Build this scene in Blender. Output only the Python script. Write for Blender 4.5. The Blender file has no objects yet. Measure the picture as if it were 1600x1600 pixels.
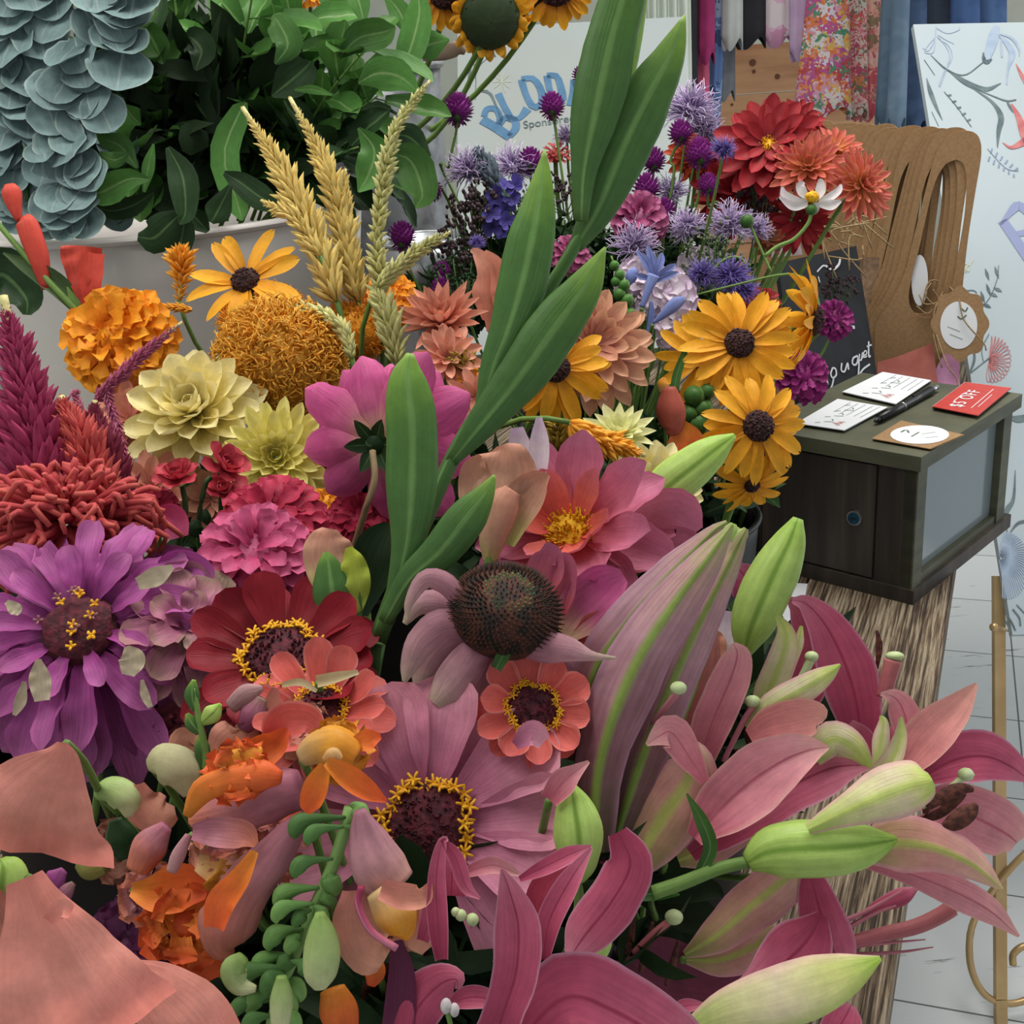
import bpy, math, random
import numpy as np
from mathutils import Vector, Matrix, noise
random.seed(7)
PI = math.pi
# ------------------------------------------------------------------ camera frame
FPX = 1900.0
CAMZ = 1.45
TABLE = 0.80
PITCH, ROLL = math.radians(21), math.radians(-4)
cp, sp, cr, sr = math.cos(PITCH), math.sin(PITCH), math.cos(ROLL), math.sin(ROLL)
A = np.array
CAM = A([0, 0, CAMZ])
FW = A([0, cp, -sp])
R0, U0 = A([1., 0, 0]), A([0, sp, cp])
RT = R0 * cr + U0 * sr
UP = -R0 * sr + U0 * cr
def P(px, py, d):
    """a point seen at (px, py) of the 1600 frame, at d metres along the view axis"""
    return CAM + d * (FW + RT * (px - 800) / FPX + UP * (800 - py) / FPX)
def ray(px, py):
    return FW + RT * (px - 800) / FPX + UP * (800 - py) / FPX
def onz(px, py, z):
    r = ray(px, py)
    return CAM + r * ((z - CAMZ) / r[2])
def onplane(px, py, o, n):
    r = ray(px, py)
    return CAM + r * (np.dot(o - CAM, n) / np.dot(r, n))
def depth(p): return float(np.dot(p - CAM, FW))
def cdir(x, y, z):
    """direction given as right, up, towards the viewer"""
    v = RT * x + UP * y - FW * z
    return v / np.linalg.norm(v)
def nrm(v):
    l = np.linalg.norm(v)
    return v / l if l > 1e-12 else A([0, 0, 1.])
# ------------------------------------------------------------------ colours and materials
def lin(c):
    if isinstance(c, str):
        c = c.lstrip('#'); c = [int(c[i:i+2], 16) / 255 for i in (0, 2, 4)]
    return tuple((x / 12.92 if x <= .04045 else ((x + .055) / 1.055) ** 2.4) for x in c) + (1,)
def newmat(name):
    m = bpy.data.materials.new(name); m.use_nodes = True
    nt = m.node_tree; nt.nodes.clear()
    return m, nt.nodes, nt.links
def ramp(N, stops, interp='LINEAR'):
    r = N.new('ShaderNodeValToRGB'); cr_ = r.color_ramp; cr_.interpolation = interp
    while len(cr_.elements) < len(stops): cr_.elements.new(.5)
    for e, (p, c) in zip(cr_.elements, stops):
        e.position = p; e.color = c if len(c) == 4 else tuple(c) + (1,)
    return r
MATS = {}
def petal_mat(name, cols, mid=None, midw=.16, midu=.5, edge=None, edgew=.12, vein=.22, trans=.22, rough=.5, vary=.1, vscale=9, blotch=None, spec=.2):
    """cols: colour stops along the petal (base to tip); mid: midrib colour (painted groove shade on the green lily buds); edge: rim colour"""
    if name in MATS: return MATS[name]
    m, N, L = newmat(name)
    uv = N.new('ShaderNodeUVMap'); sep = N.new('ShaderNodeSeparateXYZ'); L.new(uv.outputs[0], sep.inputs[0])
    n = len(cols)
    rp = ramp(N, [(i / max(1, n - 1), lin(c)) for i, c in enumerate(cols)])
    nz0 = N.new('ShaderNodeTexNoise'); nz0.inputs['Scale'].default_value = 40
    geo = N.new('ShaderNodeTexCoord'); L.new(geo.outputs['Object'], nz0.inputs['Vector'])
    add = N.new('ShaderNodeMath'); add.operation = 'MULTIPLY_ADD'
    L.new(nz0.outputs[0], add.inputs[0]); add.inputs[1].default_value = .3
    s0 = N.new('ShaderNodeMath'); s0.operation = 'SUBTRACT'; L.new(sep.outputs[1], s0.inputs[0]); s0.inputs[1].default_value = .15
    L.new(s0.outputs[0], add.inputs[2]); L.new(add.outputs[0], rp.inputs[0])
    col = rp.outputs[0]
    ab = N.new('ShaderNodeMath'); ab.operation = 'SUBTRACT'; L.new(sep.outputs[0], ab.inputs[0]); ab.inputs[1].default_value = .5
    aa = N.new('ShaderNodeMath'); aa.operation = 'ABSOLUTE'; L.new(ab.outputs[0], aa.inputs[0])
    def mix(a, b, f):
        x = N.new('ShaderNodeMix'); x.data_type = 'RGBA'
        L.new(a, x.inputs[6])
        if isinstance(b, tuple): x.inputs[7].default_value = b
        else: L.new(b, x.inputs[7])
        L.new(f, x.inputs[0]); return x.outputs[2]
    def mrange(src, a, b, c, d):
        x = N.new('ShaderNodeMapRange'); L.new(src, x.inputs[0])
        for i, v in enumerate((a, b, c, d)): x.inputs[i + 1].default_value = v
        return x.outputs[0]
    if mid:
        am = aa
        if midu != .5:
            sm = N.new('ShaderNodeMath'); sm.operation = 'SUBTRACT'; L.new(sep.outputs[0], sm.inputs[0]); sm.inputs[1].default_value = midu
            am = N.new('ShaderNodeMath'); am.operation = 'ABSOLUTE'; L.new(sm.outputs[0], am.inputs[0])
        col = mix(col, lin(mid), mrange(am.outputs[0], midw * .25, midw, .9, 0))
    if edge: col = mix(col, lin(edge), mrange(aa.outputs[0], .5 - edgew, .5, 0, .9))
    if blotch:
        nb = N.new('ShaderNodeTexNoise'); nb.inputs['Scale'].default_value = 28; L.new(geo.outputs['Object'], nb.inputs['Vector'])
        col = mix(col, lin(blotch), mrange(nb.outputs[0], .6, .68, 0, .85))
    # veins running along the petal
    mp = N.new('ShaderNodeMapping'); mp.inputs['Scale'].default_value = (vscale, 1.2, 1); L.new(uv.outputs[0], mp.inputs[0])
    oi = N.new('ShaderNodeObjectInfo')
    L.new(oi.outputs['Random'], mp.inputs['Location'])
    nz = N.new('ShaderNodeTexNoise'); nz.inputs['Scale'].default_value = 2.2; nz.inputs['Detail'].default_value = 4; L.new(mp.outputs[0], nz.inputs['Vector'])
    hsv = N.new('ShaderNodeHueSaturation'); L.new(col, hsv.inputs['Color']); hsv.inputs['Saturation'].default_value = .98
    vein *= .75
    vv0 = mrange(nz.outputs[0], .3, .7, 1 - vein, 1 + vein * .6)
    nf = N.new('ShaderNodeTexNoise'); nf.inputs['Scale'].default_value = 130; nf.inputs['Detail'].default_value = 6; nf.inputs['Roughness'].default_value = .7; L.new(geo.outputs['Object'], nf.inputs['Vector'])
    vf = N.new('ShaderNodeMath'); vf.operation = 'MULTIPLY'; L.new(vv0, vf.inputs[0]); L.new(mrange(nf.outputs[0], .3, .7, .87, 1.1), vf.inputs[1]); vv = vf.outputs[0]
    ov = mrange(oi.outputs['Random'], 0, 1, 1 - vary, 1 + vary)
    mu = N.new('ShaderNodeMath'); mu.operation = 'MULTIPLY'; L.new(vv, mu.inputs[0]); L.new(ov, mu.inputs[1]); L.new(mu.outputs[0], hsv.inputs['Value'])
    bs = N.new('ShaderNodeBsdfPrincipled'); bs.inputs['Roughness'].default_value = rough
    bs.inputs['Specular IOR Level'].default_value = spec
    L.new(hsv.outputs[0], bs.inputs['Base Color'])
    bp = N.new('ShaderNodeBump'); bp.inputs['Strength'].default_value = .25; bp.inputs['Distance'].default_value = .0015
    L.new(nz.outputs[0], bp.inputs['Height']); L.new(bp.outputs[0], bs.inputs['Normal'])
    out = N.new('ShaderNodeOutputMaterial')
    if trans > 0:
        tr = N.new('ShaderNodeBsdfTranslucent'); L.new(hsv.outputs[0], tr.inputs[0])
        ms = N.new('ShaderNodeMixShader'); ms.inputs[0].default_value = trans
        L.new(bs.outputs[0], ms.inputs[1]); L.new(tr.outputs[0], ms.inputs[2]); L.new(ms.outputs[0], out.inputs[0])
    else: L.new(bs.outputs[0], out.inputs[0])
    MATS[name] = m
    return m
def plain_mat(name, c, c2=None, scale=60, rough=.55, metal=0, bump=0, stretch=(1, 1, 1), detail=3, spec=.4, lo=.4, hi=.6):
    if name in MATS: return MATS[name]
    m, N, L = newmat(name)
    bs = N.new('ShaderNodeBsdfPrincipled'); bs.inputs['Roughness'].default_value = rough; bs.inputs['Metallic'].default_value = metal
    bs.inputs['Specular IOR Level'].default_value = spec
    out = N.new('ShaderNodeOutputMaterial'); L.new(bs.outputs[0], out.inputs[0])
    tc = N.new('ShaderNodeTexCoord'); mp = N.new('ShaderNodeMapping'); mp.inputs['Scale'].default_value = stretch
    L.new(tc.outputs['Object'], mp.inputs[0])
    nz = N.new('ShaderNodeTexNoise'); nz.inputs['Scale'].default_value = scale; nz.inputs['Detail'].default_value = detail
    L.new(mp.outputs[0], nz.inputs['Vector'])
    rp = ramp(N, [(lo, lin(c)), (hi, lin(c2 or c))]); L.new(nz.outputs[0], rp.inputs[0]); L.new(rp.outputs[0], bs.inputs['Base Color'])
    if bump:
        b = N.new('ShaderNodeBump'); b.inputs['Strength'].default_value = bump; b.inputs['Distance'].default_value = .003
        L.new(nz.outputs[0], b.inputs['Height']); L.new(b.outputs[0], bs.inputs['Normal'])
    MATS[name] = m
    return m
# ------------------------------------------------------------------ mesh collection
COL = bpy.context.scene.collection
class MB:
    def __init__(s): s.v, s.f, s.uv = [], [], []
    def grid(s, pts, uvs, closed=False):
        """pts: rows x cols x 3"""
        r, c = len(pts), len(pts[0]); b = len(s.v)
        for row, ur in zip(pts, uvs):
            for p, q in zip(row, ur): s.v.append(p); 
        cc = c if closed else c - 1
        for i in range(r - 1):
            for j in range(cc):
                k = (j + 1) % c
                s.f.append((b + i * c + j, b + i * c + k, b + (i + 1) * c + k, b + (i + 1) * c + j))
                u0, u1 = uvs[i], uvs[i + 1]
                uk = (1.0, u0[j][1]) if (closed and k == 0) else u0[k]
                uk1 = (1.0, u1[j][1]) if (closed and k == 0) else u1[k]
                s.uv.append((u0[j], uk, uk1, u1[j]))
        return b
    def face(s, pts, uv=None):
        b = len(s.v); s.v += list(pts); s.f.append(tuple(range(b, b + len(pts))))
        s.uv.append(uv or tuple((.5, .5) for _ in pts))
    def box(s, o, ux, uy, uz):
        c = [o + ux * i + uy * j + uz * k for k in (0, 1) for j in (0, 1) for i in (0, 1)]
        for q in ((0, 2, 3, 1), (4, 5, 7, 6), (0, 1, 5, 4), (2, 6, 7, 3), (0, 4, 6, 2), (1, 3, 7, 5)):
            s.face([c[i] for i in q], ((0, 0), (1, 0), (1, 1), (0, 1)))
    def build(s, name, mat, parent=None, smooth=True, solid=0, bevel=0):
        me = bpy.data.meshes.new(name)
        o = bpy.data.objects.new(name, me)
        L0 = A(parent['_loc']) if parent is not None else (A(s.v).mean(axis=0) if s.v else A([0, 0, 0.]))
        vv = (A(s.v) - L0)
        me.from_pydata([tuple(x) for x in vv], [], s.f)
        ul = me.uv_layers.new(name='UVMap')
        flat = [c for f in s.uv for q in f for c in q]
        ul.data.foreach_set('uv', flat)
        if smooth: me.polygons.foreach_set('use_smooth', [True] * len(me.polygons))
        me.materials.append(mat)
        COL.objects.link(o)
        if parent is not None: o.parent = parent; o['_loc'] = parent['_loc']
        else: o.location = tuple(L0); o['_loc'] = tuple(L0)
        if parent is not None and parent.type == 'MESH': pass
        if solid:
            md = o.modifiers.new('thick', 'SOLIDIFY'); md.thickness = solid; md.offset = 0
        if bevel:
            md = o.modifiers.new('bev', 'BEVEL'); md.width = bevel; md.segments = 2; md.limit_method = 'ANGLE'
        return o
# note: children of a mesh part share the local frame of the root, so '_loc' is the root's location
def tag(o, label, cat, group=None, kind=None):
    o['label'] = label; o['category'] = cat
    if group: o['group'] = group
    if kind: o['kind'] = kind
    return o
def thing(name, label, cat, loc, group=None):
    o = bpy.data.objects.new(name, None); COL.objects.link(o)
    o.empty_display_size = .02
    o.location = tuple(float(x) for x in loc); o['_loc'] = tuple(float(x) for x in loc)
    return tag(o, label, cat, group)
def struct(o): o['kind'] = 'structure'; return o
# ------------------------------------------------------------------ curves
def catmull(pts, n):
    p = A(pts, dtype=float); k = len(p)
    if k == 2: return A([p[0] + (p[1] - p[0]) * t for t in np.linspace(0, 1, n)])
    out = []
    for t in np.linspace(0, k - 1, n):
        i = min(int(t), k - 2); f = t - i
        p0 = p[i - 1] if i > 0 else 2 * p[0] - p[1]
        p3 = p[i + 2] if i + 2 < k else 2 * p[-1] - p[-2]
        a, b = p[i], p[i + 1]
        out.append(.5 * (2 * a + (b - p0) * f + (2 * p0 - 5 * a + 4 * b - p3) * f * f + (3 * a - p0 - 3 * b + p3) * f ** 3))
    return A(out)
def tangents(c):
    t = np.gradient(c, axis=0)
    return A([nrm(x) for x in t])
def ptsd(pts, d):
    """pixel centre line -> world; entries (px,py,w[,dd[,roll]]) with dd added to the depth d"""
    out = []
    for q in pts:
        dd = q[3] if len(q) > 3 else 0
        rl = q[4] if len(q) > 4 else 0
        D = d + dd
        w = P(q[0], q[1], D)
        out.append([w[0], w[1], w[2], q[2] * D / FPX, rl])
    return out
def crumple(p, W, k=.07):
    return W * k * (noise.noise(Vector(p * 38.)) + .5 * noise.noise(Vector(p * 95. + 7.)))
def ribbon(mb, pts, d=None, cup=.12, ridge=0., ruffle=0., n=16, m=9, roll=0, seed=None, back=None, frill=6):
    """petal surface along a centre line; cup>0 lifts the edges towards the viewer; back = reference view direction"""
    if d is not None: pts = ptsd(pts, d)
    c = catmull(pts, n); C, W, RL = c[:, :3], np.maximum(c[:, 3], .0004), c[:, 4]
    T = tangents(C); rows, uvs = [], []
    ph = random.random() * 6
    for i in range(n):
        v = nrm(C[i] - CAM) if back is None else back
        S = nrm(np.cross(T[i], v)); N_ = nrm(np.cross(S, T[i]))
        if np.dot(N_, v) > 0: N_ = -N_
        a = math.radians(RL[i] + roll); S, N_ = S * math.cos(a) + N_ * math.sin(a), N_ * math.cos(a) - S * math.sin(a)
        t = i / (n - 1); r, u = [], []
        for j in range(m):
            s = -1 + 2 * j / (m - 1)
            z = cup * W[i] * (s * s - .33) - ridge * W[i] * math.exp(-(s * 5) ** 2)
            z += ruffle * W[i] * abs(s) ** 1.5 * math.sin(frill * t * PI + ph + s * 1.3)
            q = C[i] + S * s * W[i] / 2; r.append(q + N_ * (z + crumple(q, max(W[i], .008), .09)) + S * s * crumple(q + 3., W[i], .05)); u.append((.5 + s / 2, t))
        rows.append(r); uvs.append(u)
    mb.grid(rows, uvs)
def blade(mb, pts, d=None, thick=.5, n=18, m=14, lobes=0, groove=.15, roll=0, phase=0, keel=0, rough=.035):
    """closed solid along a centre line: width from pts, thickness thick*width"""
    if d is not None: pts = ptsd(pts, d)
    c = catmull(pts, n); C, W, RL = c[:, :3], np.maximum(c[:, 3], .0005), c[:, 4]
    T = tangents(C); rows, uvs = [], []
    for i in range(n):
        v = nrm(C[i] - CAM); S = nrm(np.cross(T[i], v)); N_ = nrm(np.cross(S, T[i]))
        if np.dot(N_, v) > 0: N_ = -N_
        a = math.radians(RL[i] + roll); S, N_ = S * math.cos(a) + N_ * math.sin(a), N_ * math.cos(a) - S * math.sin(a)
        r, u = [], []
        for j in range(m):
            th = 2 * PI * j / m; k = 1.
            if lobes: k = 1 - groove * max(0, math.cos(lobes * (th - PI / 2) + phase)) ** 10
            x, y = math.cos(th) * k, math.sin(th) * k
            if keel: y += keel * max(0, 1 - abs(x) * 3)
            q = C[i] + S * x * W[i] / 2 + N_ * y * W[i] * thick / 2; r.append(q + nrm(q - C[i]) * crumple(q, W[i], rough)); u.append((j / m, i / (n - 1)))
        rows.append(r); uvs.append(u)
    b = mb.grid(rows, uvs, closed=True)
    mb.f.append(tuple(b + j for j in range(m))[::-1]); mb.uv.append(tuple((.5, 0.) for _ in range(m)))
    e = b + (n - 1) * m
    mb.f.append(tuple(e + j for j in range(m))); mb.uv.append(tuple((.5, 1.) for _ in range(m)))
def tube(mb, P_, r, n=12, m=6, r1=None):
    """round tube through world points"""
    c = catmull([list(p) for p in P_], n); T = tangents(c)
    ref = A([.3, .2, .93]); rows, uvs = [], []
    for i in range(n):
        S = nrm(np.cross(T[i], ref)); N_ = np.cross(S, T[i]); t = i / (n - 1)
        R = r + ((r1 if r1 is not None else r) - r) * t
        rows.append([c[i] + (S * math.cos(2 * PI * j / m) + N_ * math.sin(2 * PI * j / m)) * R for j in range(m)])
        uvs.append([(j / m, t) for j in range(m)])
    b = mb.grid(rows, uvs, closed=True)
    mb.f.append(tuple(b + j for j in range(m))[::-1]); mb.uv.append(tuple((.5, 0.) for _ in range(m)))
    e = b + (n - 1) * m
    mb.f.append(tuple(e + j for j in range(m))); mb.uv.append(tuple((.5, 1.) for _ in range(m)))
def ball(mb, c, r, ax=None, sq=1., n=7, m=10, bump=0, top=1.0):
    """ellipsoid with axis ax squashed by sq; top<1 keeps only that fraction from the pole"""
    ax = nrm(ax) if ax is not None else A([0, 0, 1.])
    X = nrm(np.cross(ax, A([.37, .61, .7]))); Y = np.cross(ax, X); rows, uvs = [], []
    for i in range(n):
        a = PI * top * i / (n - 1); rr = max(math.sin(a), .02)
        row, u = [], []
        for j in range(m):
            k = r * (1 + bump * random.uniform(-1, 1))
            th = 2 * PI * (j + .5 * (i % 2)) / m
            row.append(c + (X * math.cos(th) + Y * math.sin(th)) * rr * k + ax * math.cos(a) * k * sq); u.append((j / m, 1 - i / (n - 1)))
        rows.append(row); uvs.append(u)
    mb.grid(rows, uvs, closed=True)
PROF = {
 'oval': [(0, .35), (.3, .8), (.6, 1), (.85, .75), (.96, .4), (1, .08)],
 'round': [(0, .3), (.4, .78), (.6, .96), (.72, 1), (.82, .94), (.9, .8), (.96, .58), (1, .28)],
 'spear': [(0, .45), (.35, .95), (.55, 1), (.8, .6), (.93, .25), (1, .03)],
 'daisy': [(0, .4), (.3, .85), (.6, 1), (.82, .8), (.93, .5), (1, .12)],
 'spoon': [(0, .3), (.4, .6), (.7, 1), (.85, .95), (.95, .6), (1, .2)],
 'disc': [(0, .12), (.04, .4), (.12, .66), (.25, .87), (.38, .97), (.5, 1), (.62, .97), (.75, .87), (.88, .66), (.96, .4), (1, .14)],
 'thin': [(0, .8), (.5, 1), (.8, .6), (1, .1)],
}
def petal(mb, O, out, nor, L, W, prof='oval', e0=0, e1=0, cup=.12, notch=0, ruffle=0, twist=0, n=12, m=7, side=0, ridge=0):
    """petal from O along out, face normal nor; e0/e1 = elevation at root and tip in degrees"""
    pr = PROF[prof]; xs, ys = zip(*pr)
    side_v = nrm(np.cross(nor, out)); pos = O.copy(); rows, uvs = [], []; ph = random.random() * 6
    for i in range(n):
        t = i / (n - 1); e = math.radians(e0 + (e1 - e0) * t)
        a = math.radians(side * t); o2 = out * math.cos(a) + side_v * math.sin(a); s2 = side_v * math.cos(a) - out * math.sin(a)
        T = o2 * math.cos(e) + nor * math.sin(e); N_ = nor * math.cos(e) - o2 * math.sin(e)
        tw = math.radians(twist * t); S = s2 * math.cos(tw) + N_ * math.sin(tw); N2 = N_ * math.cos(tw) - s2 * math.sin(tw)
        if i: pos = pos + T * L / (n - 1)
        w = W * np.interp(t, xs, ys); r, u = [], []
        for j in range(m):
            s = -1 + 2 * j / (m - 1)
            z = cup * w * (s * s - .3) - ridge * w * math.exp(-(s * 3) ** 2) + ruffle * W * abs(s) * math.sin(5 * t * PI + ph + s)
            q = pos + S * s * w / 2 + N2 * z; q = q + N2 * crumple(q, max(w, W * .4), .12) + S * s * crumple(q + 5., w, .06)
            if notch: q = q - T * notch * L * (1 - abs(s)) * max(0, t - .8) * 5 * .25
            r.append(q); u.append((.5 + s / 2, t))
        rows.append(r); uvs.append(u)
    mb.grid(rows, uvs)
def frame(n):
    n = nrm(n); ref = UP if abs(np.dot(n, UP)) < .95 else RT
    X = nrm(np.cross(ref, n)); Y = np.cross(n, X)
    return X, Y, n
def bez(a, b, c, d, n=7):
    return [a * (1 - t) ** 3 + 3 * b * t * (1 - t) ** 2 + 3 * c * t * t * (1 - t) + d * t ** 3 for t in np.linspace(0, 1, n)]
# ------------------------------------------------------------------ plant materials
M_STEM = petal_mat('green_stem', ['#5f7d3c', '#6f9148'], vein=.15, trans=0, rough=.5)
M_STEMD = petal_mat('dark_stem', ['#3d5230', '#4a6238'], vein=.2, trans=0)
M_LEAF = petal_mat('leaf_green', ['#34592a', '#426c30', '#4d7a36'], mid='#6c8c50', midw=.05, vein=.18, trans=.2, rough=.42)
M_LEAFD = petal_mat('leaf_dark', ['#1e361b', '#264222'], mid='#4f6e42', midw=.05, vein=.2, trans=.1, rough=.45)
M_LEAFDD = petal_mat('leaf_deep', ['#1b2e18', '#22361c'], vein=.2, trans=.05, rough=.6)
M_EUC = petal_mat('eucalyptus_leaf', ['#5c7676', '#708a8a', '#809a9a'], mid='#96a8a4', midw=.03, edge='#9aaca8', edgew=.06, vein=.16, trans=.1, rough=.6, vary=.15)  # paler rim colour paints the lit leaf edges
M_GLAD = petal_mat('gladiolus_bract', ['#4f713a', '#456a36', '#466c36', '#466c36', '#486f36', '#507836', '#70963c', '#86a844'], mid='#6a9150', midw=.03, midu=.25, vein=.16, trans=.03, rough=.4, vscale=30)
M_BUD = petal_mat('lily_bud_green', ['#90b04c', '#a6c464', '#abc968', '#93b848'], mid='#6f9436', midw=.03, midu=.25, vein=.16, trans=.08, rough=.4, vscale=14)  # dark mid line paints the shade inside the bud groove
M_LFACE = petal_mat('lily_petal_face', ['#bd5c70', '#d07e8c', '#d68e98', '#dba6a2'], mid='#b85c70', midw=.04, edge='#d7a09a', edgew=.07, vein=.16, trans=.2, rough=.42)
M_LMAG = petal_mat('lily_petal_magenta', ['#9c3454', '#b84c6c', '#c25c7a', '#cc7a90'], mid='#96304e', midw=.04, edge='#c890a8', edgew=.06, vein=.18, trans=.18, rough=.42)
M_LBACK = petal_mat('lily_petal_back', ['#8c8a4c', '#b08c6c', '#c48a80', '#cf9c92', '#c0b080'], mid='#a9b25a', midw=.12, edge='#cf8e98', edgew=.14, vein=.14, trans=.15, rough=.45)
M_LGREEN = petal_mat('lily_petal_pale', ['#9fb45a', '#c6c68e', '#d6cba8', '#c9d07e', '#9fc04e'], mid='#b4c468', midw=.16, edge='#cf9aa0', edgew=.16, vein=.12, trans=.15, rough=.45)
M_LSTRIPE = petal_mat('lily_bud_striped', ['#5a4a3c', '#8c5c66', '#b08490', '#bd948e', '#a6ac6c'], mid='#7c9a3a', midw=.13, edge='#a87c90', edgew=.14, vein=.28, trans=.03, rough=.45)  # dark first stop paints the occlusion shade low on the bud
M_LSALM = petal_mat('lily_petal_salmon', ['#bd6a6e', '#cf8080', '#d08a84', '#cf9488'], vein=.12, trans=.2, rough=.45, edge='#d8a094', edgew=.07)
M_ANTH = plain_mat('lily_anther', '#3a1a16', '#5c3024', scale=300, rough=.8, bump=.4)
M_FIL = petal_mat('lily_filament', ['#b06878', '#c07884'], vein=.1, trans=.1)
M_PIST = plain_mat('pistil_tip', '#b9c69a', '#a9ba82', scale=200, rough=.5)
M_PISTR = petal_mat('pistil_red', ['#a85a62', '#b4686a'], vein=.1, trans=.05)
M_ZPINK = petal_mat('zinnia_pink', ['#a8587c', '#cb7c9a', '#d88ea6', '#dc98aa'], vein=.16, trans=.2, rough=.5, vscale=12)
M_ZRED = petal_mat('zinnia_crimson', ['#48060f', '#780e1c', '#861426'], spec=.15, vein=.2, trans=.08, rough=.5)
M_ZCOR = petal_mat('zinnia_coral', ['#c24448', '#d85f56', '#dd6c66'], vein=.15, trans=.2, edge='#dd8a84', edgew=.1)
M_ZPUR = petal_mat('zinnia_purple', ['#7e2a6c', '#a0408a', '#ab5296', '#ae5e96'], vein=.3, trans=.2, blotch=None, vscale=8)
M_ZMAU = petal_mat('zinnia_faded_mauve', ['#8a4468', '#a85c7c', '#b47088', '#a88478'], vein=.3, trans=.2, blotch='#8d7a66')
M_ZDISC = plain_mat('zinnia_disc', '#3a0f1c', '#5c1a28', scale=260, rough=.8, bump=.6)
M_ZFLOR = plain_mat('zinnia_floret', '#d89a14', '#e8b022', scale=90, rough=.6)
M_YEL = petal_mat('rudbeckia_petal', ['#d98a06', '#e9a20c', '#efaa14', '#efae1c'], vein=.14, trans=.22, vscale=7)
M_CONE = plain_mat('rudbeckia_cone', '#1d0f0c', '#42231c', scale=420, rough=.85, bump=.9)
M_CONEB = plain_mat('rudbeckia_cone_top', '#3a2026', '#4c2c30', scale=420, rough=.85, bump=.8)
M_MARI = petal_mat('marigold_petal', ['#e88406', '#f59c0c', '#f8a818'], vein=.15, trans=.2)
M_CELO = petal_mat('celosia_orange', ['#f09a1c', '#ffb830', '#ffc850'], vein=.08, trans=.3)
M_CELY = petal_mat('celosia_yellow', ['#c8ac5c', '#e4cc7c', '#ecd078'], vein=.1, trans=.1)
M_CELG = petal_mat('celosia_greenish', ['#acaa5c', '#cccc88', '#dad494'], vein=.1, trans=.1)
M_CELR = petal_mat('celosia_red', ['#a82c3a', '#c04448', '#d26458'], vein=.15, trans=.1, rough=.6)
M_CELM = petal_mat('celosia_magenta', ['#7e2048', '#a0305c', '#b04068'], vein=.15, trans=.1)
M_CELP = petal_mat('amaranth_pink', ['#b04a78', '#bf5e80', '#c87890'], vein=.1, trans=.1)
M_DYEL = petal_mat('dahlia_pale_yellow', ['#d8d060', '#ece27c', '#f0e890'], vein=.1, trans=.22)
M_DCRE = petal_mat('dahlia_cream', ['#dcd070', '#f2e498', '#f4eab4'], vein=.08, trans=.22)
M_DPEA = petal_mat('dahlia_peach', ['#c87460', '#e0957c', '#e8a890'], vein=.12, trans=.2)
M_DBEI = petal_mat('dahlia_beige', ['#a45c50', '#d0907a', '#e2b08c'], vein=.18, trans=.2)
M_DMAG = petal_mat('dahlia_magenta', ['#d8b088', '#cc6490', '#cf5494', '#d4649c'], vein=.2, trans=.22, vscale=7)
M_DPINK = petal_mat('dahlia_pink', ['#d04a54', '#cc6a80', '#c66a88', '#c07090'], vein=.16, trans=.2)
M_DHOT = petal_mat('dahlia_hot_pink', ['#b02c5c', '#c84c7c', '#cc5c88'], vein=.15, trans=.2)
M_DCRI = petal_mat('dahlia_crimson', ['#a81c40', '#bc2c50'], vein=.15, trans=.18)
M_DRED = petal_mat('dahlia_red', ['#74101a', '#961c26', '#a2262e'], vein=.2, trans=.15)
M_DBIC = petal_mat('dahlia_bicolor', ['#e4ac54', '#dc8a58', '#d4685c', '#d87468'], vein=.15, trans=.25, edge='#e0a468', edgew=.14)
M_ROSE = petal_mat('rose_red', ['#a82838', '#bc3448', '#c64a56'], vein=.12, trans=.15)
M_GERD = plain_mat('yellow_disc', '#d99a0a', '#f0c020', scale=300, rough=.7, bump=.6)
M_WHITE = petal_mat('white_petal', ['#d8d4d0', '#e4e0e0', '#d8ccd4'], vein=.08, trans=.2)
M_WLIL = petal_mat('white_lilac_petal', ['#c9b4cc', '#dcd2da', '#cfb6d2'], vein=.15, trans=.2)
M_GOMP = petal_mat('globe_amaranth', ['#641c62', '#8a2c88', '#9c3c98'], vein=.15, trans=.1)
M_BEE = petal_mat('bee_balm', ['#b09aca', '#cab6dc', '#d8c8e8'], vein=.1, trans=.2)
M_AGER = petal_mat('lavender_floss', ['#6452a0', '#7e6abc', '#9080c8'], vein=.1, trans=.1)
M_AGAP = petal_mat('agapanthus_blue', ['#6c78b4', '#7c8ccc', '#8e9edc'], mid='#5a64a0', midw=.1, vein=.1, trans=.2)
M_DELP = petal_mat('delphinium_blue', ['#38306e', '#4a4090', '#5850a0'], vein=.1, trans=.1)
M_PLUM = petal_mat('plum_seedhead', ['#2e2228', '#453438', '#4e3e44'], vein=.2, trans=0)
M_SAGE = petal_mat('grey_spike', ['#4a5560', '#5c6874'], vein=.2, trans=.05)
M_CARN = petal_mat('magenta_carnation', ['#74204e', '#9a3c6c', '#b06088'], vein=.15, trans=.15)
M_MAGF = petal_mat('magenta_bright', ['#74105a', '#8c1e6c'], vein=.15, trans=.15)
M_CORAL = petal_mat('coral_gladiolus', ['#d07c70', '#e08e80', '#e29486', '#dc8074'], vein=.07, trans=.2, vscale=10, rough=.5)
M_GRED = petal_mat('red_gladiolus_bud', ['#a83428', '#c84434', '#cc4838'], vein=.15, trans=.1)
M_GPEA = petal_mat('gladiolus_peach', ['#b6bc6a', '#c99c80', '#cf957c', '#cf9078'], vein=.15, trans=.18)
M_SNO = petal_mat('snapdragon_orange', ['#e08a28', '#ea742a', '#e65c2a'], vein=.12, trans=.15)
M_SNY = petal_mat('snapdragon_yellow_throat', ['#c8a878', '#e09a28', '#e08c20'], vein=.12, trans=.1)
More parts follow.
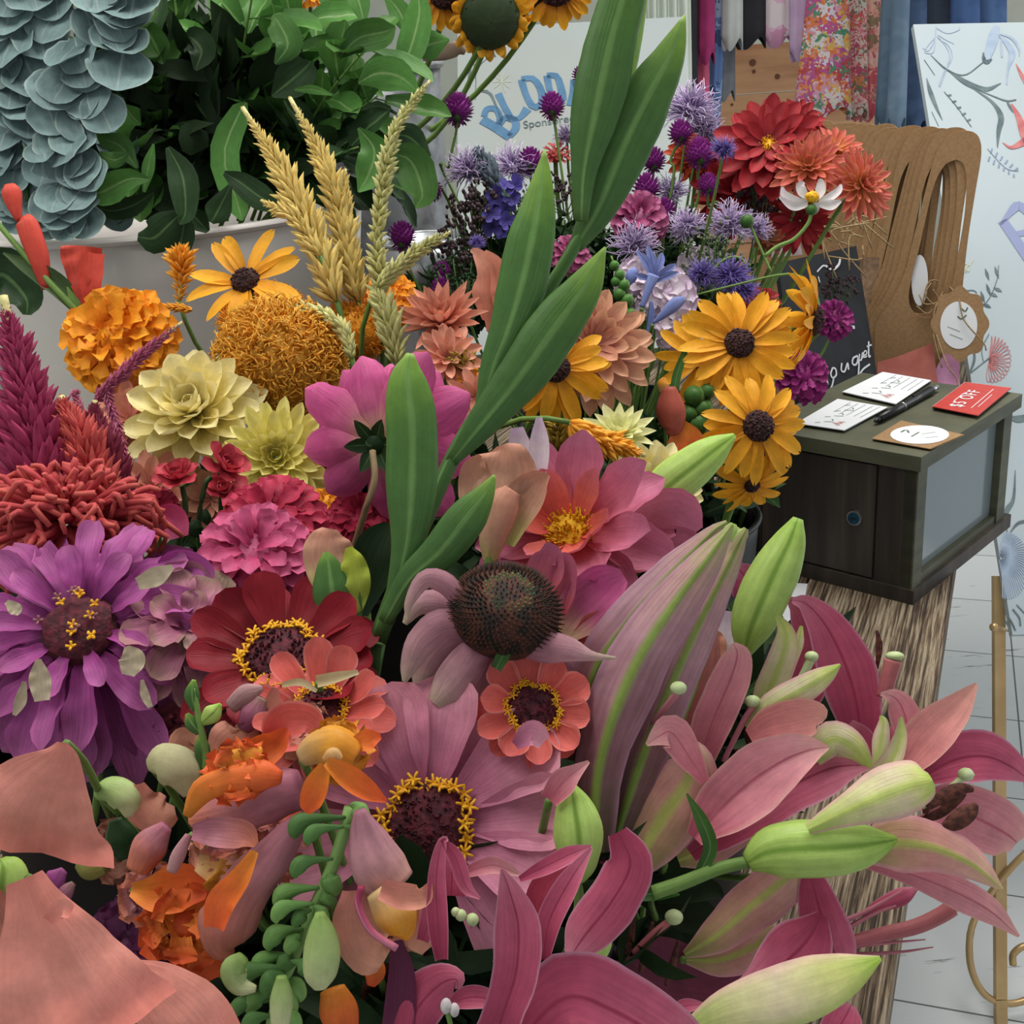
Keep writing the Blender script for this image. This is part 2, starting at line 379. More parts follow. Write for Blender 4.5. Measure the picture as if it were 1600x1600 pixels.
M_SNP = petal_mat('snapdragon_pink_tube', ['#b06a80', '#c07e8a', '#cc7c70', '#d88060'], vein=.25, trans=.15)
M_SNPE = petal_mat('snapdragon_peach', ['#c87c70', '#d4907a', '#d69a80'], vein=.12, trans=.2)
M_SNG = petal_mat('snapdragon_green_bud', ['#7f9e50', '#a4b878', '#c8ca9c'], vein=.1, trans=.1)
M_ECH = petal_mat('coneflower_petal', ['#8e5c6c', '#ac7886', '#b88e94', '#b0a08c'], vein=.25, trans=.18, vscale=7)
M_ECONE = plain_mat('coneflower_spines', '#1c130b', '#4c261a', scale=160, rough=.75, bump=.4)
M_ECTOP = plain_mat('coneflower_green_tip', '#4a6a2c', '#6a8a3c', scale=160, rough=.6)
# ------------------------------------------------------------------ plant generators
BUCKETS = {}      # name -> mouth centre in the world
def stem_to(parent, C, n, bk, r=.0026, mat=None, back=.05, name='stem'):
    C = C + nrm(C - CAM) * .004
    B = BUCKETS[bk]
    B = B + A([random.uniform(-.04, .04), random.uniform(-.04, .04), -.10])
    p = bez(C - n * .004, C - n * back, B * .35 + C * .65 + A([0, 0, -.10]), B)
    m = MB(); tube(m, p, r, n=14, m=6)
    return m.build(name, mat or M_STEM, parent)
def flower(name, label, cat, x, y, d, R, face, layers, bk, group=None, center=None, cmat=None, sep=True, stem=True, stemmat=None, calyx=None, stemr=.0026, cr=.25, rot=None, z0=0):
    """layers: (n, r0, length, width, e0, e1, prof, mat, dict) all lengths relative to R (px)"""
    C = P(x, y, d); Rw = R * d / FPX; n = cdir(*face); X, Y, n = frame(n)
    root = thing(name, label, cat, C, group)
    for li, lay in enumerate(layers):
        k, r0, ln, wd, e0, e1, prof, mat = lay[:8]; kw = dict(lay[8]) if len(lay) > 8 else {}
        zz = kw.pop('z', 0); gap = kw.pop('gap', None); jit = kw.pop('jit', .12); ej = kw.pop('ej', 7); wild = kw.pop('wild', 1)
        off = random.random() * 2 * PI if rot is None else math.radians(rot) + li * PI / max(1, k)
        mb = MB()
        for i in range(k):
            a = off + 2 * PI * (i + random.uniform(-jit, jit)) / k
            if gap and gap[0] < (math.degrees(a) % 360) < gap[1]: continue
            o = X * math.cos(a) + Y * math.sin(a)
            if sep: mb = MB()
            petal(mb, C + o * r0 * Rw + n * zz * Rw, o, n, ln * Rw * random.uniform(.9, 1.06), wd * Rw * random.uniform(.88, 1.1), prof, e0 + random.uniform(-ej, ej), e1 + random.uniform(-ej * 1.4, ej * 1.4), side=random.uniform(-8, 8) * wild, twist=random.uniform(-14, 14) * wild, **kw)
            if sep: mb.build('petal', mat, root)
        if not sep: mb.build('petals', mat, root)
    if center == 'dome':
        m = MB(); ball(m, C + n * .0 * Rw, cr * Rw, n, .75, 9, 18, bump=.05, top=.62); m.build('center_disc', cmat or M_CONE, root)
        m = MB()
        for i in range(90):
            a = random.random() * 2 * PI; q = math.acos(1 - random.random() * .75)
            dv = (X * math.cos(a) + Y * math.sin(a)) * math.sin(q) + n * math.cos(q) * .75
            ball(m, C + dv * cr * Rw, cr * Rw * .09, n, 1.3, 4, 5)
        m.build('disc_florets', M_CONEB if cmat in (None, M_CONE) else cmat, root)
    if center == 'ring':
        m = MB(); ball(m, C, cr * Rw, n, .45, 9, 20, bump=.04, top=.6); m.build('center_disc', M_ZDISC, root)
        m = MB()
        for i in range(130):
            a = random.random() * 2 * PI; q = random.uniform(.25, .85)
            c0 = C + (X * math.cos(a) + Y * math.sin(a)) * cr * Rw * q + n * cr * Rw * .45 * math.sqrt(1 - q * q)
            tube(m, [c0, c0 + n * cr * Rw * .12 + cdir(random.uniform(-1, 1), random.uniform(-1, 1), 0) * cr * Rw * .05], cr * Rw * .035, 3, 4, cr * Rw * .012)
        m.build('disc_bristles', M_ZDISC, root)
        for i in range(int(34)):
            m = MB(); a = 2 * PI * (i + random.uniform(-.3, .3)) / 34; q = random.uniform(.82, 1.08)
            o = X * math.cos(a) + Y * math.sin(a); c0 = C + o * cr * Rw * q + n * cr * Rw * random.uniform(.12, .3)
            nn = nrm(n + o * .5)
            X2, Y2, _ = frame(nn)
            for j in range(5):
                b = 2 * PI * j / 5 + i
                o2 = X2 * math.cos(b) + Y2 * math.sin(b)
                tube(m, [c0 - nn * cr * Rw * .05, c0 + nn * cr * Rw * .05 + o2 * cr * Rw * .06, c0 + nn * cr * Rw * .1 + o2 * cr * Rw * .2], cr * Rw * .045, 4, 5, cr * Rw * .03)
            tube(m, [c0 - nn * cr * Rw * .25, c0 + nn * cr * Rw * .03], cr * Rw * .04, 3, 5)
            m.build('star_floret', M_ZFLOR, root)
    if center == 'yellow':
        m = MB(); ball(m, C, cr * Rw, n, .4, 7, 16, top=.6)
        for i in range(170):
            a = random.random() * 2 * PI; q = math.sqrt(random.random())
            c0 = C + (X * math.cos(a) + Y * math.sin(a)) * cr * Rw * q + n * cr * Rw * .4 * math.sqrt(max(0, 1 - q * q))
            tube(m, [c0, c0 + nrm(n + (X * math.cos(a) + Y * math.sin(a)) * q * .7) * cr * Rw * .25], cr * Rw * .05, 3, 4, cr * Rw * .025)
        m.build('yellow_center', M_GERD, root)
    if calyx:
        for i in range(calyx):
            m = MB(); a = 2 * PI * i / calyx; o = X * math.cos(a) + Y * math.sin(a)
            petal(m, C - n * Rw * .07, o, -n, Rw * .32, Rw * .16, 'spear', 15, 20, cup=.1); m.build('sepal', M_LEAFD, root)
        m = MB(); ball(m, C - n * Rw * .06, Rw * .13, n, .6, 6, 10); m.build('calyx', M_LEAFD, root)
    if stem: stem_to(root, C, n, bk, stemr, stemmat)
    return root
def daisy(label, x, y, d, R, face, bk, group='black-eyed Susans', n=17, cr=.26, e=(5, -12), name='black_eyed_susan', two=True, rot=None, **kw):
    L = [(n, .12, .92, .27, e[0], e[1], 'daisy', M_YEL, dict(cup=.14, notch=.4, jit=.4, wild=2.2, ej=9))]
    if two: L.insert(0, (n - 5, .1, .97, .25, e[0] - 10, e[1] - 16, 'daisy', M_YEL, dict(cup=.12, z=-.03, jit=.4, wild=2.2, ej=9)))
    return flower(name, label, 'flower', x, y, d, R, face, L, bk, group, 'dome', M_CONE, cr=cr, rot=rot, **kw)
def dahlia(label, x, y, d, R, face, bk, mat, rings=((16, 1, -8), (15, .88, 8), (13, .74, 22), (11, .56, 38), (8, .4, 55), (5, .25, 72)), w=.34, prof='oval', group='dahlias', name='dahlia', cup=.28, sep=True, curl=14, **kw):
    L = []
    for k, ln, e in rings:
        L.append((k, .03, ln, w * (.55 + .45 * ln), e, e + curl, prof, mat, dict(cup=cup, z=.12 * (1 - ln))))
    return flower(name, label, 'flower', x, y, d, R, face, L, bk, group, sep=sep, **kw)
def fuzz(mb, C, r, n, l, w, ax=None, hemi=-1., curl=0, m=4, sq=1., lj=.4):
    ax = nrm(ax) if ax is not None else A([0, 0, 1.])
    X, Y, _ = frame(ax)
    for i in range(n):
        z = random.uniform(hemi, 1); a = random.random() * 2 * PI; s = math.sqrt(max(0, 1 - z * z))
        dv = (X * math.cos(a) + Y * math.sin(a)) * s + ax * z * sq
        sd = nrm(np.cross(dv, A([random.uniform(-1, 1), random.uniform(-1, 1), random.uniform(-1, 1)])))
        ll = l * random.uniform(1 - lj, 1 + lj); b = C + dv * r
        tube(mb, [b - dv * r * .2, b + dv * ll * .55, b + dv * ll + sd * ll * curl], w, 4, m, w * .3)
def globe(label, x, y, d, R, bk, sdir=(0, -1, 0), stem=True, neck=None, group='globe amaranths', mat=None, name='globe_amaranth'):
    C = P(x, y, d); r = R * d / FPX; up = -cdir(*sdir)
    root = thing(name, label, 'flower', C, group)
    m = MB(); ball(m, C, r * .8, up, .95, 8, 12, bump=.04)
    X, Y, n = frame(up)
    N_ = 110
    for i in range(N_):
        z = 1 - 2 * (i + .5) / N_; a = i * 2.39996; s = math.sqrt(1 - z * z)
        dv = (X * math.cos(a) + Y * math.sin(a)) * s + n * z
        o = nrm(dv - n * .0)
        b = C + dv * r * .72
        T = nrm(dv * .8 + n * .35)
        petal(m, b, T, nrm(np.cross(np.cross(T, n), T) + dv * .2), r * .45, r * .3, 'spear', 0, 8, n=4, m=3)
    m.build('flower_head', mat or M_GOMP, root)
    m = MB()
    for s in (-1, 1): petal(m, C - up * r * .75, nrm(X * s), up, r * 1.0, r * .6, 'spear', -10, 20, n=5, m=4)
    m.build('bract', M_LEAF, root)
    if stem:
        if neck:
            pts = [C - up * r * .7] + [P(*q) for q in neck] + [BUCKETS[bk] + A([0, 0, -.08])]
            m = MB(); tube(m, pts, .0017, 22, 6); m.build('stem', M_STEM, root)
        else: stem_to(root, C, up, bk, .0016)
    return root
def beebalm(label, x, y, d, R, face, bk, mat=None, n=110, name='bee_balm', group='bee balm heads', curl=.35, cat='flower'):
    C = P(x, y, d); r = R * d / FPX; ax = cdir(*face)
    root = thing(name, label, cat, C, group)
    m = MB(); ball(m, C, r * .34, ax, .8, 6, 9); m.build('flower_head', mat or M_BEE, root)
    m = MB(); fuzz(m, C, r * .32, int(n * 1.8), r * .62, r * .04, ax, -.5, curl, 3); m.build('florets', mat or M_BEE, root)
    stem_to(root, C, ax, bk, .0016)
    return root
def pom(label, x, y, d, R, face, bk, mat, group, name, n=90, w=.22, l=.35, sq=.85, curl=.1, prof='spoon', cat='flower', ruffle=.12, stem=True):
    """dense ruffled head"""
    C = P(x, y, d); r = R * d / FPX; ax = cdir(*face); X, Y, n_ = frame(ax)
    root = thing(name, label, cat, C, group)
    for i in range(n):
        z = 1 - 1.35 * (i + .5) / n; a = i * 2.39996; s = math.sqrt(max(0, 1 - z * z))
        dv = (X * math.cos(a) + Y * math.sin(a)) * s + n_ * z * sq
        T = nrm(dv + (X * math.cos(a) + Y * math.sin(a)) * .35 + A([random.uniform(-.25, .25) for _ in range(3)]))
        nor = nrm(np.cross(np.cross(T, n_ + A([.01, .02, 0])), T))
        m = MB(); petal(m, C + dv * r * .5, T, nor, r * (l + .15) * random.uniform(.85, 1.15), r * w * 1.5 * random.uniform(.8, 1.2), prof, 10, -30, cup=.2, ruffle=ruffle, n=7, m=7)
        m.build('petal', mat, root)
    m = MB(); ball(m, C, r * .5, n_, sq, 8, 12); m.build('flower_core', mat, root)
    if stem: stem_to(root, C, n_, bk, .0028)
    return root
def spike(label, pts, d, bk, mat, group, name, tip=.3, w=None, fl=None, dens=1.0, cat='flower spike', stemmat=None, fw=.3, open_=35):
    """plume or catkin along pixel points (px,py,width[,dd]); last point is the tip"""
    q = ptsd(pts, d); L_ = sum(np.linalg.norm(A(q[i + 1][:3]) - A(q[i][:3])) for i in range(len(q) - 1))
    root = thing(name, label, cat, q[0][:3], group)
    n = 60; c = catmull(q, n); C, W = c[:, :3], np.maximum(c[:, 3], .002); T = tangents(C)
    m = MB(); tube(m, [C[i] for i in range(0, n, 6)] + [C[-1]], max(.0012, W.mean() * .09), 16, 6); m.build('stem', stemmat or M_CELG, root)
    m = MB(); num = int(dens * L_ / (W.mean() * .045))
    for k in range(num):
        t = (k + .5) / num; i = min(n - 1, int(t * n)); a = k * 2.39996
        X, Y, nn = frame(T[i]); o = X * math.cos(a) + Y * math.sin(a)
        e = open_ + random.uniform(-12, 12)
        dirv = nrm(T[i] * math.cos(math.radians(e)) + o * math.sin(math.radians(e)))
        fl_ = W[i] * .55 / max(.4, math.sin(math.radians(open_)) + .25) * random.uniform(.8, 1.2)
        b = C[i] + o * W[i] * .06
        blade_local(m, b, dirv, fl_, fl_ * fw)
    m.build('florets', mat, root)
    if bk:
        B = BUCKETS[bk] + A([random.uniform(-.03, .03), random.uniform(-.03, .03), -.08])
        mm = MB(); tube(mm, bez(C[0], C[0] - T[0] * .05, B + A([0, 0, .12]), B), .0022, 12, 6); mm.build('lower_stem', M_STEM, root)
    return root
def blade_local(m, b, dirv, L, w):
    X = nrm(np.cross(dirv, A([.31, .52, .79]))); Y = np.cross(dirv, X)
    rows, uvs = [], []
    for t, k in ((0, .35), (.3, 1), (.65, .8), (1, .06)):
        rows.append([b + dirv * L * t + (X * math.cos(j * PI / 2) + Y * math.sin(j * PI / 2)) * w * k * .5 for j in range(4)]); uvs.append([(j / 4, t) for j in range(4)])
    m.grid(rows, uvs, closed=True)
def seedspray(label, x, y, d, R, bk, mat, group, name, n=60, br=.07, cat='filler flower', stemcol=None, sq=1.):
    C = P(x, y, d); r = R * d / FPX
    root = thing(name, label, cat, C, group)
    ms, mb = MB(), MB(); base = C + A([0, 0, -r * 1.1])
    for i in range(n):
        v = A([random.gauss(0, 1) for _ in range(3)]); v = nrm(v) * r * random.random() ** .5; v[2] *= sq
        if i % 3 == 0: tube(ms, [base, base * .5 + (C + v) * .5 + A([0, 0, -r * .1]), C + v], r * .02, 4, 4)
        for k in range(3): ball(mb, C + v + A([random.uniform(-1, 1) * r * .1 for _ in range(3)]), r * br * random.uniform(.7, 1.3), None, 1.2, 4, 5, bump=.2)
    ms.build('stems', stemcol or M_STEMD, root); mb.build('florets', mat, root)
    stem_to(root, base, A([0, 0, 1.]), bk, .0016)
    return root
def minis(label, pts, d, r_px, bk, mat, group, name, cat='flower'):
    """a spike of small five petalled blooms at pixel points"""
    C = P(*pts[0][:2], d); root = thing(name, label, cat, C, group)
    prev = None
    for (x, y) in pts:
        c = P(x, y, d + random.uniform(-.015, .015)); r = r_px * d / FPX * random.uniform(.8, 1.2)
        X, Y, n = frame(cdir(random.uniform(-.6, .6), random.uniform(-.4, .6), 1)); m = MB()
        for j in range(5):
            a = 2 * PI * j / 5 + random.random(); petal(m, c, X * math.cos(a) + Y * math.sin(a), n, r, r * .8, 'round', 10, 20, n=6, m=5)
        m.build('floret', mat, root)
    stem_to(root, C, A([0, 0, 1.]), bk, .002)
    return root
def multi(name, label, cat, d, parts, bk=None, group=None, stem_at=None, stem_n=(0, .3, .95), stemr=.002):
    """a thing made of traced petals. parts: (partname, kind, pts, mat, dict)"""
    x0, y0 = (stem_at or parts[0][2][0][:2])[:2]
    root = thing(name, label, cat, P(x0, y0, d), group)
    for pn, kind, pts, mat, *kw in parts:
        kw = dict(kw[0]) if kw else {}
        dd = kw.pop('dd', 0); lab = kw.pop('lab', None); m = MB()
        if kind == 'r': ribbon(m, pts, d + dd, **kw)
        elif kind == 'b': blade(m, pts, d + dd, **kw)
        elif kind == 's':
            w = [q[2] * (d + dd) / FPX / 2 for q in pts]
            tube(m, [P(q[0], q[1], d + dd + (q[3] if len(q) > 3 else 0)) for q in pts], w[0], 16, 8, w[-1])
        elif kind == 'o':
            for (px, py, r, *e) in pts: ball(m, P(px, py, d + dd + (e[0] if e else 0)), r * d / FPX, cdir(*kw.get('ax', (0, 1, 0))), kw.get('sq', 1), 9, 14, bump=kw.get('bump', 0))
        o = m.build(pn, mat, root)
        if lab: o['label'] = lab
    if bk:
        stem_to(root, P(x0, y0, d + .0), cdir(*stem_n), bk, stemr)
    return root
def leafy(label, base, tip, d0, d1, nleaf, ll, lw, mat, name='leafy_branch', group='leafy green branches', cat='foliage', prof='oval', start=.25, mats=None, bend=(0, 0, 0)):
    b, t = P(base[0], base[1], d0), P(tip[0], tip[1], d1)
    root = thing(name, label, cat, b, group)
    mid = (b + t) / 2 + A(bend) + A([0, 0, .02]); line = [b, mid, t]
    m = MB(); tube(m, line, .0022, 12, 6, .001); m.build('branch', M_STEM, root)
    c = catmull([list(p) for p in line], 40); T = tangents(c)
    for k in range(nleaf):
        u = start + (1 - start) * (k + .5) / nleaf; i = min(39, int(u * 40)); X, Y, n = frame(T[i])
        a = k * 2.2 + random.uniform(-.5, .5); o = X * math.cos(a) + Y * math.sin(a)
        dirv = nrm(o * .8 + T[i] * random.uniform(.3, .9) - FW * .15)
        nor = nrm(nrm(np.cross(np.cross(dirv, A([0, 0, 1.]) - FW * .9), dirv)) + A([random.uniform(-.25, .25) for _ in range(3)]))
        nor = nrm(nor - dirv * np.dot(nor, dirv))
        m = MB(); L = ll * (d0 / FPX) * random.uniform(.75, 1.15)
        tube(m, [c[i], c[i] + dirv * L * .18], .0008, 3, 5)
        petal(m, c[i] + dirv * L * .15, dirv, nor, L, lw * (d0 / FPX) * random.uniform(.85, 1.15), prof, random.uniform(0, 20), random.uniform(-35, 0), cup=.18, n=9, m=7, ridge=.05)
        m.build('leaf', random.choice(mats) if mats else mat, root)
    return root
def filler(label, cx, cy, cz, rx, ry, rz, n, mats, name='greenery_mass', L=.05, W=.018):
    m = MB()
    for i in range(n):
        v = nrm(A([random.gauss(0, 1) for _ in range(3)])) * random.random() ** .4
        c = A([cx + v[0] * rx, cy + v[1] * ry, cz + v[2] * rz])
        dv = nrm(A([random.gauss(0, .7), random.gauss(0, .7), random.uniform(.1, 1)])); no = nrm(np.cross(dv, A([random.gauss(0, 1) for _ in range(3)])))
        petal(m, c, dv, no, L * random.uniform(.7, 1.3), W * random.uniform(.7, 1.3), 'spear', 10, -30, n=5, m=3)
    o = m.build(name, mats)
    return tag(o, label, 'foliage', kind='stuff')
def bucket(name, label, c, r0, r1, z0, z1, mat, rim=.004, group=None, rings=(), cat='bucket', rimr=.004, inner=None):
    """open vessel: base radius r0 at z0, mouth radius r1 at z1"""
    root = thing(name, label, cat, (c[0], c[1], z0), group)
    m = MB(); rows, uvs = [], []; S = 48
    prof = [(0.001, z0), (r0, z0)] + [(r0 + (r1 - r0) * t, z0 + (z1 - z0) * t) for t in np.linspace(.08, 1, 10)] + [(r1 - rim, z1)] + [(r0 + (r1 - r0) * t - rim, z0 + (z1 - z0) * t) for t in np.linspace(.9, .1, 7)] + [(.001, z0 + .01)]
    for i, (r, z) in enumerate(prof):
        rows.append([A([c[0] + r * math.cos(2 * PI * j / S), c[1] + r * math.sin(2 * PI * j / S), z]) for j in range(S)]); uvs.append([(j / S, i / len(prof)) for j in range(S)])
    m.grid(rows, uvs, closed=True); m.build('bucket_body', mat, root)
    m = MB(); tor(m, c, r1, z1, rimr, S); m.build('rim', mat, root)
    for (z, rr) in rings:
        m = MB(); t = (z - z0) / (z1 - z0); tor(m, c, r0 + (r1 - r0) * t, z, rr, S); m.build('band', mat, root)
    return root
def tor(m, c, R, z, r, S=48, k=8):
    rows, uvs = [], []
    for j in range(k + 1):
        b = 2 * PI * j / k
        rows.append([A([c[0] + (R + r * math.cos(b)) * math.cos(2 * PI * i / S), c[1] + (R + r * math.cos(b)) * math.sin(2 * PI * i / S), z + r * math.sin(b)]) for i in range(S)]); uvs.append([(i / S, j / k) for i in range(S)])
    m.grid(rows, uvs, closed=True)
# ------------------------------------------------------------------ setting
def tile_mat():
    m, N, L = newmat('floor_tile')
    bs = N.new('ShaderNodeBsdfPrincipled'); out = N.new('ShaderNodeOutputMaterial'); L.new(bs.outputs[0], out.inputs[0])
    tc = N.new('ShaderNodeTexCoord'); mp = N.new('ShaderNodeMapping'); L.new(tc.outputs['Object'], mp.inputs[0])
    mp.inputs['Rotation'].default_value = (0, 0, math.radians(20))
    br = N.new('ShaderNodeTexBrick'); L.new(mp.outputs[0], br.inputs['Vector']); br.offset = 0
    br.inputs['Color1'].default_value = lin('#d2d8da'); br.inputs['Color2'].default_value = lin('#dce0e2'); br.inputs['Mortar'].default_value = lin('#5d6264')
    br.inputs['Scale'].default_value = 1; br.inputs['Mortar Size'].default_value = .0022; br.inputs['Brick Width'].default_value = .305; br.inputs['Row Height'].default_value = .305; br.inputs['Mortar Smooth'].default_value = .4
    mp2 = N.new('ShaderNodeMapping'); mp2.inputs['Rotation'].default_value = (0, 0, math.radians(20)); mp2.inputs['Scale'].default_value = (6, 60, 1); L.new(tc.outputs['Object'], mp2.inputs[0])
    nz = N.new('ShaderNodeTexNoise'); nz.inputs['Scale'].default_value = 1.; nz.inputs['Detail'].default_value = 6; nz.inputs['Roughness'].default_value = .65; L.new(mp2.outputs[0], nz.inputs['Vector'])
    rp = ramp(N, [(.33, lin('#4a5052')), (.375, (1, 1, 1, 1)), (.6, (1, 1, 1, 1)), (.75, (.86, .88, .88, 1))]); L.new(nz.outputs[0], rp.inputs[0])
    mx = N.new('ShaderNodeMix'); mx.data_type = 'RGBA'; mx.blend_type = 'MULTIPLY'; mx.inputs[0].default_value = .8
    L.new(br.outputs[0], mx.inputs[6]); L.new(rp.outputs[0], mx.inputs[7]); L.new(mx.outputs[2], bs.inputs['Base Color'])
    bs.inputs['Roughness'].default_value = .35
    return m
def wood_mat(name, c0, c1, c2, axis=(1, 1, 1), rot=0, scale=1., grain=70, bump=1., rough=.8, planks=None, bd=.004):
    m, N, L = newmat(name)
    bs = N.new('ShaderNodeBsdfPrincipled'); out = N.new('ShaderNodeOutputMaterial'); L.new(bs.outputs[0], out.inputs[0])
    tc = N.new('ShaderNodeTexCoord'); r = N.new('ShaderNodeMapping'); r.inputs['Rotation'].default_value = (0, 0, rot); L.new(tc.outputs['Object'], r.inputs[0])
    mp = N.new('ShaderNodeMapping'); mp.inputs['Scale'].default_value = axis; L.new(r.outputs[0], mp.inputs[0])
    nz = N.new('ShaderNodeTexNoise'); nz.inputs['Scale'].default_value = grain; nz.inputs['Detail'].default_value = 5; nz.inputs['Roughness'].default_value = .6; L.new(mp.outputs[0], nz.inputs['Vector'])
    nz2 = N.new('ShaderNodeTexNoise'); nz2.inputs['Scale'].default_value = grain * .18; nz2.inputs['Detail'].default_value = 3; L.new(mp.outputs[0], nz2.inputs['Vector'])
    ad = N.new('ShaderNodeMath'); ad.operation = 'MULTIPLY_ADD'; L.new(nz2.outputs[0], ad.inputs[0]); ad.inputs[1].default_value = .5
    hf = N.new('ShaderNodeMath'); hf.operation = 'MULTIPLY'; L.new(nz.outputs[0], hf.inputs[0]); hf.inputs[1].default_value = .5; L.new(hf.outputs[0], ad.inputs[2])
    if planks: ad.inputs[1].default_value = .2; hf.inputs[1].default_value = .8
    rp = ramp(N, [(.43, lin(c0)), (.5, lin(c1)), (.57, lin(c2))] if planks else [(.36, lin(c0)), (.5, lin(c1)), (.62, lin(c2))]); L.new(ad.outputs[0], rp.inputs[0]); L.new(rp.outputs[0], bs.inputs['Base Color'])
    b = N.new('ShaderNodeBump'); b.inputs['Strength'].default_value = bump; b.inputs['Distance'].default_value = bd; L.new(ad.outputs[0], b.inputs['Height']); L.new(b.outputs[0], bs.inputs['Normal'])
    bs.inputs['Roughness'].default_value = rough
    return m
def quad(name, a, b, c, d, mat, kind=True):
    m = MB(); m.face([A(a, dtype=float), A(b, dtype=float), A(c, dtype=float), A(d, dtype=float)], ((0, 0), (1, 0), (1, 1), (0, 1)))
    o = m.build(name, mat, smooth=False)
    return struct(o)
M_WALL = plain_mat('painted_wall', '#c6cbbf', '#cdd2c8', scale=4, rough=.8)
quad('floor', (-3, -2, 0), (4, -2, 0), (4, 7, 0), (-3, 7, 0), tile_mat())
quad('wall_back', (-3, 7, 0), (4, 7, 0), (4, 7, 3), (-3, 7, 3), M_WALL)
quad('wall_left', (-3, -2, 0), (-3, 7, 0), (-3, 7, 3), (-3, -2, 3), M_WALL)
quad('ceiling', (-3, -2, 3), (4, -2, 3), (4, 7, 3), (-3, 7, 3), plain_mat('ceiling_paint', '#dcdcd8', rough=.9))
# helpers for flat printed things and cut board
def poly_obj(name, loops, o, X, Y, th, mat, parent=None, off=0.):
    """flat board of thickness th cut to the given 2D loops (first outer, others holes) in the plane o,X,Y"""
    cu = bpy.data.curves.new('outline', 'CURVE'); cu.dimensions = '2D'; cu.fill_mode = 'BOTH'; cu.extrude = th / 2
    for lp in loops:
        sp_ = cu.splines.new('POLY'); sp_.points.add(len(lp) - 1)
        for q, (a, b) in zip(sp_.points, lp): q.co = (a, b, 0, 1)
        sp_.use_cyclic_u = True
    tmp = bpy.data.objects.new('tmp', cu); COL.objects.link(tmp); bpy.context.view_layer.update()
    me = bpy.data.meshes.new_from_object(tmp.evaluated_get(bpy.context.evaluated_depsgraph_get()))
    bpy.data.objects.remove(tmp); me.name = name
    Z = np.cross(X, Y); L0 = A(parent['_loc']) if parent is not None else o
    for v in me.vertices:
        w = o + X * v.co[0] + Y * v.co[1] + Z * (v.co[2] + off) - L0; v.co = tuple(w)
    me.materials.clear(); me.materials.append(mat)
    ob = bpy.data.objects.new(name, me); COL.objects.link(ob)
    if parent is not None: ob.parent = parent; ob['_loc'] = parent['_loc']
    else: ob.location = tuple(L0); ob['_loc'] = tuple(L0)
    return ob
def to2d(pts, o, X, Y):
    n = np.cross(X, Y); out = []
    for p in pts:
        w = onplane(p[0], p[1], o, n) - o; out.append((float(np.dot(w, X)), float(np.dot(w, Y))))
    return out
def smooth2(pts, n=40):
    p = list(pts) + [pts[0]]; c = catmull([[a, b] for a, b in p], n + 1)[:-1]
    return [tuple(x) for x in c]
def strokes(name, lines, o, X, Y, mat, parent, w=.002, off=.0012, n=14):
    """drawn lines: each is (points, width px or None)"""
    nn = np.cross(X, Y); m = MB()
    for ln in lines:
        pts, ww = ln if isinstance(ln, tuple) else (ln, None)
        W3 = [onplane(p[0], p[1], o, nn) for p in pts]
        c = catmull([list(q) + [ (p[2] if len(p) > 2 else (ww or 2)) ] for q, p in zip(W3, pts)], n)
        T = tangents(c[:, :3]); rows, uvs = [], []
        for i in range(n):
            S = nrm(np.cross(T[i], nn)); wd = max(c[i, 3], .3) * depth(c[i, :3]) / FPX / 2
            rows.append([c[i, :3] - S * wd + nn * off, c[i, :3] + S * wd + nn * off]); uvs.append([(0, i / n), (1, i / n)])
        m.grid(rows, uvs)
    return m.build(name, mat, parent, smooth=False)
def text3d(name, s, o, X, Y, size, mat, parent, off=.001, bold=0., sp=1.):
    cu = bpy.data.curves.new('txt', 'FONT'); cu.body = s; cu.size = size; cu.extrude = .0001; cu.offset = bold; cu.space_character = sp
    tmp = bpy.data.objects.new('tmp', cu); COL.objects.link(tmp); bpy.context.view_layer.update()
    me = bpy.data.meshes.new_from_object(tmp.evaluated_get(bpy.context.evaluated_depsgraph_get()))
    bpy.data.objects.remove(tmp); Z = np.cross(X, Y); L0 = A(parent['_loc'])
    for v in me.vertices: v.co = tuple(o + X * v.co[0] + Y * v.co[1] + Z * (v.co[2] + off) - L0)
    me.materials.clear(); me.materials.append(mat); me.name = name
    ob = bpy.data.objects.new(name, me); COL.objects.link(ob); ob.parent = parent; ob['_loc'] = parent['_loc']
    return ob
# ------------------------------------------------------------------ table
e0, e1 = A([.234, .654]), A([.548, 1.384]); TD = nrm(e1 - e0); TN = A([-TD[1], TD[0]])
rotz = math.atan2(TD[1], TD[0])
M_TABLE = wood_mat('weathered_wood', '#3a2a1e', '#7c6850', '#b0a088', axis=(.03, 1, 1), rot=-rotz, grain=300, bump=1.0, bd=.012, planks=True)
def t3(s, w, z): q = e0 + TD * s + TN * w; return A([q[0], q[1], z])
table = thing('rustic_table', 'weathered brown wooden table with deeply grooved planks under all the flowers and the cash box', 'table', t3(.7, .6, 0))
wacc = 0
for k, wd in enumerate((.17, .19, .18, .2, .18, .2)):
    m = MB(); u3 = A([TD[0], TD[1], 0]); v3 = A([TN[0], TN[1], 0])
    m.box(t3(-.75, wacc, TABLE - .045), u3 * 2.6, v3 * (wd - .003), A([0, 0, .045])); wacc += wd
    m.build('plank', M_TABLE, table, smooth=False, bevel=.004)
for s in (-.65, 1.7):
    for w in (.08, 1.0):
        m = MB(); m.box(t3(s, w, 0), u3 * .07, v3 * .07, A([0, 0, TABLE - .045])); m.build('leg', M_TABLE, table, smooth=False)
for w in (.08, 1.03):
    m = MB(); m.box(t3(-.62, w, TABLE - .14), u3 * 2.36, v3 * .025, A([0, 0, .093])); m.build('apron', M_TABLE, table, smooth=False)
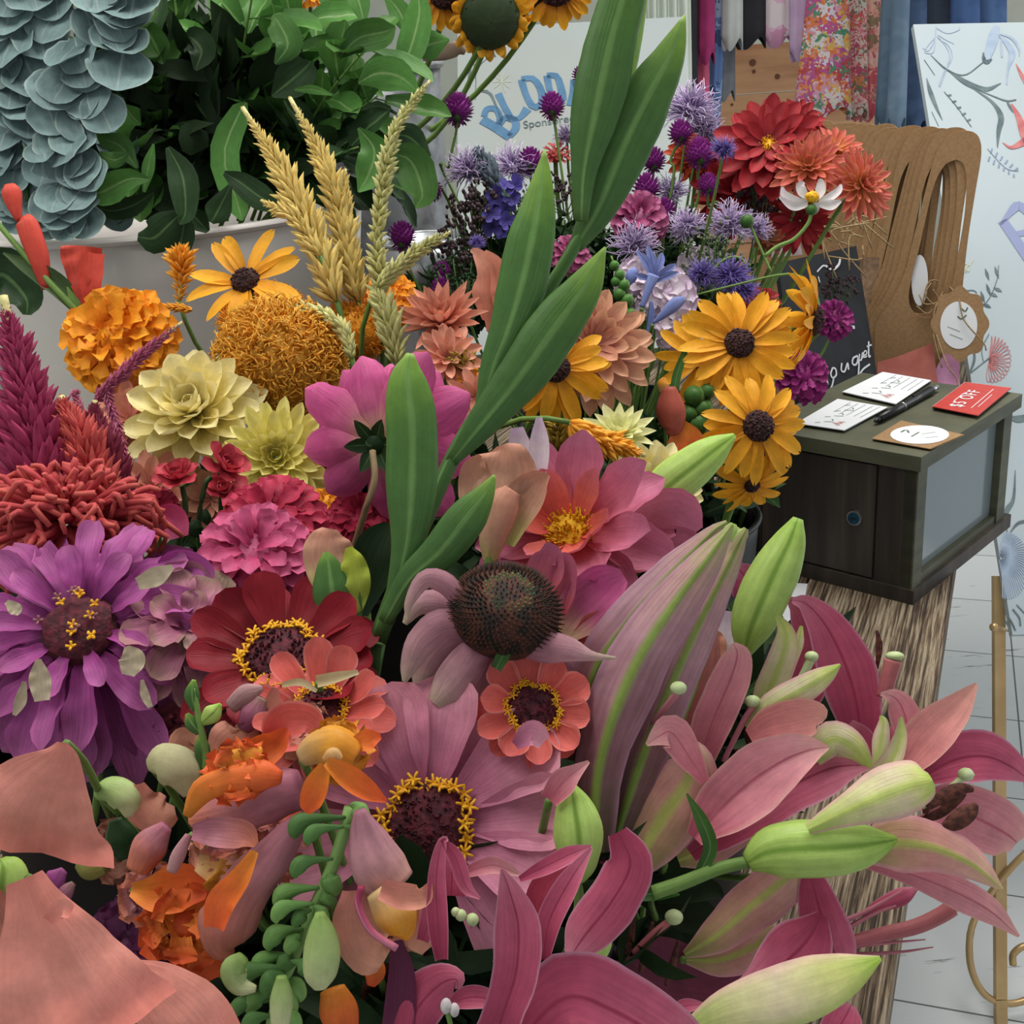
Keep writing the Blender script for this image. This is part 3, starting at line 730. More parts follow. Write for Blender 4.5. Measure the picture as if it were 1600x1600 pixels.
# ------------------------------------------------------------------ cash box
a3 = onz(1421, 942, TABLE); bu = nrm(onz(1566, 826, TABLE) - a3); bv = A([-bu[1], bu[0], 0.]); Zv = A([0, 0, 1.])
SL, VL, HB = .279, .215, .185
M_BOX = wood_mat('dark_stained_wood', '#211c17', '#37302a', '#4c4238', axis=(1, 1, .06), grain=60, bump=.3, rough=.6, bd=.001)
M_BOXG = wood_mat('grey_stained_wood', '#3d3f34', '#50523f', '#5c5e4c', axis=(.2, .2, 1), grain=60, bump=.3, rough=.6, bd=.001)
def bx(m, s0, s1, t0, t1, z0, z1): m.box(a3 + bu * s0 + bv * t0 + Zv * z0, bu * (s1 - s0), bv * (t1 - t0), Zv * (z1 - z0))
box = thing('cash_box', 'dark wooden cash box with keyed door and glass side on the table end', 'box', a3 + bu * SL / 2 + bv * VL / 2)
m = MB(); bx(m, -.004, SL + .012, -.006, VL + .004, .0, .018); m.build('base', M_BOX, box, smooth=False, bevel=.0012)
m = MB(); bx(m, -.004, SL + .014, -.006, VL + .004, HB - .018, HB); m.build('lid', M_BOXG, box, smooth=False, bevel=.0012)
m = MB(); bx(m, 0, .012, .0, .046, .018, HB - .018); bx(m, 0, .012, VL - .012, VL, .018, HB - .018); bx(m, 0.003, .012, .046, VL - .012, .018, HB - .018); m.build('front_panel', M_BOX, box, smooth=False)
m = MB(); bx(m, .0, SL, VL - .01, VL, .018, HB - .018); bx(m, SL - .01, SL, 0.02, VL - .01, .018, HB - .018); m.build('back_panel', M_BOX, box, smooth=False)
m = MB(); bx(m, -.001, .003, .049, VL - .014, .021, HB - .021); door = m.build('door', M_BOX, box, smooth=False, bevel=.001)
for s0, s1 in ((0, .024), (SL - .03, SL - .004)):
    m = MB(); bx(m, s0, s1, -.002, .014, .018, HB - .018); m.build('corner_post', M_BOXG, box, smooth=False, bevel=.001)
m = MB(); bx(m, .024, SL - .03, .0, .014, .018, .028); m.build('sill', M_BOXG, box, smooth=False)
g, N, L = newmat('box_glass'); bs = N.new('ShaderNodeBsdfPrincipled'); bs.inputs['Base Color'].default_value = lin('#8a979c'); bs.inputs['Roughness'].default_value = .12; bs.inputs['Transmission Weight'].default_value = .25; bs.inputs['Specular IOR Level'].default_value = .8
oo = N.new('ShaderNodeOutputMaterial'); L.new(bs.outputs[0], oo.inputs[0])
m = MB(); bx(m, .024, SL - .03, .008, .011, .026, HB - .018); m.build('glass_pane', g, box, smooth=False)
M_CHROME = plain_mat('chrome', '#c8ccd0', rough=.2, metal=1)
lk = onplane(1337, 808, a3, -bu)
m = MB(); 
def cyl(m, c, ax, r, h, S=24, r2=None):
    X, Y, n = frame(ax); r2 = r if r2 is None else r2
    lo = [c + (X * math.cos(2 * PI * i / S) + Y * math.sin(2 * PI * i / S)) * r for i in range(S)]; hi = [c + n * h + (X * math.cos(2 * PI * i / S) + Y * math.sin(2 * PI * i / S)) * r2 for i in range(S)]
    m.grid([lo, hi], [[(i / S, 0) for i in range(S)], [(i / S, 1) for i in range(S)]], closed=True); m.face(hi); m.face(lo[::-1])
cyl(m, lk, -bu, .0105, .005, r2=.0095); lock = m.build('lock_ring', M_CHROME, door, smooth=False)
m = MB(); cyl(m, lk - bu * .0052, -bu, .0075, .0008); m.build('lock_face', plain_mat('lock_blue', '#1e4258', '#2a5a74', rough=.3, metal=.6), door, smooth=False)
m = MB(); m.box(lk - bu * .0062 + Zv * -.0006 + bv * -.004, bv * .008, Zv * .0012, -bu * .0006); m.build('keyhole', plain_mat('black', '#0c0c0e', rough=.4), door, smooth=False)
ZT = TABLE + HB
M_CARD = plain_mat('white_card', '#dfe3e8', rough=.6); M_INK = plain_mat('grey_ink', '#6e7880', rough=.8); M_INKG = plain_mat('green_ink', '#5a6b5a', rough=.8); M_INKR = plain_mat('rose_ink', '#c08a88', rough=.8)
M_KRAFT = plain_mat('kraft_paper', '#927350', '#9c7c58', scale=220, rough=.85); M_REDC = plain_mat('red_card', '#b4342f', '#ba3a34', rough=.5)
def slab(name, px, z0, z1, mat, parent=None, shift=(0, 0)):
    q = [onz(x, y, z1) + A([shift[0], shift[1], 0]) for x, y in px]; m = MB()
    dn = A([0, 0, z0 - z1]); m.face(q, ((0, 0), (1, 0), (1, 1), (0, 1))); m.face([p + dn for p in q][::-1])
    for i in range(4): m.face([q[i], q[i] + dn, q[(i + 1) % 4] + dn, q[(i + 1) % 4]])
    return m.build(name, mat, parent, smooth=False)
def quadlerp(px, u, v):
    a, b, c, d = [A(p, dtype=float) for p in px]
    return tuple((a * (1 - u) + b * u) * (1 - v) + (d * (1 - u) + c * u) * v)
def stack(px, n, name, toplabel, lowlabel, cat, grp, mat, lowmat, t=.0011, jit=.0012):
    top = None
    for k in range(n):
        z1 = ZT + t * (k + 1) + .0002
        o = slab(name, px, ZT + t * k + .0004, z1, mat if k == n - 1 else lowmat, shift=(0, 0) if k == n - 1 else (random.uniform(-jit, jit), random.uniform(-jit, jit)))
        tag(o, toplabel if k == n - 1 else lowlabel, cat, grp); top = o
    return top, ZT + t * n + .0002
c1 = [(1244, 661), (1309, 623), (1387, 636), (1319, 672)]; c2 = [(1317, 612), (1380, 581), (1455, 594), (1400, 631)]
for px, w in ((c1, 'nearest the yellow flowers'), (c2, 'beside the pen and under the chalkboard')):
    top, z = stack(px, 4, 'printed_card', 'white printed card with lines, topmost ' + w, 'white card lower in the stack ' + w, 'card', 'white cards stacked ' + w, M_CARD, M_CARD)
    o = onz(*px[0], z)
    for nm, mt, sp_ in (('printed_lines', M_INK, [([quadlerp(px, u, .12 if i else .3), quadlerp(px, u, .88)], .9) for i, u in enumerate((.5, .6, .7, .8, .9))][0:0] + [([quadlerp(px, u0, v), quadlerp(px, .95, v)], .9) for v, u0 in ((.3, .55), (.45, .5), (.6, .5), (.75, .5), (.88, .5))]),
                        ('printed_sprig', M_INKG, [([quadlerp(px, .1 + .08 * i, .3 + .12 * ((i * 7) % 3)), quadlerp(px, .14 + .08 * i, .38 + .1 * ((i * 5) % 3))], 2) for i in range(10)]),
                        ('printed_rose', M_INKR, [([quadlerp(px, .12 + .03 * i, .72 - .06 * (i % 3)), quadlerp(px, .15 + .03 * i, .78 - .05 * (i % 2))], 3) for i in range(5)])):
        strokes(nm, sp_, o, A([1., 0, 0]), A([0, 1., 0]), mt, top, off=.0003, n=3)
cr_ = [(1457, 635), (1508, 597), (1580, 606), (1528, 649)]
top, z = stack(cr_, 5, 'discount_card', 'red card reading $5 OFF on top of the stack at the box corner', 'pale card under the red discount card at the box corner', 'card', 'discount cards on the cash box', M_REDC, plain_mat('card_edge', '#b89a98', rough=.7))
q = [onz(x, y, z) for x, y in cr_]; xd = nrm(q[1] - q[0]); yd = nrm(np.cross(Zv, xd))
text3d('discount_text', '$5 OFF', q[0] * .5 + q[3] * .5 + xd * .016 + yd * .002 - yd*.004, xd, yd, .023, M_CARD, top, off=.0004, bold=.0001, sp=1.18)
strokes('small_print', [([quadlerp(cr_, .3, .3 - .05), quadlerp(cr_, .62, .3 - .05)], 1.5), ([quadlerp(cr_, .18, .72), quadlerp(cr_, .88, .7)], 1.2), ([quadlerp(cr_, .25, .82), quadlerp(cr_, .7, .8)], 1.)], q[0], A([1., 0, 0]), A([0, 1., 0]), M_CARD, top, off=.0003, n=3)
ck = [(1362, 685), (1408, 657), (1505, 679), (1453, 701)]
top, z = stack(ck, 3, 'kraft_card', 'square kraft card with oval white sticker at the box lid corner', 'kraft card under the stickered one on the box lid', 'card', 'kraft cards on the cash box', M_KRAFT, M_KRAFT)
m = MB(); cc = onz(1437, 680, z); S = 28
ring = [onz(1437 + 46 * math.cos(2 * PI * i / S), 679 + 14.5 * math.sin(2 * PI * i / S), z + .0005) for i in range(S)]
m.face(ring[::-1]); m.build('oval_sticker', M_CARD, top, smooth=False)
strokes('sticker_print', [([(1408, 676), (1416, 672), (1420, 677)], 3), ([(1424, 683), (1436, 676)], 2.5), ([(1440, 679), (1462, 676)], 1), ([(1445, 685), (1466, 683)], 1)], cc, A([1., 0, 0]), A([0, 1., 0]), M_INKG, top, off=.0008, n=4)
pen = thing('ballpoint_pen', 'black ballpoint pen lying across the box lid beside the white cards', 'pen', onz(1415, 637, ZT))
M_BLK = plain_mat('black_plastic', '#15171b', rough=.3)
p0, p1 = onz(1366, 666, ZT) + Zv * .006, onz(1464, 612, ZT) + Zv * .006; pd = nrm(p1 - p0); pl = np.linalg.norm(p1 - p0)
m = MB(); tube(m, [p0 + pd * .012, p0 + pd * pl * .9], .0052, 4, 12); m.build('barrel', M_BLK, pen)
m = MB(); tube(m, [p0 + pd * .014, p0], .005, 3, 12, .0012); m.build('tip', M_BLK, pen)
m = MB(); tube(m, [p0 + pd * pl * .42, p0 + pd * (pl * .42 + .002)], .0056, 3, 12); m.build('silver_ring', M_CHROME, pen)
m = MB(); tube(m, [p0 + pd * pl * .89, p1], .0035, 3, 10); m.build('push_button', M_CHROME, pen)
m = MB(); m.box(p0 + pd * pl * .6 + Zv * .005 - bv * .001, pd * pl * .28, bv * .003, Zv * .0015); m.build('clip', M_BLK, pen, smooth=False)
# white sheet and dark strip on the table behind the lilies
o = slab('paper_sheet', [(1080, 1010), (1130, 905), (1262, 912), (1225, 1085)], TABLE + .001, TABLE + .002, M_CARD); tag(o, 'white paper sheet lying on the table between the lily buds and the cash box', 'paper')
o = slab('black_folder', [(1105, 965), (1118, 935), (1180, 936), (1175, 966)], TABLE + .003, TABLE + .012, M_BLK); tag(o, 'black flat folder edge lying on the white sheet near the striped lily bud', 'folder')
# ------------------------------------------------------------------ chalkboard
TLs, TRs, BRs = P(1215, 411, 1.72), P(1338, 384, 1.80), P(1371, 590, 1.785)
X = nrm(TRs - TLs); Yd = BRs - TRs; Yd = nrm(Yd - X * np.dot(Yd, X) * .0); nn = nrm(np.cross(X, -Yd)); Yp = np.cross(nn, X)
k = (TABLE - TRs[2]) / Yd[2]
M_SLATE = plain_mat('chalkboard', '#16191e', '#1e2228', scale=20, rough=.7); M_CHALK = plain_mat('chalk', '#c8ccd2', rough=.9)
m = MB(); qs = [TLs, TRs, TRs + Yd * k * .99, TLs + Yd * k * .97]; bk_ = nn * -.008
m.face(qs[::-1]); m.face([q + bk_ for q in qs])
for i in range(4): m.face([qs[i], qs[(i + 1) % 4], qs[(i + 1) % 4] + bk_, qs[i] + bk_])
cb = m.build('chalkboard_sign', M_SLATE, smooth=False); tag(cb, 'small black chalkboard with white handwriting leaning behind the cash box', 'chalkboard')
def c4(l): return [(1000 + x / 2.667, 380 + y / 2.667) for x, y in l]
ch = [(c4(q), w) for q, w in (
 ([(770, 95), (800, 110), (825, 90), (832, 60)], 4), ([(735, 120), (760, 95), (775, 100)], 2.5), ([(740, 140), (748, 170)], 2),
 ([(848, 285), (852, 320), (862, 345), (892, 352)], 5), ([(800, 520), (792, 545), (800, 562), (815, 550), (812, 525), (800, 520)], 3),
 ([(838, 500), (836, 530), (850, 535), (862, 500), (866, 528)], 3), ([(905, 470), (885, 480), (883, 505), (900, 505), (908, 470), (908, 540), (895, 582)], 3),
 ([(912, 462), (911, 486), (920, 485), (924, 456), (926, 480)], 2.6), ([(930, 470), (941, 462), (939, 449), (930, 455), (930, 476), (943, 472)], 2.2), ([(950, 410), (950, 470), (958, 470)], 3), ([(942, 432), (962, 424)], 2.5),
 ([(640, 708), (660, 680), (700, 668), (722, 648)], 3), ([(735, 640), (770, 630), (795, 600), (805, 560)], 3), ([(775, 560), (780, 590)], 3),
 ([(822, 608), (845, 582), (880, 568)], 3), ([(905, 562), (925, 528), (955, 505)], 3))]
for c_ in ch: strokes('chalk_stroke', [c_], TLs, X, Yp, M_CHALK, cb, off=.0015)
# ------------------------------------------------------------------ kraft carriers
cX = nrm(A([1., -.45, 0])); cO = P(1430, 560, 1.87); cY = Zv
out = [(1478, 213), (1500, 205), (1520, 206), (1531, 218), (1533, 245), (1524, 300), (1513, 370), (1505, 440), (1497, 520), (1491, 600)]
low = [(1370, 600), (1367, 515), (1372, 498), (1392, 470), (1412, 430), (1424, 385), (1438, 330), (1452, 275), (1464, 235)]
hole = [(1495, 249), (1506, 258), (1510, 285), (1507, 335), (1498, 390), (1488, 445), (1474, 485), (1452, 496), (1430, 490), (1420, 470), (1424, 435), (1437, 385), (1449, 330), (1461, 285), (1477, 257)]
L1, L2, L3 = to2d(out, cO, cX, cY), to2d(low, cO, cX, cY), to2d(hole, cO, cX, cY)
zb = TABLE - cO[2] + .001
outer = smooth2(L1[:-1], 40)[:36] + [(L1[-1][0], zb), (L2[0][0], zb)] + L2[1:]
outer = [tuple(q) for q in catmull([list(q) for q in L1[:-1]], 30)] + [(L1[-1][0], zb), (L2[0][0], zb)] + [tuple(q) for q in catmull([list(q) for q in L2[1:]], 26)]
holes = smooth2(L3, 44)
c0 = poly_obj('kraft_carrier', [outer, holes], cO, cX, cY, .0025, M_KRAFT)
tag(c0, 'frontmost kraft cardboard bouquet carrier with a long oval handle hole, beside the cash box', 'bouquet carrier', 'kraft bouquet carriers standing in a row')
M_KR2 = plain_mat('kraft_shadow_side', '#8a6c48', '#94754f', scale=220, rough=.9)
for k in range(1, 27):
    c = c0.copy(); COL.objects.link(c)
    off = cdir(-1, .0, 0) * (.0066 * k) + A([0, .008 * k, 0])
    c.location = tuple(cO + off + A([0, 0, .004 * math.sin(k * 1.7)])); c.rotation_euler = (0, math.radians(random.uniform(-1.2, 1.2)), 0)
    c['label'] = 'kraft cardboard bouquet carrier stacked behind the front carrier, its rounded top showing'
# oval sticker on second carrier, twine, tag, pink ribbon
o2 = cO + cdir(-1, 0, 0) * .004 + A([0, .006, 0])
m = MB(); nn = nrm(np.cross(cX, cY)); S = 24
m.face([onplane(1437 + 13 * math.cos(2 * PI * i / S), 438 + 40 * math.sin(2 * PI * i / S), cO + A([0, .004, 0]), nn) for i in range(S)])
o = m.build('paper_sticker', M_CARD, smooth=False, solid=.0004); tag(o, 'white oval sticker seen through the handle hole of the front carrier', 'sticker')
M_TWINE = plain_mat('twine', '#8a7452', '#a08a66', scale=500, rough=.95, bump=.5)
tg = thing('hang_tag', 'scalloped kraft gift tag with a white oval, tied with twine to the carrier', 'tag', P(1500, 500, 1.80))
tO, tX, tY = P(1500, 503, 1.80), nrm(RT - FW * -.2), None
tX = nrm(A([1., -.3, 0])); tY = nrm(A([0, .12, 1.])); tY = nrm(tY - tX * np.dot(tX, tY))
sc = [(1500 + 43 * (1 + .07 * math.cos(8 * a)) * math.cos(a), 506 + 56 * (1 + .07 * math.cos(8 * a)) * math.sin(a)) for a in np.linspace(0, 2 * PI, 72)[:-1]]
poly_obj('tag_card', [to2d(sc, tO, tX, tY)], tO, tX, tY, .0012, M_KRAFT, tg)
ov = [(1498 + 29 * math.cos(a), 508 + 37 * math.sin(a)) for a in np.linspace(0, 2 * PI, 40)[:-1]]
poly_obj('tag_oval', [to2d(ov, tO, tX, tY)], tO, tX, tY, .0006, M_CARD, tg, off=-.0012 if np.dot(np.cross(tX, tY), FW) > 0 else .0012)
strokes('tag_print', [([(1502, 482), (1508, 486), (1512, 480)], 2), ([(1496, 494), (1502, 498), (1510, 492)], 2), ([(1480, 510), (1500, 518)], .8), ([(1484, 522), (1504, 530)], .8)], tO, tX, tY, M_INKG, tg, off=(-.002 if np.dot(np.cross(tX, tY), FW) > 0 else .002))
tw = MB()
for pts in ([(1478, 400, 1.775), (1480, 440, 1.76), (1498, 466, 1.728), (1506, 500, 1.726), (1536, 535, 1.727), (1541, 548, 1.73)], [(1482, 440, 1.765), (1462, 480, 1.75), (1458, 520, 1.75), (1472, 575, 1.75)], [(1462, 520, 1.75), (1480, 570, 1.73), (1494, 590, 1.73), (1497, 602, 1.73)],
            [(1440, 480, 1.77), (1452, 440, 1.76), (1475, 445, 1.76), (1468, 470, 1.76), (1445, 475, 1.76), (1436, 460, 1.76)], [(1484, 400, 1.77), (1500, 440, 1.765), (1495, 455, 1.76), (1480, 455, 1.76), (1470, 480, 1.76), (1446, 462, 1.76), (1455, 442, 1.76)], [(1432, 478, 1.77), (1450, 490, 1.765), (1466, 470, 1.765), (1458, 452, 1.765)]):
    tube(tw, [P(q[0], q[1], q[2] + .065) for q in pts], .0011, 24, 5)
tw.build('twine', M_TWINE, tg)
m = MB(); ribbon(m, [(1492, 540, 14), (1482, 575, 34), (1476, 612, 44)], 1.845, cup=.1); o = m.build('pink_ribbon', plain_mat('pink_tissue', '#c98ab4', '#d196be', rough=.6)); tag(o, 'pink ribbon hanging below the gift tag behind the box lid', 'ribbon')
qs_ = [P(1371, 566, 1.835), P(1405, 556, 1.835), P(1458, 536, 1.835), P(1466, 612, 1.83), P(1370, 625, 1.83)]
m = MB(); m.face(qs_); o = m.build('red_shade_sheet', plain_mat('painted_red_shade', '#8c4a42', '#98564c', scale=30, rough=.8), smooth=False, solid=.0006); tag(o, 'thin reddish sheet standing in for the shadow at the foot of the frontmost kraft carrier', 'paper')  # added sheet; its colour paints the reddish shade at the carrier foot
# dried twigs and post between chalkboard and carriers
m = MB(); m.box(P(1342, 600, 1.93), RT * .04, -FW * -.03, Zv * .2); o = m.build('wooden_post', wood_mat('rough_bark', '#6a5442', '#94795e', '#ae9274', grain=80, bump=.6), smooth=False); tag(o, 'rough pale wooden post showing between chalkboard and kraft carriers', 'post')
m = MB()
for k in range(16):
    p = P(1300 + random.uniform(-20, 60), 372 + random.uniform(-22, 12), 1.68 + random.uniform(0, .06))
    tube(m, [p, p + cdir(random.uniform(-1, 1), random.uniform(-.3, .6), 0) * .02, p + cdir(random.uniform(-1, 1), random.uniform(-.8, .8), 0) * .05], .0012, 8, 4)
o = m.build('dried_twigs', M_TWINE); tag(o, 'tangle of dry twigs above the black chalkboard', 'twigs', kind='stuff')
# ------------------------------------------------------------------ right easel sign
def board_frame(TL, BL, px_tr, dguess):
    e = nrm(BL - TL); lo, hi = dguess - .9, dguess + .9
    def fn(D): return float(np.dot(e, nrm(P(px_tr[0], px_tr[1], D) - TL)))
    a, b = fn(lo), fn(hi)
    for _ in range(40):
        mid_ = (lo + hi) / 2
        if (fn(mid_) > 0) == (a > 0): lo = mid_
        else: hi = mid_
    X = nrm(P(px_tr[0], px_tr[1], lo) - TL)
    return X, -e
TL, BL = P(1427, 38, 2.18), P(1582, 992, 1.84)
eX, eY = board_frame(TL, BL, (1800, 31), 2.1); eN = np.cross(eX, eY)
if np.dot(eN, FW) > 0: eX = -eX; eN = np.cross(eX, eY)
HT = np.linalg.norm(TL - BL)
easel = thing('easel_sign', 'large pale floral poster board on a slim gold easel at the right edge', 'sign', onz(1566, 1600, 0))
M_POST = plain_mat('poster_white', '#a9b6be', '#afbcc2', scale=3, rough=.55)
m = MB(); m.box(BL - eN * .012, eX * .72, eY * HT, eN * .012); board = m.build('poster_board', M_POST, easel, smooth=False, bevel=.003)
M_INKB = plain_mat('blue_grey_ink', '#8090aa', '#8a9ab2', scale=30, rough=.8); M_INKD = plain_mat('dark_grey_green_ink', '#56666c', '#6a7a7e', scale=40, rough=.8); M_INKL = plain_mat('pale_blue_ink', '#a0b0c4', '#94a6be', scale=60, rough=.8); M_INKC = plain_mat('coral_ink', '#b4656a', '#c07c7c', scale=60, rough=.8); M_INKY = plain_mat('pale_yellow_ink', '#c2c7b0', rough=.8); M_INKV = plain_mat('violet_ink', '#8a94b8', rough=.8)
def t4(l, ox=1400, oy=0, s=4.): return [(ox + q[0] / s, oy + q[1] / s) + tuple(q[2:]) for q in l]
S_ = lambda nm, ls, mt: strokes(nm, ls, TL, eX, eY, mt, board, off=.0012)
S_('printed_lily_lines', [(t4(q), 1.2) for q in ([(250, 170), (240, 250), (200, 320), (165, 300)], [(255, 180), (320, 210), (390, 190), (395, 170)], [(260, 220), (310, 250), (360, 275)], [(255, 230), (310, 290), (335, 350), (320, 410), (290, 470), (265, 540)], [(262, 240), (330, 290), (350, 360), (320, 420), (290, 500), (272, 545)], [(240, 240), (195, 290), (180, 330), (230, 330), (245, 260)])], M_INKL)
S_('printed_stems', [(t4([(215, 345, 1), (320, 440, 3), (430, 470, 2), (545, 390, 1.5)]), 2), (t4([(325, 440, 2), (440, 520, 10), (560, 560, 8), (655, 522, 1)]), 3), (t4([(470, 545, 2), (600, 600, 2), (690, 632, 3), (750, 625, 2)]), 2), (t4([(490, 560, 2), (600, 640, 5), (655, 730, 9), (640, 820, 7), (632, 925, 1)]), 3), (t4([(695, 640, 3), (710, 670, 4), (730, 705, 1)]), 2), (t4([(190, 490, 1), (215, 580, 7), (250, 670, 5), (288, 752, 1)]), 2), (t4([(175, 375), (240, 470)]), 1.2), (t4([(300, 575), (380, 670), (470, 795)]), 1.5), (t4([(222, 700), (265, 790)]), 1)] +
   [(t4([(320 + i * 30, 600 + i * 40), (345 + i * 30, 595 + i * 38)]), 3) for i in range(5)], M_INKD)
S_('printed_bud', [(t4([(630, 165, 8), (610, 230, 16), (580, 330, 13), (555, 390, 6)]), 8), (t4([(640, 220, 2), (690, 270, 9), (725, 340, 10), (700, 430, 3), (690, 530, 2)]), 5), (t4([(650, 215, 2), (720, 240, 5), (765, 300, 4), (770, 355, 1)]), 3), (t4([(655, 250), (660, 360)]), 3)], M_INKL)
S_('printed_bud_base', [(t4([(545, 330, 2), (548, 370, 6), (565, 390, 8), (598, 372, 2)]), 4)], M_INKD)
S_('printed_sprig', [(t4([(570, 930), (640, 1010), (700, 1060), (765, 1070)]), 1.4)] + [(t4([(590 + i * 30, 960 + i * 22), (600 + i * 32, 930 + i * 24)]), 2.5) for i in range(6)] + [(t4([(585 + i * 30, 980 + i * 22), (575 + i * 32, 1010 + i * 20)]), 2.5) for i in range(6)], M_INKB)
S_('printed_red_flower', [([(1587, 100, 1), (1596, 118, 6), (1612, 145, 10)], 5), ([(1580, 163, 3), (1592, 185, 10), (1600, 210, 14), (1612, 235, 16)], 8), ([(1566, 223, 1), (1580, 231, 6), (1600, 222, 12), (1612, 215, 12)], 6)], M_INKC)
S_('printed_letter', [([(1566, 345, 16), (1582, 368, 17), (1602, 398, 17), (1625, 430, 17)], 18), ([(1563, 352, 4), (1577, 334, 10), (1590, 322, 16), (1603, 330, 14), (1615, 345, 13)], 12), ([(1590, 366, 10), (1604, 362, 10), (1612, 350, 10)], 9)], M_INKV)
S_('printed_rose', [([(1508 + 12 * math.cos(a * 1.3) * (1 - a / 14), 405 + a * 3 + 8 * math.sin(a * 2)) for a in np.linspace(0, 9, 22)], 2)], M_INKY)
S_('printed_leaf_spray', [([(1535, 480), (1548, 462), (1558, 435), (1560, 415)], 1.2)] + [([(x, y, 1), (x + 3, y + 9, 5), (x + 6, y + 18, 1)], 3) for x, y in ((1539, 420), (1554, 417), (1532, 455), (1541, 444))] + [([(x, y, 1), (x + 7, y + 3, 6), (x + 13, y + 6, 1)], 3) for x, y in ((1535, 475), (1545, 458), (1552, 450))], M_INKD)
S_('printed_chrysanthemum', [([(1545, 562), (1552 + 24 * math.cos(a), 560 + 30 * math.sin(a)), (1550 + 28 * math.cos(a + .1), 562 + 36 * math.sin(a + .1)), (1548 + 20 * math.cos(a + .22), 562 + 26 * math.sin(a + .22)), (1545, 566)], 1) for a in np.linspace(-1.7, 1.7, 17)], M_INKC)
S_('printed_flower_stem', [([(1520, 540, 2), (1522, 562, 4), (1514, 585, 2)], 3), ([(1516, 583), (1535, 568), (1545, 560)], 1.5), ([(1545, 522), (1534, 545), (1536, 565)], 1.2), ([(1505, 455), (1520, 454), (1526, 458)], 2)], M_INKD)
S_('printed_thistle', [([(1562 + 4 * math.cos(a), 872 + 3 * math.sin(a)), (1570 + 22 * math.cos(a), 876 + 30 * math.sin(a)), (1574 + 34 * math.cos(a + .05), 884 + 52 * math.sin(a + .05))], 1.8) for a in np.linspace(-1.75, 1.75, 34)], M_INKL)
S_('printed_leaves', [([(1586, 735, 1), (1583, 780, 5), (1572, 800, 8), (1573, 832, 1)], 3), ([(1578, 832, 1), (1590, 818, 4), (1606, 814, 5)], 3), ([(1573, 650, 2), (1588, 655, 11), (1606, 652, 10)], 8), ([(1572, 960), (1580, 972), (1586, 985)], 3), ([(1570, 970), (1578, 985)], 3), ([(1582, 952), (1592, 965), (1594, 978)], 3), ([(1588, 945), (1602, 960)], 2)], M_INKD)
M_GOLD = plain_mat('gold_metal', '#b09468', '#c8aa7c', scale=12, rough=.38, metal=.6)
legtop, legbot = onplane(1420, 60, TL - eN * .03, eN), None
lp = [onplane(1572, 960, TL - eN * .02, eN), P(1566, 1380, 1.90), P(1563, 1570, 1.93)]
zf = lp[2] + (lp[2] - lp[1]) * max(0, (lp[2][2]) / max(1e-3, lp[1][2] - lp[2][2]))
M_ = MB(); 
def bar(m, a, b, w, t):
    d_ = nrm(b - a); X = nrm(np.cross(d_, FW)); Y = np.cross(d_, X); m.box(a - X * w / 2 - Y * t / 2, X * w, Y * t, b - a)
bar(M_, onplane(1560, 900, TL - eN * .02, eN), P(1563, 1560, 1.86), .017, .012); M_.build('leg', M_GOLD, easel, smooth=False, bevel=.001)
M_ = MB(); s0_ = P(1563, 1560, 1.86); bar(M_, s0_, A([s0_[0], s0_[1] - .01, 0]), .017, .012); M_.build('leg', M_GOLD, easel, smooth=False)
M_ = MB(); bar(M_, onplane(1700, 60, TL - eN * .02, eN), onz(1900, 1300, 0) , .017, .012); M_.build('leg', M_GOLD, easel, smooth=False)
M_ = MB(); tube(M_, [P(*q) for q in ((1640, 1305, 1.86), (1590, 1345, 1.86), (1545, 1400, 1.86), (1518, 1450, 1.86), (1517, 1510, 1.86), (1540, 1555, 1.86), (1580, 1568, 1.86), (1620, 1550, 1.86), (1628, 1500, 1.86), (1605, 1478, 1.86), (1584, 1490, 1.86), (1583, 1508, 1.86))], .0055, 60, 8); M_.build('scroll', M_GOLD, easel)
M_ = MB(); ball(M_, onplane(1553, 980, TL + eN * .012, eN), .007); tube(M_, [onplane(1553, 980, TL + eN * .01, eN), onplane(1575, 985, TL - eN * .03, eN)], .003, 4, 6); M_.build('rest_peg', M_GOLD, easel)
# ------------------------------------------------------------------ far sign
fT, fB = P(715, 45, 2.75), P(715, 330, 2.62); fX, fY = board_frame(fT, fB, (1066, 26), 2.75); fN = np.cross(fX, fY)
if np.dot(fN, FW) > 0: fX = -fX; fN = np.cross(fX, fY)
fs = thing('bloom_sign', 'pale sign board with arched blue BLOOM lettering behind the purple flowers', 'sign', fT + A([.2, .1, -fT[2]]))
wF = float(np.dot(onplane(1070, 30, fT, fN) - fT, fX)); HF = .8
M_BL = plain_mat('pale_board', '#a2aaa8', '#a6b0b2', scale=2, rough=.6)
m = MB(); m.box(fT - fY * HF - fN * .02, fX * wF, fY * HF, fN * .02); fb = m.build('poster_board', M_BL, fs, smooth=False)
for s in (.12, .88):
    m = MB(); q = fT + fX * wF * s - fY * HF * .95 - fN * .03; bar(m, fT + fX * wF * s - fN * .03, A([q[0], q[1] - .25 * q[2] * 0, 0]), .02, .015); m.build('leg', M_GOLD, fs, smooth=False)
def t3_(l): return [(600 + q[0] / 3.2, q[1] / 3.2) + tuple(q[2:]) for q in l]
M_LET = plain_mat('blue_lettering', '#4a7498', '#5680a4', scale=30, rough=.7)
S2 = lambda nm, ls, mt: strokes(nm, ls, fT, fX, fY, mt, fb, off=.002)
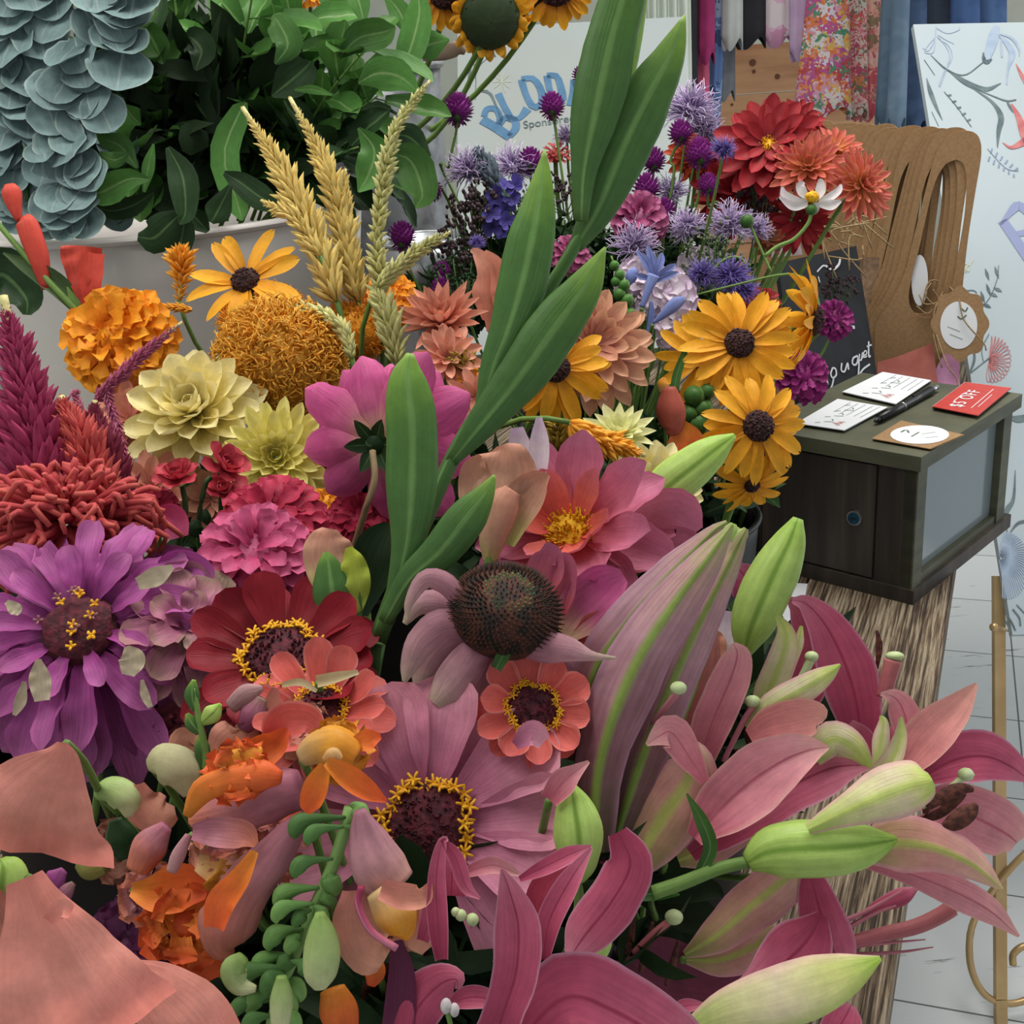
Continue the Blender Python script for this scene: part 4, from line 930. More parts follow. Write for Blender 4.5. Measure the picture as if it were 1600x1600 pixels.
S2('letter_b', [(t3_([(490, 600, 15), (560, 640, 15), (630, 688, 15)]), 12), (t3_([(500, 585, 10), (515, 548, 10), (560, 548, 10), (580, 590, 10), (572, 625, 10)]), 8), (t3_([(578, 625, 10), (605, 592, 10), (650, 600, 11.25), (660, 640, 12.5), (626, 685, 10)]), 9)], M_LET)
S2('letter_l', [(t3_([(572, 470, 11.25), (600, 530, 10), (640, 605, 11.25)]), 9), (t3_([(640, 600, 8.75), (680, 590, 8.75), (718, 545, 15)]), 8)], M_LET)
S2('letter_o', [(t3_([(688, 400, 11.25), (708, 470, 10), (745, 535, 11.25), (790, 520, 12.5), (785, 450, 11.25), (745, 395, 10), (688, 398, 10)]), 9)], M_LET)
S2('letter_o', [(t3_([(815, 380, 11.25), (828, 450, 10), (845, 505, 11.25), (892, 505, 12.5), (885, 440, 11.25), (862, 382, 10), (815, 380, 10)]), 9)], M_LET)
S2('letter_m', [(t3_([(950, 400, 11.25), (945, 470, 11.25), (930, 530, 12.5)]), 9), (t3_([(950, 400, 11.25), (990, 480, 11.25), (1040, 420, 11.25)]), 9), (t3_([(1040, 420, 11.25), (1050, 500, 11.25), (1040, 560, 12.5)]), 9)], M_LET)
S2('printed_vine', [(t3_([(480, 455, 3), (530, 470, 4), (560, 530, 3), (585, 600, 1)]), 3), (t3_([(455, 500, 1), (470, 460, 2), (520, 455, 2)]), 2), (t3_([(430, 440, 1), (428, 390, 5), (436, 310, 1)]), 3), (t3_([(458, 470), (460, 400), (452, 330), (440, 250)]), 1), (t3_([(455, 390), (480, 330), (520, 290)]), 1), (t3_([(515, 285, 1), (535, 270, 9), (560, 285, 1)]), 5)], M_INKD)
S2('printed_star_flower', [(t3_([(590, 410), (590 + 48 * math.cos(a), 410 + 55 * math.sin(a))]), .8) for a in np.linspace(0, 5.6, 10)], M_INKY)
p_ = onplane(828, 200, fT, fN); q_ = onplane(925, 186, fT, fN); tx = nrm(q_ - p_); ty = np.cross(fN, tx)
text3d('sponsor_text', 'Sponsored by', p_ - tx * .014, tx, ty, .0265, M_INKD, fb, off=.002)
# ------------------------------------------------------------------ clothes rail and garments
def fabric(name, cols, scale=9, rough=.85, stretch=(1, 1, 1)):
    m, N, L = newmat(name); bs = N.new('ShaderNodeBsdfPrincipled'); out = N.new('ShaderNodeOutputMaterial'); L.new(bs.outputs[0], out.inputs[0]); bs.inputs['Roughness'].default_value = rough
    tc = N.new('ShaderNodeTexCoord'); mp = N.new('ShaderNodeMapping'); mp.inputs['Scale'].default_value = stretch; L.new(tc.outputs['Object'], mp.inputs[0])
    if len(cols) > 2:
        nz = N.new('ShaderNodeTexNoise'); nz.inputs['Scale'].default_value = scale * 1.5; L.new(mp.outputs[0], nz.inputs['Vector'])
        ms = N.new('ShaderNodeMix'); ms.data_type = 'RGBA'; ms.inputs[0].default_value = .12; L.new(mp.outputs[0], ms.inputs[6]); L.new(nz.outputs[1], ms.inputs[7])
        vo = N.new('ShaderNodeTexVoronoi'); vo.inputs['Scale'].default_value = scale; L.new(ms.outputs[2], vo.inputs['Vector'])
        sp_ = N.new('ShaderNodeSeparateColor'); L.new(vo.outputs['Color'], sp_.inputs[0])
        rp = ramp(N, [(i / len(cols), lin(c)) for i, c in enumerate(cols)], 'CONSTANT'); L.new(sp_.outputs[0], rp.inputs[0])
    else:
        nz = N.new('ShaderNodeTexNoise'); nz.inputs['Scale'].default_value = scale; L.new(mp.outputs[0], nz.inputs['Vector'])
        rp = ramp(N, [(.4, lin(cols[0])), (.6, lin(cols[-1]))]); L.new(nz.outputs[0], rp.inputs[0])
    L.new(rp.outputs[0], bs.inputs['Base Color']); return m
def garment(label, cat, x0, x1, y1, d, mat, name='garment', folds=5, xb=None, grp='clothes on the rail', amp=.16, th=.032, top=-170, tier=0):
    m = MB(); n, k = 14, 110; rows, uvs = [], []; xb = xb or (x0, x1)
    for i in range(n):
        t = i / (n - 1); y = top + (y1 - top) * t; a = x0 + (xb[0] - x0) * t; b = x1 + (xb[1] - x1) * t
        C = P((a + b) / 2, y, d); W = (b - a) * d / FPX / 2; fl = .35 + .65 * t
        r, u = [], []
        for j in range(k):
            th_ = 2 * PI * j / k; ext = 1 + .6 * amp * fl * math.sin(folds * 2 * th_ + 2 * t)
            yy = t * (1 if True else 0)
            z_ = (.02 * math.sin(3 * th_ + d) if i == n - 1 else 0)
            r.append(C + A([1., .0, 0]) * math.cos(th_) * W * (.75 + .25 * min(1, t * 4)) + A([0, 1., 0]) * math.sin(th_) * th * ext + A([0, 0, z_])); u.append((j / k, t))
        rows.append(r); uvs.append(u)
    m.grid(rows, uvs, closed=True)
    root = thing(name, label, cat, P((x0 + x1) / 2, y1, d), grp)
    m.build('cloth', mat, root, solid=.003)
    top_c = P((x0 + x1) / 2, top, d); hz = A([0, 0, RAILZ - top_c[2]])
    h = MB(); w = (x1 - x0) * d / FPX * .4
    tube(h, [top_c + A([-w, 0, -.01]), top_c + A([0, 0, .03]), top_c + A([w, 0, -.01])], .005, 8, 6)
    tube(h, [top_c + A([0, 0, .03]), top_c + hz + A([.0, .0, -.02]), top_c + hz + A([.012, 0, .008]), top_c + hz + A([0, 0, .016])], .002, 12, 5)
    h.build('hanger', M_CHROME, root)
    return root
RAILZ = float(P(1250, -210, 4.4)[2])
fl1 = fabric('floral_red', ['#b8444c', '#cc9498', '#b8b4aa', '#c0704a', '#a04060', '#c8b0a8', '#5a6a50', '#b45058'], 40)
fl2 = fabric('floral_mixed', ['#c08aa0', '#c87040', '#c4bebc', '#4a8064', '#a84a84', '#c8a050', '#a84044', '#c8c0c8'], 34)
fl3 = fabric('floral_rose', ['#b0525c', '#cc8c80', '#a8706a', '#d0a8a0', '#7a6a50', '#b84a58', '#caa090'], 30)
fl4 = fabric('floral_dark', ['#5a4a5a', '#b84a70', '#3a4a50', '#8a7078', '#c07a88', '#4a3a48'], 26)
blu = fabric('blue_print', ['#5a7ab0', '#8aaad8', '#38507c', '#a0b8dc', '#6a88b8'], 22)
pnk = fabric('pink_print', ['#d8b0c8', '#e0c4d0', '#c890b0', '#dcd0d4'], 16)
garment('black garment with a long narrow hem at the left end of the rail', 'clothing', 1068, 1090, 150, 4.2, fabric('black_cloth', ['#1b1c22', '#26272e']), folds=2)
garment('rose pink garment beside the narrow black one', 'clothing', 1080, 1106, 165, 4.3, fabric('rose_cloth', ['#c04868', '#d06080']), folds=2, xb=(1088, 1108))
garment('dark magenta garment hanging beside the blue print one', 'clothing', 1092, 1116, 92, 4.2, fabric('magenta_cloth', ['#8c2058', '#a02c68']), folds=2)
garment('blue patterned garment hanging beside the grey one', 'clothing', 1112, 1142, 196, 4.35, blu, folds=3, xb=(1108, 1124))
garment('pale grey garment with uneven hem left of the black shirt', 'clothing', 1128, 1160, 70, 4.25, fabric('pale_grey_cloth', ['#aab0ae', '#b6bab8']), folds=3)
garment('mid grey garment between the blue print and the black shirt', 'clothing', 1120, 1148, 150, 4.45, fabric('grey_cloth', ['#70747c', '#82868c']), folds=3)
garment('black shirt hanging above the wooden boards', 'clothing', 1148, 1196, 68, 4.4, fabric('black_shirt_cloth', ['#17181e', '#22232a']), folds=3)
garment('pink and white patterned blouse right of the black shirt', 'clothing', 1196, 1240, 66, 4.4, pnk, folds=4)
garment('plain lilac top with a curved hem on the rail', 'clothing', 1234, 1276, 88, 4.3, fabric('lilac_cloth', ['#b498bc', '#c2a8c8']), folds=4)
garment('dark floral dress between lilac top and bright floral dress', 'clothing', 1268, 1300, 150, 4.4, fl4, folds=4, xb=(1256, 1292))
garment('bright floral tiered dress with green and white pattern', 'dress', 1280, 1322, 178, 4.2, fl2, folds=6, xb=(1240, 1330), name='dress')
garment('red and pink floral dress beside the tiered dress', 'dress', 1318, 1350, 180, 4.35, fl1, folds=5, xb=(1322, 1356), name='dress')
garment('dusty rose floral dress left of the jeans', 'dress', 1345, 1385, 182, 4.4, fl3, folds=5, xb=(1342, 1376), name='dress')
jn = lambda a, b, n: fabric(n, [a, b], 14)
garment('light blue jeans at the left of the denim', 'jeans', 1388, 1410, 190, 4.1, jn('#4a6076', '#586e84', 'denim_light'), folds=2, xb=(1368, 1394), grp='jeans on the rail', name='jeans')
garment('pale washed jeans second from the left of the denim', 'jeans', 1404, 1426, 194, 3.95, jn('#6c8298', '#5c748c', 'denim_pale'), folds=2, xb=(1386, 1414), grp='jeans on the rail', name='jeans')
garment('dark blue jeans beside the left edge of the easel poster', 'jeans', 1422, 1448, 198, 4.06, jn('#2c4262', '#3a5274', 'denim_dark'), folds=2, xb=(1410, 1446), grp='jeans on the rail', name='jeans')
garment('navy jeans above the top left corner of the easel poster', 'jeans', 1446, 1488, 190, 4.16, jn('#26303e', '#323e50', 'denim_navy'), folds=3, grp='jeans on the rail', name='jeans')
garment('mid blue jeans above the middle of the easel poster', 'jeans', 1486, 1530, 190, 4.08, jn('#2e4a78', '#3c5a8a', 'denim_mid'), folds=3, grp='jeans on the rail', name='jeans')
garment('faded blue jeans at the right end of the rail', 'jeans', 1526, 1572, 190, 4.16, jn('#34527e', '#466490', 'denim_faded'), folds=3, grp='jeans on the rail', name='jeans')
rl, rr = P(1040, -210, 4.2), P(1620, -210, 4.2); 
rail = thing('clothes_rail', 'long metal clothes rail carrying the dresses and jeans at the back', 'clothes rail', A([(rl[0] + rr[0]) / 2, 4.4, 0]))
m = MB(); tube(m, [A([rl[0], 4.42, RAILZ]), A([rr[0], 4.05, RAILZ])], .014, 4, 10); m.build('rail', M_CHROME, rail)
for x, y in ((rl[0], 4.42), (rr[0], 4.05)):
    m = MB(); tube(m, [A([x, y, 0]), A([x, y, RAILZ])], .014, 3, 10); m.build('post', M_CHROME, rail)
M_PINE = wood_mat('pine_boards', '#9a6a48', '#c2926a', '#d0a37c', axis=(.12, 1, 1), grain=18, bump=.3, rough=.7)
pb = thing('pine_board_stand', 'warm pine board panel with knots behind the hanging clothes', 'wooden panel', A([P(1250, 200, 4.9)[0], P(1250, 200, 4.9)[1], 0]))
xa, xb_ = P(1085, 100, 4.9), P(1420, 100, 4.9); zt = float(P(1200, 66, 4.9)[2])
z = 0
while z < zt:
    h = min(.2, zt - z); m = MB(); m.box(A([xa[0], xa[1], z]), A([xb_[0] - xa[0], 0, 0]), A([0, .03, 0]), A([0, 0, h - .004])); m.build('board', M_PINE, pb, smooth=False, bevel=.003); z += .2
m = MB()
for x, y, r_ in ((1178, 98, .014), (1181, 112, .008), (1219, 120, .011), (1150, 165, .006)):
    q = P(x, y, 4.88); q[1] = xa[1] - .001; m = MB(); cyl(m, q, A([0, -1., 0]), r_, .0008, 9); m.build('knot', plain_mat('pine_knot', '#6e4630', rough=.8), pb, smooth=False)
m = MB(); rows, uvs = [], []
for i in range(12):
    r, u = [], []
    for j in range(60):
        s = j / 59; q = P(990 + 86 * s + i * .9, -260 + 60 * i, 3.6); r.append(q + A([0, .02 * math.sin(s * 34), 0])); u.append((s, i / 11))
    rows.append(r); uvs.append(u)
m.grid(rows, uvs); o = m.build('sheer_curtain', plain_mat('sheer_cloth', '#c9d2c8', '#d2dad2', scale=8, rough=.8), solid=.002); tag(o, 'pale sheer fabric panel hanging left of the clothes', 'curtain')
# ------------------------------------------------------------------ vessels
M_ENAM = plain_mat('white_enamel', '#cfcbc6', '#d6d2ce', scale=5, rough=.35)
M_GALV = plain_mat('galvanised_metal', '#74787c', '#94989c', scale=26, rough=.4, metal=.6, bump=.8, detail=5)
M_BLKT = plain_mat('black_tub', '#15161a', '#1d1e22', scale=20, rough=.5)
wc = A([-.39, 1.505]); 
bucket('white_bucket', 'large white bucket holding the eucalyptus and green leafy branches', wc, .17, .235, TABLE, 1.288, M_ENAM, rimr=.005)
gc = A([-.185, 1.92]); bucket('galvanised_vase', 'tall dimpled galvanised bucket behind the green foliage holding sunflowers', gc, .11, .125, TABLE, 1.43, M_GALV, rimr=.006)
gc2 = A([-.095, 1.62]); bucket('metal_pail', 'small shiny metal pail behind the yellow spikes', gc2, .05, .06, TABLE, 1.22, plain_mat('bright_metal', '#b8bcc4', '#ccd0d6', scale=8, rough=.25, metal=.7), rimr=.003)
for nm, c, r, z, lab in (('front', (-.07, .56), .115, 1.0, 'black tub under the pink zinnias and snapdragons in front'), ('mag', (-.33, .83), .1, 1.0, 'black tub under the purple zinnia at the left'),
                  ('lily', (.09, .80), .085, .98, 'black tub under the lilies'), ('yel', (-.15, 1.09), .12, 1.0, 'black tub under the yellow and orange flowers'),
                  ('rud', (.16, 1.13), .085, 1.0, 'black tub under the black-eyed Susans'), ('purp', (.12, 1.42), .11, 1.03, 'black tub under the purple globe flowers')):
    bucket('flower_tub', lab, A(c), r * .8, r, TABLE, z, M_BLKT, rimr=.003)
    BUCKETS[nm] = A([c[0], c[1], z])
BUCKETS['white'] = A([wc[0], wc[1], 1.22]); BUCKETS['galv'] = A([gc[0], gc[1], 1.40])
# ------------------------------------------------------------------ greenery masses inside the arrangements
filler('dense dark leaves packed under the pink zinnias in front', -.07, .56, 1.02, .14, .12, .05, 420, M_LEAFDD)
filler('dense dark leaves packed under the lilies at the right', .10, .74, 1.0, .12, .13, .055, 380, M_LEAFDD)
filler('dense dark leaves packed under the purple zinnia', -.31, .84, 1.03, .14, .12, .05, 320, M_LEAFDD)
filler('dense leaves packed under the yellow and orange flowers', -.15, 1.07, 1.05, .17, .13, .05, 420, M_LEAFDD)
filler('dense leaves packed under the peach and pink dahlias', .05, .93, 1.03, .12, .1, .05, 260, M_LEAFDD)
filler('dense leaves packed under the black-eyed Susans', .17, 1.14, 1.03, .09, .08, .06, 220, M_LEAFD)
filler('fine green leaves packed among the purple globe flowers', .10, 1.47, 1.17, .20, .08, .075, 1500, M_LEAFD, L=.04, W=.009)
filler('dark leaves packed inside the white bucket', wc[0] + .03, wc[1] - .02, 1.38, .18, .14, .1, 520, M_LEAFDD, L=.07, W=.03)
# ------------------------------------------------------------------ eucalyptus
def euc(label, line, n, s0, s1, spread, d):
    root = thing('eucalyptus_branch', label, 'foliage', P(line[-1][0], line[-1][1], d), 'eucalyptus branches')
    c = catmull([list(q) for q in line], 60)
    m = MB(); tube(m, [P(a[0], a[1], d + .03) for a in c[::10]], .0025, 16, 6); m.build('branch', M_STEMD, root)
    for k in range(n):
        t = (k + .5) / n; q = c[min(59, int(t * 60))]
        x = q[0] + random.uniform(-spread, spread) * (1 - .35 * t); y = q[1] + random.uniform(-8, 8)
        r = (s0 + (s1 - s0) * t) * random.uniform(.8, 1.12) * d / FPX
        C = P(x, y, d + .004 * random.random() + .035 * t - .00)
        nv = cdir(random.uniform(-.5, .5), random.uniform(.1, .8), 1); X, Y, n_ = frame(nv)
        dn = nrm(-Y + X * random.uniform(-.5, .5)); m = MB()
        petal(m, C - dn * r, dn, n_, 2 * r, 2 * r * random.uniform(.95, 1.15), 'disc', random.uniform(-6, 6), random.uniform(-14, 4), cup=.07, n=17, m=9)
        m.build('leaf', M_EUC, root)
euc('eucalyptus branch with large round blue-grey leaves nearest the green foliage', [(165, -60), (150, 60), (125, 180), (105, 290), (95, 350)], 46, 44, 30, 58, 1.17)
euc('eucalyptus branch of round blue-grey leaves at the left edge', [(40, -60), (45, 60), (35, 180), (40, 290), (50, 345)], 46, 44, 30, 60, 1.2)
euc('eucalyptus branch of small darker leaves behind, low in the white bucket', [(120, 200), (150, 270), (165, 345)], 26, 30, 24, 60, 1.26)
# ------------------------------------------------------------------ leafy branches from the white bucket
random.seed(21)
base = (300, 330)
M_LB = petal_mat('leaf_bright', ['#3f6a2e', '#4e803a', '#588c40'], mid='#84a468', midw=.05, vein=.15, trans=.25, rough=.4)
br = [((220, 60), 'upright dark branch just right of the eucalyptus', [M_LEAFD, M_LEAF]), ((270, -40), 'tall branch above the bucket with paddle leaves', [M_LEAF]), ((330, 10), 'upright branch left of centre with glossy leaves', [M_LEAF, M_LB]), ((400, -40), 'tall bright branch at the centre top', [M_LB, M_LEAF]),
      ((470, 30), 'bright branch behind the first yellow spike', [M_LB]), ((540, -10), 'bright green branch rising toward the sunflowers', [M_LB]), ((575, 70), 'branch leaning right below the sunflowers', [M_LB, M_LEAF]), ((590, 150), 'branch reaching far right toward the galvanised bucket', [M_LEAF, M_LB]),
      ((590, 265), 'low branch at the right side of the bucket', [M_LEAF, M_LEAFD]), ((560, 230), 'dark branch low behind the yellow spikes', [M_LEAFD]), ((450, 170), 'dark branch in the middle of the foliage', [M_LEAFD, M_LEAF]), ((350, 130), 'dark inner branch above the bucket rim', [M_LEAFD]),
      ((190, 250), 'small branch with bright leaf pairs beside the eucalyptus', [M_LB, M_LEAF]), ((250, 200), 'branch with upright paddle leaves left of centre', [M_LEAFD, M_LEAF]), ((510, 120), 'branch with oval leaves behind the tall yellow spike', [M_LEAF, M_LB])]
for i, ((tx_, ty_), lab, ms) in enumerate(br):
    bx_ = 330 + (tx_ - 330) * .35
    leafy(lab, (bx_, 345), (tx_, ty_), 1.42, 1.28 + .06 * (i % 3), 15, 92, 46, M_LEAF, mats=ms, start=.12)
def traced_leaves(label, d, leaves, mats, name='leafy_branch', group='leafy green branches'):
    root = thing(name, label, 'foliage', P(*leaves[0][0][:2], d), group)
    for i, lf in enumerate(leaves):
        m = MB(); ribbon(m, lf, d + .012 * (i % 3), cup=random.uniform(-.12, .14), ridge=.04, n=12, m=7); m.build('leaf', mats[i % len(mats)], root)
    return root
traced_leaves('sprig of dark leaves drooping over the white bucket rim', 1.22, [[(285, 330, 10), (265, 350, 45), (240, 372, 50), (215, 370, 12)], [(290, 330, 10), (285, 365, 40), (278, 400, 26), (277, 412, 4)], [(290, 325, 10), (310, 345, 34), (325, 362, 8)], [(262, 230, 8), (285, 275, 46), (290, 330, 34), (280, 350, 6)], [(350, 270, 8), (375, 285, 34), (410, 310, 40), (445, 325, 6)], [(240, 300, 6), (210, 320, 30), (175, 330, 26), (150, 322, 4)], [(360, 290, 8), (340, 330, 40), (330, 348, 8)]], [M_LEAFD])
traced_leaves('sprig of bright green leaves beside the low eucalyptus leaves', 1.2, [[(232, 280, 6), (200, 280, 34), (160, 300, 46), (130, 305, 5)], [(214, 262, 5), (190, 230, 34), (165, 218, 24), (150, 205, 3)], [(225, 300, 5), (232, 260, 20), (240, 225, 3)], [(200, 240, 5), (178, 250, 26), (155, 238, 4)], [(220, 195, 4), (205, 180, 34), (195, 165, 8)]], [M_LB, M_LEAF])
traced_leaves('loose twig of broad leaves arching in front of the galvanised bucket', 1.25, [[(560, 130, 5), (590, 115, 48), (625, 120, 46), (655, 145, 4)], [(530, 90, 5), (560, 60, 44), (600, 50, 44), (618, 42, 4)], [(540, 180, 5), (590, 165, 8), (620, 178, 4)], [(560, 200, 5), (585, 235, 46), (575, 275, 44), (560, 300, 4)], [(600, 240, 5), (640, 250, 56), (660, 300, 50), (650, 325, 5)], [(610, 210, 5), (640, 215, 44), (672, 245, 5)], [(385, 160, 5), (372, 180, 34), (350, 245, 44), (372, 320, 34), (378, 345, 4)], [(430, 100, 5), (450, 70, 44), (435, 35, 40), (425, 25, 5)], [(425, 150, 6), (450, 130, 50), (478, 105, 44), (485, 95, 5)], [(460, 140, 4), (490, 140, 14), (518, 148, 3)], [(255, 100, 5), (245, 75, 44), (228, 45, 34), (220, 38, 5)], [(305, 110, 5), (315, 80, 48), (300, 60, 40), (290, 58, 5)]], [M_LB, M_LEAF, M_LEAFD])
traced_leaves('twig of pointed broad leaves beside the hanging sunflower', 1.3, [[(618, 120, 5), (640, 80, 44), (655, 20, 42), (650, -20, 5)], [(640, 85, 5), (670, 70, 46), (702, 62, 4)], [(640, 60, 4), (625, 20, 34), (600, -10, 5)], [(570, 40, 4), (560, 0, 34), (545, -30, 5)]], [M_LB])
for (x, y, l) in ((430, 5, 'small orange bloom peeking through the top of the foliage'), (485, -12, 'orange bloom at the top edge above the foliage')):
    pom(l, x, y, 1.5, 30, (0, .2, 1), 'white', M_MARI, 'orange blooms in the foliage', 'orange_bloom', n=36)
# ------------------------------------------------------------------ sunflowers at the top
M_SUN = petal_mat('sunflower_petal', ['#c87806', '#e09a10', '#e8a818'], vein=.2, trans=.2)
M_SUNB = petal_mat('sunflower_back', ['#2e3c26', '#3c4c30'], vein=.2, trans=0)
def sunflower(label, x, y, d, R, face, rot=0, backr=.48):
    r = flower('sunflower', label, 'flower', x, y, d, R, face, [(19, .45, .55, .26, 8, -28, 'daisy', M_SUN, dict(cup=.15, jit=.3)), (17, .42, .5, .26, -12, -40, 'daisy', M_SUN, dict(cup=.15, jit=.3, z=-.04))], 'galv', 'sunflowers', 'dome', M_CONE, cr=.46, stemr=.004)
    C = P(x, y, d); n = cdir(*face); Rw = R * d / FPX; X, Y, _ = frame(n)
    m = MB(); ball(m, C - n * Rw * .1, Rw * backr, -n, .45, 7, 18, top=.55); m.build('flower_back', M_SUNB, r)
    m = MB()
    for k in range(16):
        a = k * 2 * PI / 16; petal(m, C - n * Rw * .15 + (X * math.cos(a) + Y * math.sin(a)) * Rw * .35, X * math.cos(a) + Y * math.sin(a), -n, Rw * .34, Rw * .2, 'spear', 5, 30, n=5, m=4)
    m.build('sepals', M_SUNB, r)
sunflower('sunflower hanging face down, its dark green back in view above the sign', 765, 28, 1.5, 66, (-.1, .6, -.8), backr=.72)
sunflower('sunflower whose petals hang into the top edge left of the drooping one', 696, -14, 1.5, 60, (-.1, -.3, 1))
sunflower('sunflower whose petals hang into the top edge next to the gladiolus', 868, -22, 1.55, 66, (.1, -.3, 1))
sunflower('orange sunflower partly hidden behind the drooping one', 800, 28, 1.62, 56, (.5, -.2, -.6))
multi('curled_leaf', 'curled brown dry leaf on the rim of the galvanised bucket', 'leaf', 1.55, [('leaf', 'b', [(660, 92, 8), (690, 82, 24), (715, 76, 22), (727, 82, 8)], plain_mat('dry_leaf', '#8a7868', '#9a8878', scale=40), dict(thick=.5))])
# ------------------------------------------------------------------ purple bouquet
G = globe
G('purple globe amaranth on a thick curved stem left of the blue lettering', 715, 172, 1.42, 24, 'purp', neck=[(712, 210, 1.42), (702, 260, 1.43), (708, 300, 1.45)])
G('purple globe amaranth overlapping the blue letter, on a looping stem', 862, 166, 1.42, 20, 'purp', neck=[(868, 190, 1.42), (872, 230, 1.43)])
G('half hidden globe amaranth at the left edge of the tall gladiolus', 908, 118, 1.42, 14, 'purp')
G('globe amaranth low in front of the galvanised bucket beside green leaves', 676, 298, 1.38, 16, 'purp', sdir=(.3, 1, 0))
G('globe amaranth behind the short yellow catkin', 628, 370, 1.36, 22, 'purp')
G('dark globe amaranth touching the top of the peach petals', 690, 452, 1.3, 18, 'purp')
G('uppermost globe amaranth under the lilac bee balm', 1063, 208, 1.38, 19, 'purp', neck=[(1048, 250, 1.39), (1045, 320, 1.4)])
G('globe amaranth beside the left edge of the red dahlia', 1093, 240, 1.36, 23, 'purp', neck=[(1090, 275, 1.37), (1082, 340, 1.4)])
G('globe amaranth right of the tall gladiolus bract, uppermost', 1021, 251, 1.4, 19, 'purp')
G('globe amaranth touching the top of the magenta carnation', 1010, 295, 1.38, 22, 'purp')
G('globe amaranth right of the magenta carnation', 1038, 330, 1.37, 19, 'purp')
G('small globe amaranth in front of the red dahlia lower petals', 1106, 289, 1.35, 17, 'purp', neck=[(1106, 320, 1.36), (1108, 360, 1.38)])
G('shaggy globe amaranth left of the gladiolus tip', 828, 252, 1.42, 20, 'purp')
G('pink purple bloom low among the stems above the peach dahlia', 690, 425, 1.33, 15, 'purp')
B_ = beebalm
B_('lilac bee balm in front of the sign bottom edge', 732, 268, 1.4, 38, (-.2, .8, .5), 'purp')
B_('lilac bee balm left of the gladiolus bract tip', 802, 262, 1.42, 38, (.1, .8, .5), 'purp')
B_('large pale bee balm at the top beside the sign edge', 1078, 172, 1.42, 44, (.1, .8, .5), 'purp', n=150)
B_('pale bee balm overlapping the left side of the red dahlia', 1100, 205, 1.43, 32, (.3, .6, .5), 'purp')
B_('lilac bee balm below the magenta carnation', 992, 385, 1.3, 42, (-.1, .8, .5), 'purp')
B_('pale bee balm under the small globe amaranth', 1072, 355, 1.33, 32, (-.3, .6, .6), 'purp')
B_('pale bee balm below the red dahlia', 1140, 352, 1.34, 38, (0, .8, .5), 'purp', n=140)
B_('pale bee balm between globe amaranths and gladiolus', 1048, 300, 1.42, 28, (0, .6, .6), 'purp')
B_('wispy bee balm left of the white cosmos stem', 1180, 360, 1.36, 28, (0, .8, .5), 'purp')
B_('pale bee balm rising beside the gladiolus above the blue lettering end', 886, 215, 1.45, 22, (0, .8, .5), 'purp')
for x, y, r, l in ((1095, 430, 26, 'violet floss flower left of the curled stem'), (1140, 432, 34, 'violet floss flower under the arched green stem'), (1160, 455, 26, 'violet floss flower behind the largest black-eyed Susan'), (1130, 235, 22, 'bluish floss flower against the red dahlia'), (745, 380, 14, 'small lavender floss flower among dark seed heads')):
    B_(l, x, y, 1.27, r, (0, .6, .7), 'purp', M_AGER, 120, 'floss_flower', 'violet floss flowers', curl=.2)
pom('magenta carnation with pale edged petals right of the gladiolus', 998, 345, 1.33, 48, (.1, .3, .9), 'purp', M_CARN, 'carnations', 'carnation', n=80)
pom('magenta bloom behind the gladiolus stem fork', 890, 398, 1.33, 34, (0, .4, .8), 'purp', M_CARN, 'carnations', 'carnation', n=50)
pom('bright magenta flower beside the chalkboard writing', 1302, 500, 1.32, 34, (.4, .2, .8), 'purp', M_MAGF, 'magenta blooms', 'magenta_bloom', n=60)
pom('deep magenta flower under the side facing black-eyed Susan', 1255, 590, 1.3, 44, (.2, .2, .9), 'purp', M_MAGF, 'magenta blooms', 'magenta_bloom', n=60)
pom('dark red bloom behind the largest black-eyed Susan', 1190, 478, 1.3, 32, (0, .5, .8), 'rud', M_DRED, None, 'dark_red_bloom', n=44)
pom('coral bloom with purple below it at the gladiolus neck', 868, 243, 1.45, 26, (0, .8, .5), 'purp', M_ZCOR, None, 'coral_bloom', n=36)
seedspray('cluster of dark plum seed heads below the grey spike', 742, 325, 1.38, 48, 'purp', M_PLUM, 'dark seed heads', 'seed_head_cluster', 70)
seedspray('dark seed heads low beside the lavender floss flower', 715, 385, 1.36, 46, 'purp', M_PLUM, 'dark seed heads', 'seed_head_cluster', 60)
seedspray('dark brown seed heads in front of the chalkboard top', 1308, 447, 1.4, 34, 'purp', M_PLUM, 'dark seed heads', 'seed_head_cluster', 50)
seedspray('dark stems and buds under the red dahlia', 1185, 320, 1.42, 46, 'purp', M_PLUM, 'dark seed heads', 'seed_head_cluster', 60)
seedspray('dark seed heads behind the gladiolus between the two bracts', 880, 300, 1.42, 34, 'purp', M_PLUM, 'dark seed heads', 'seed_head_cluster', 50)
seedspray('fine green filler with tiny lilac buds behind the curled stem', 1110, 400, 1.32, 60, 'purp', petal_mat('sage_green', ['#6a7a5a', '#8a9a7a'], vein=.1), 'fine green filler', 'green_filler', 80, br=.035)
seedspray('fine dark green filler above the peach dahlia spikes', 720, 450, 1.3, 60, 'purp', M_LEAFD, 'fine green filler', 'green_filler', 90, br=.04)
spike('grey blue buddleia like spike in front of the sign', [(790, 330, 34), (770, 280, 38), (752, 245, 22), (742, 232, 4)], 1.39, 'purp', M_SAGE, None, 'grey_flower_spike', dens=1.3, fw=.5)
minis('violet blue delphinium behind the first gladiolus bract', [(790, 290), (775, 305), (800, 310), (768, 335), (790, 330), (770, 355), (785, 360), (775, 318), (805, 290), (792, 345)], 1.37, 16, 'purp', M_DELP, None, 'delphinium')
seedspray('violet grey statice cluster behind the gladiolus tips', 815, 330, 1.4, 42, 'purp', M_SAGE, None, 'statice_cluster', 70, br=.05)
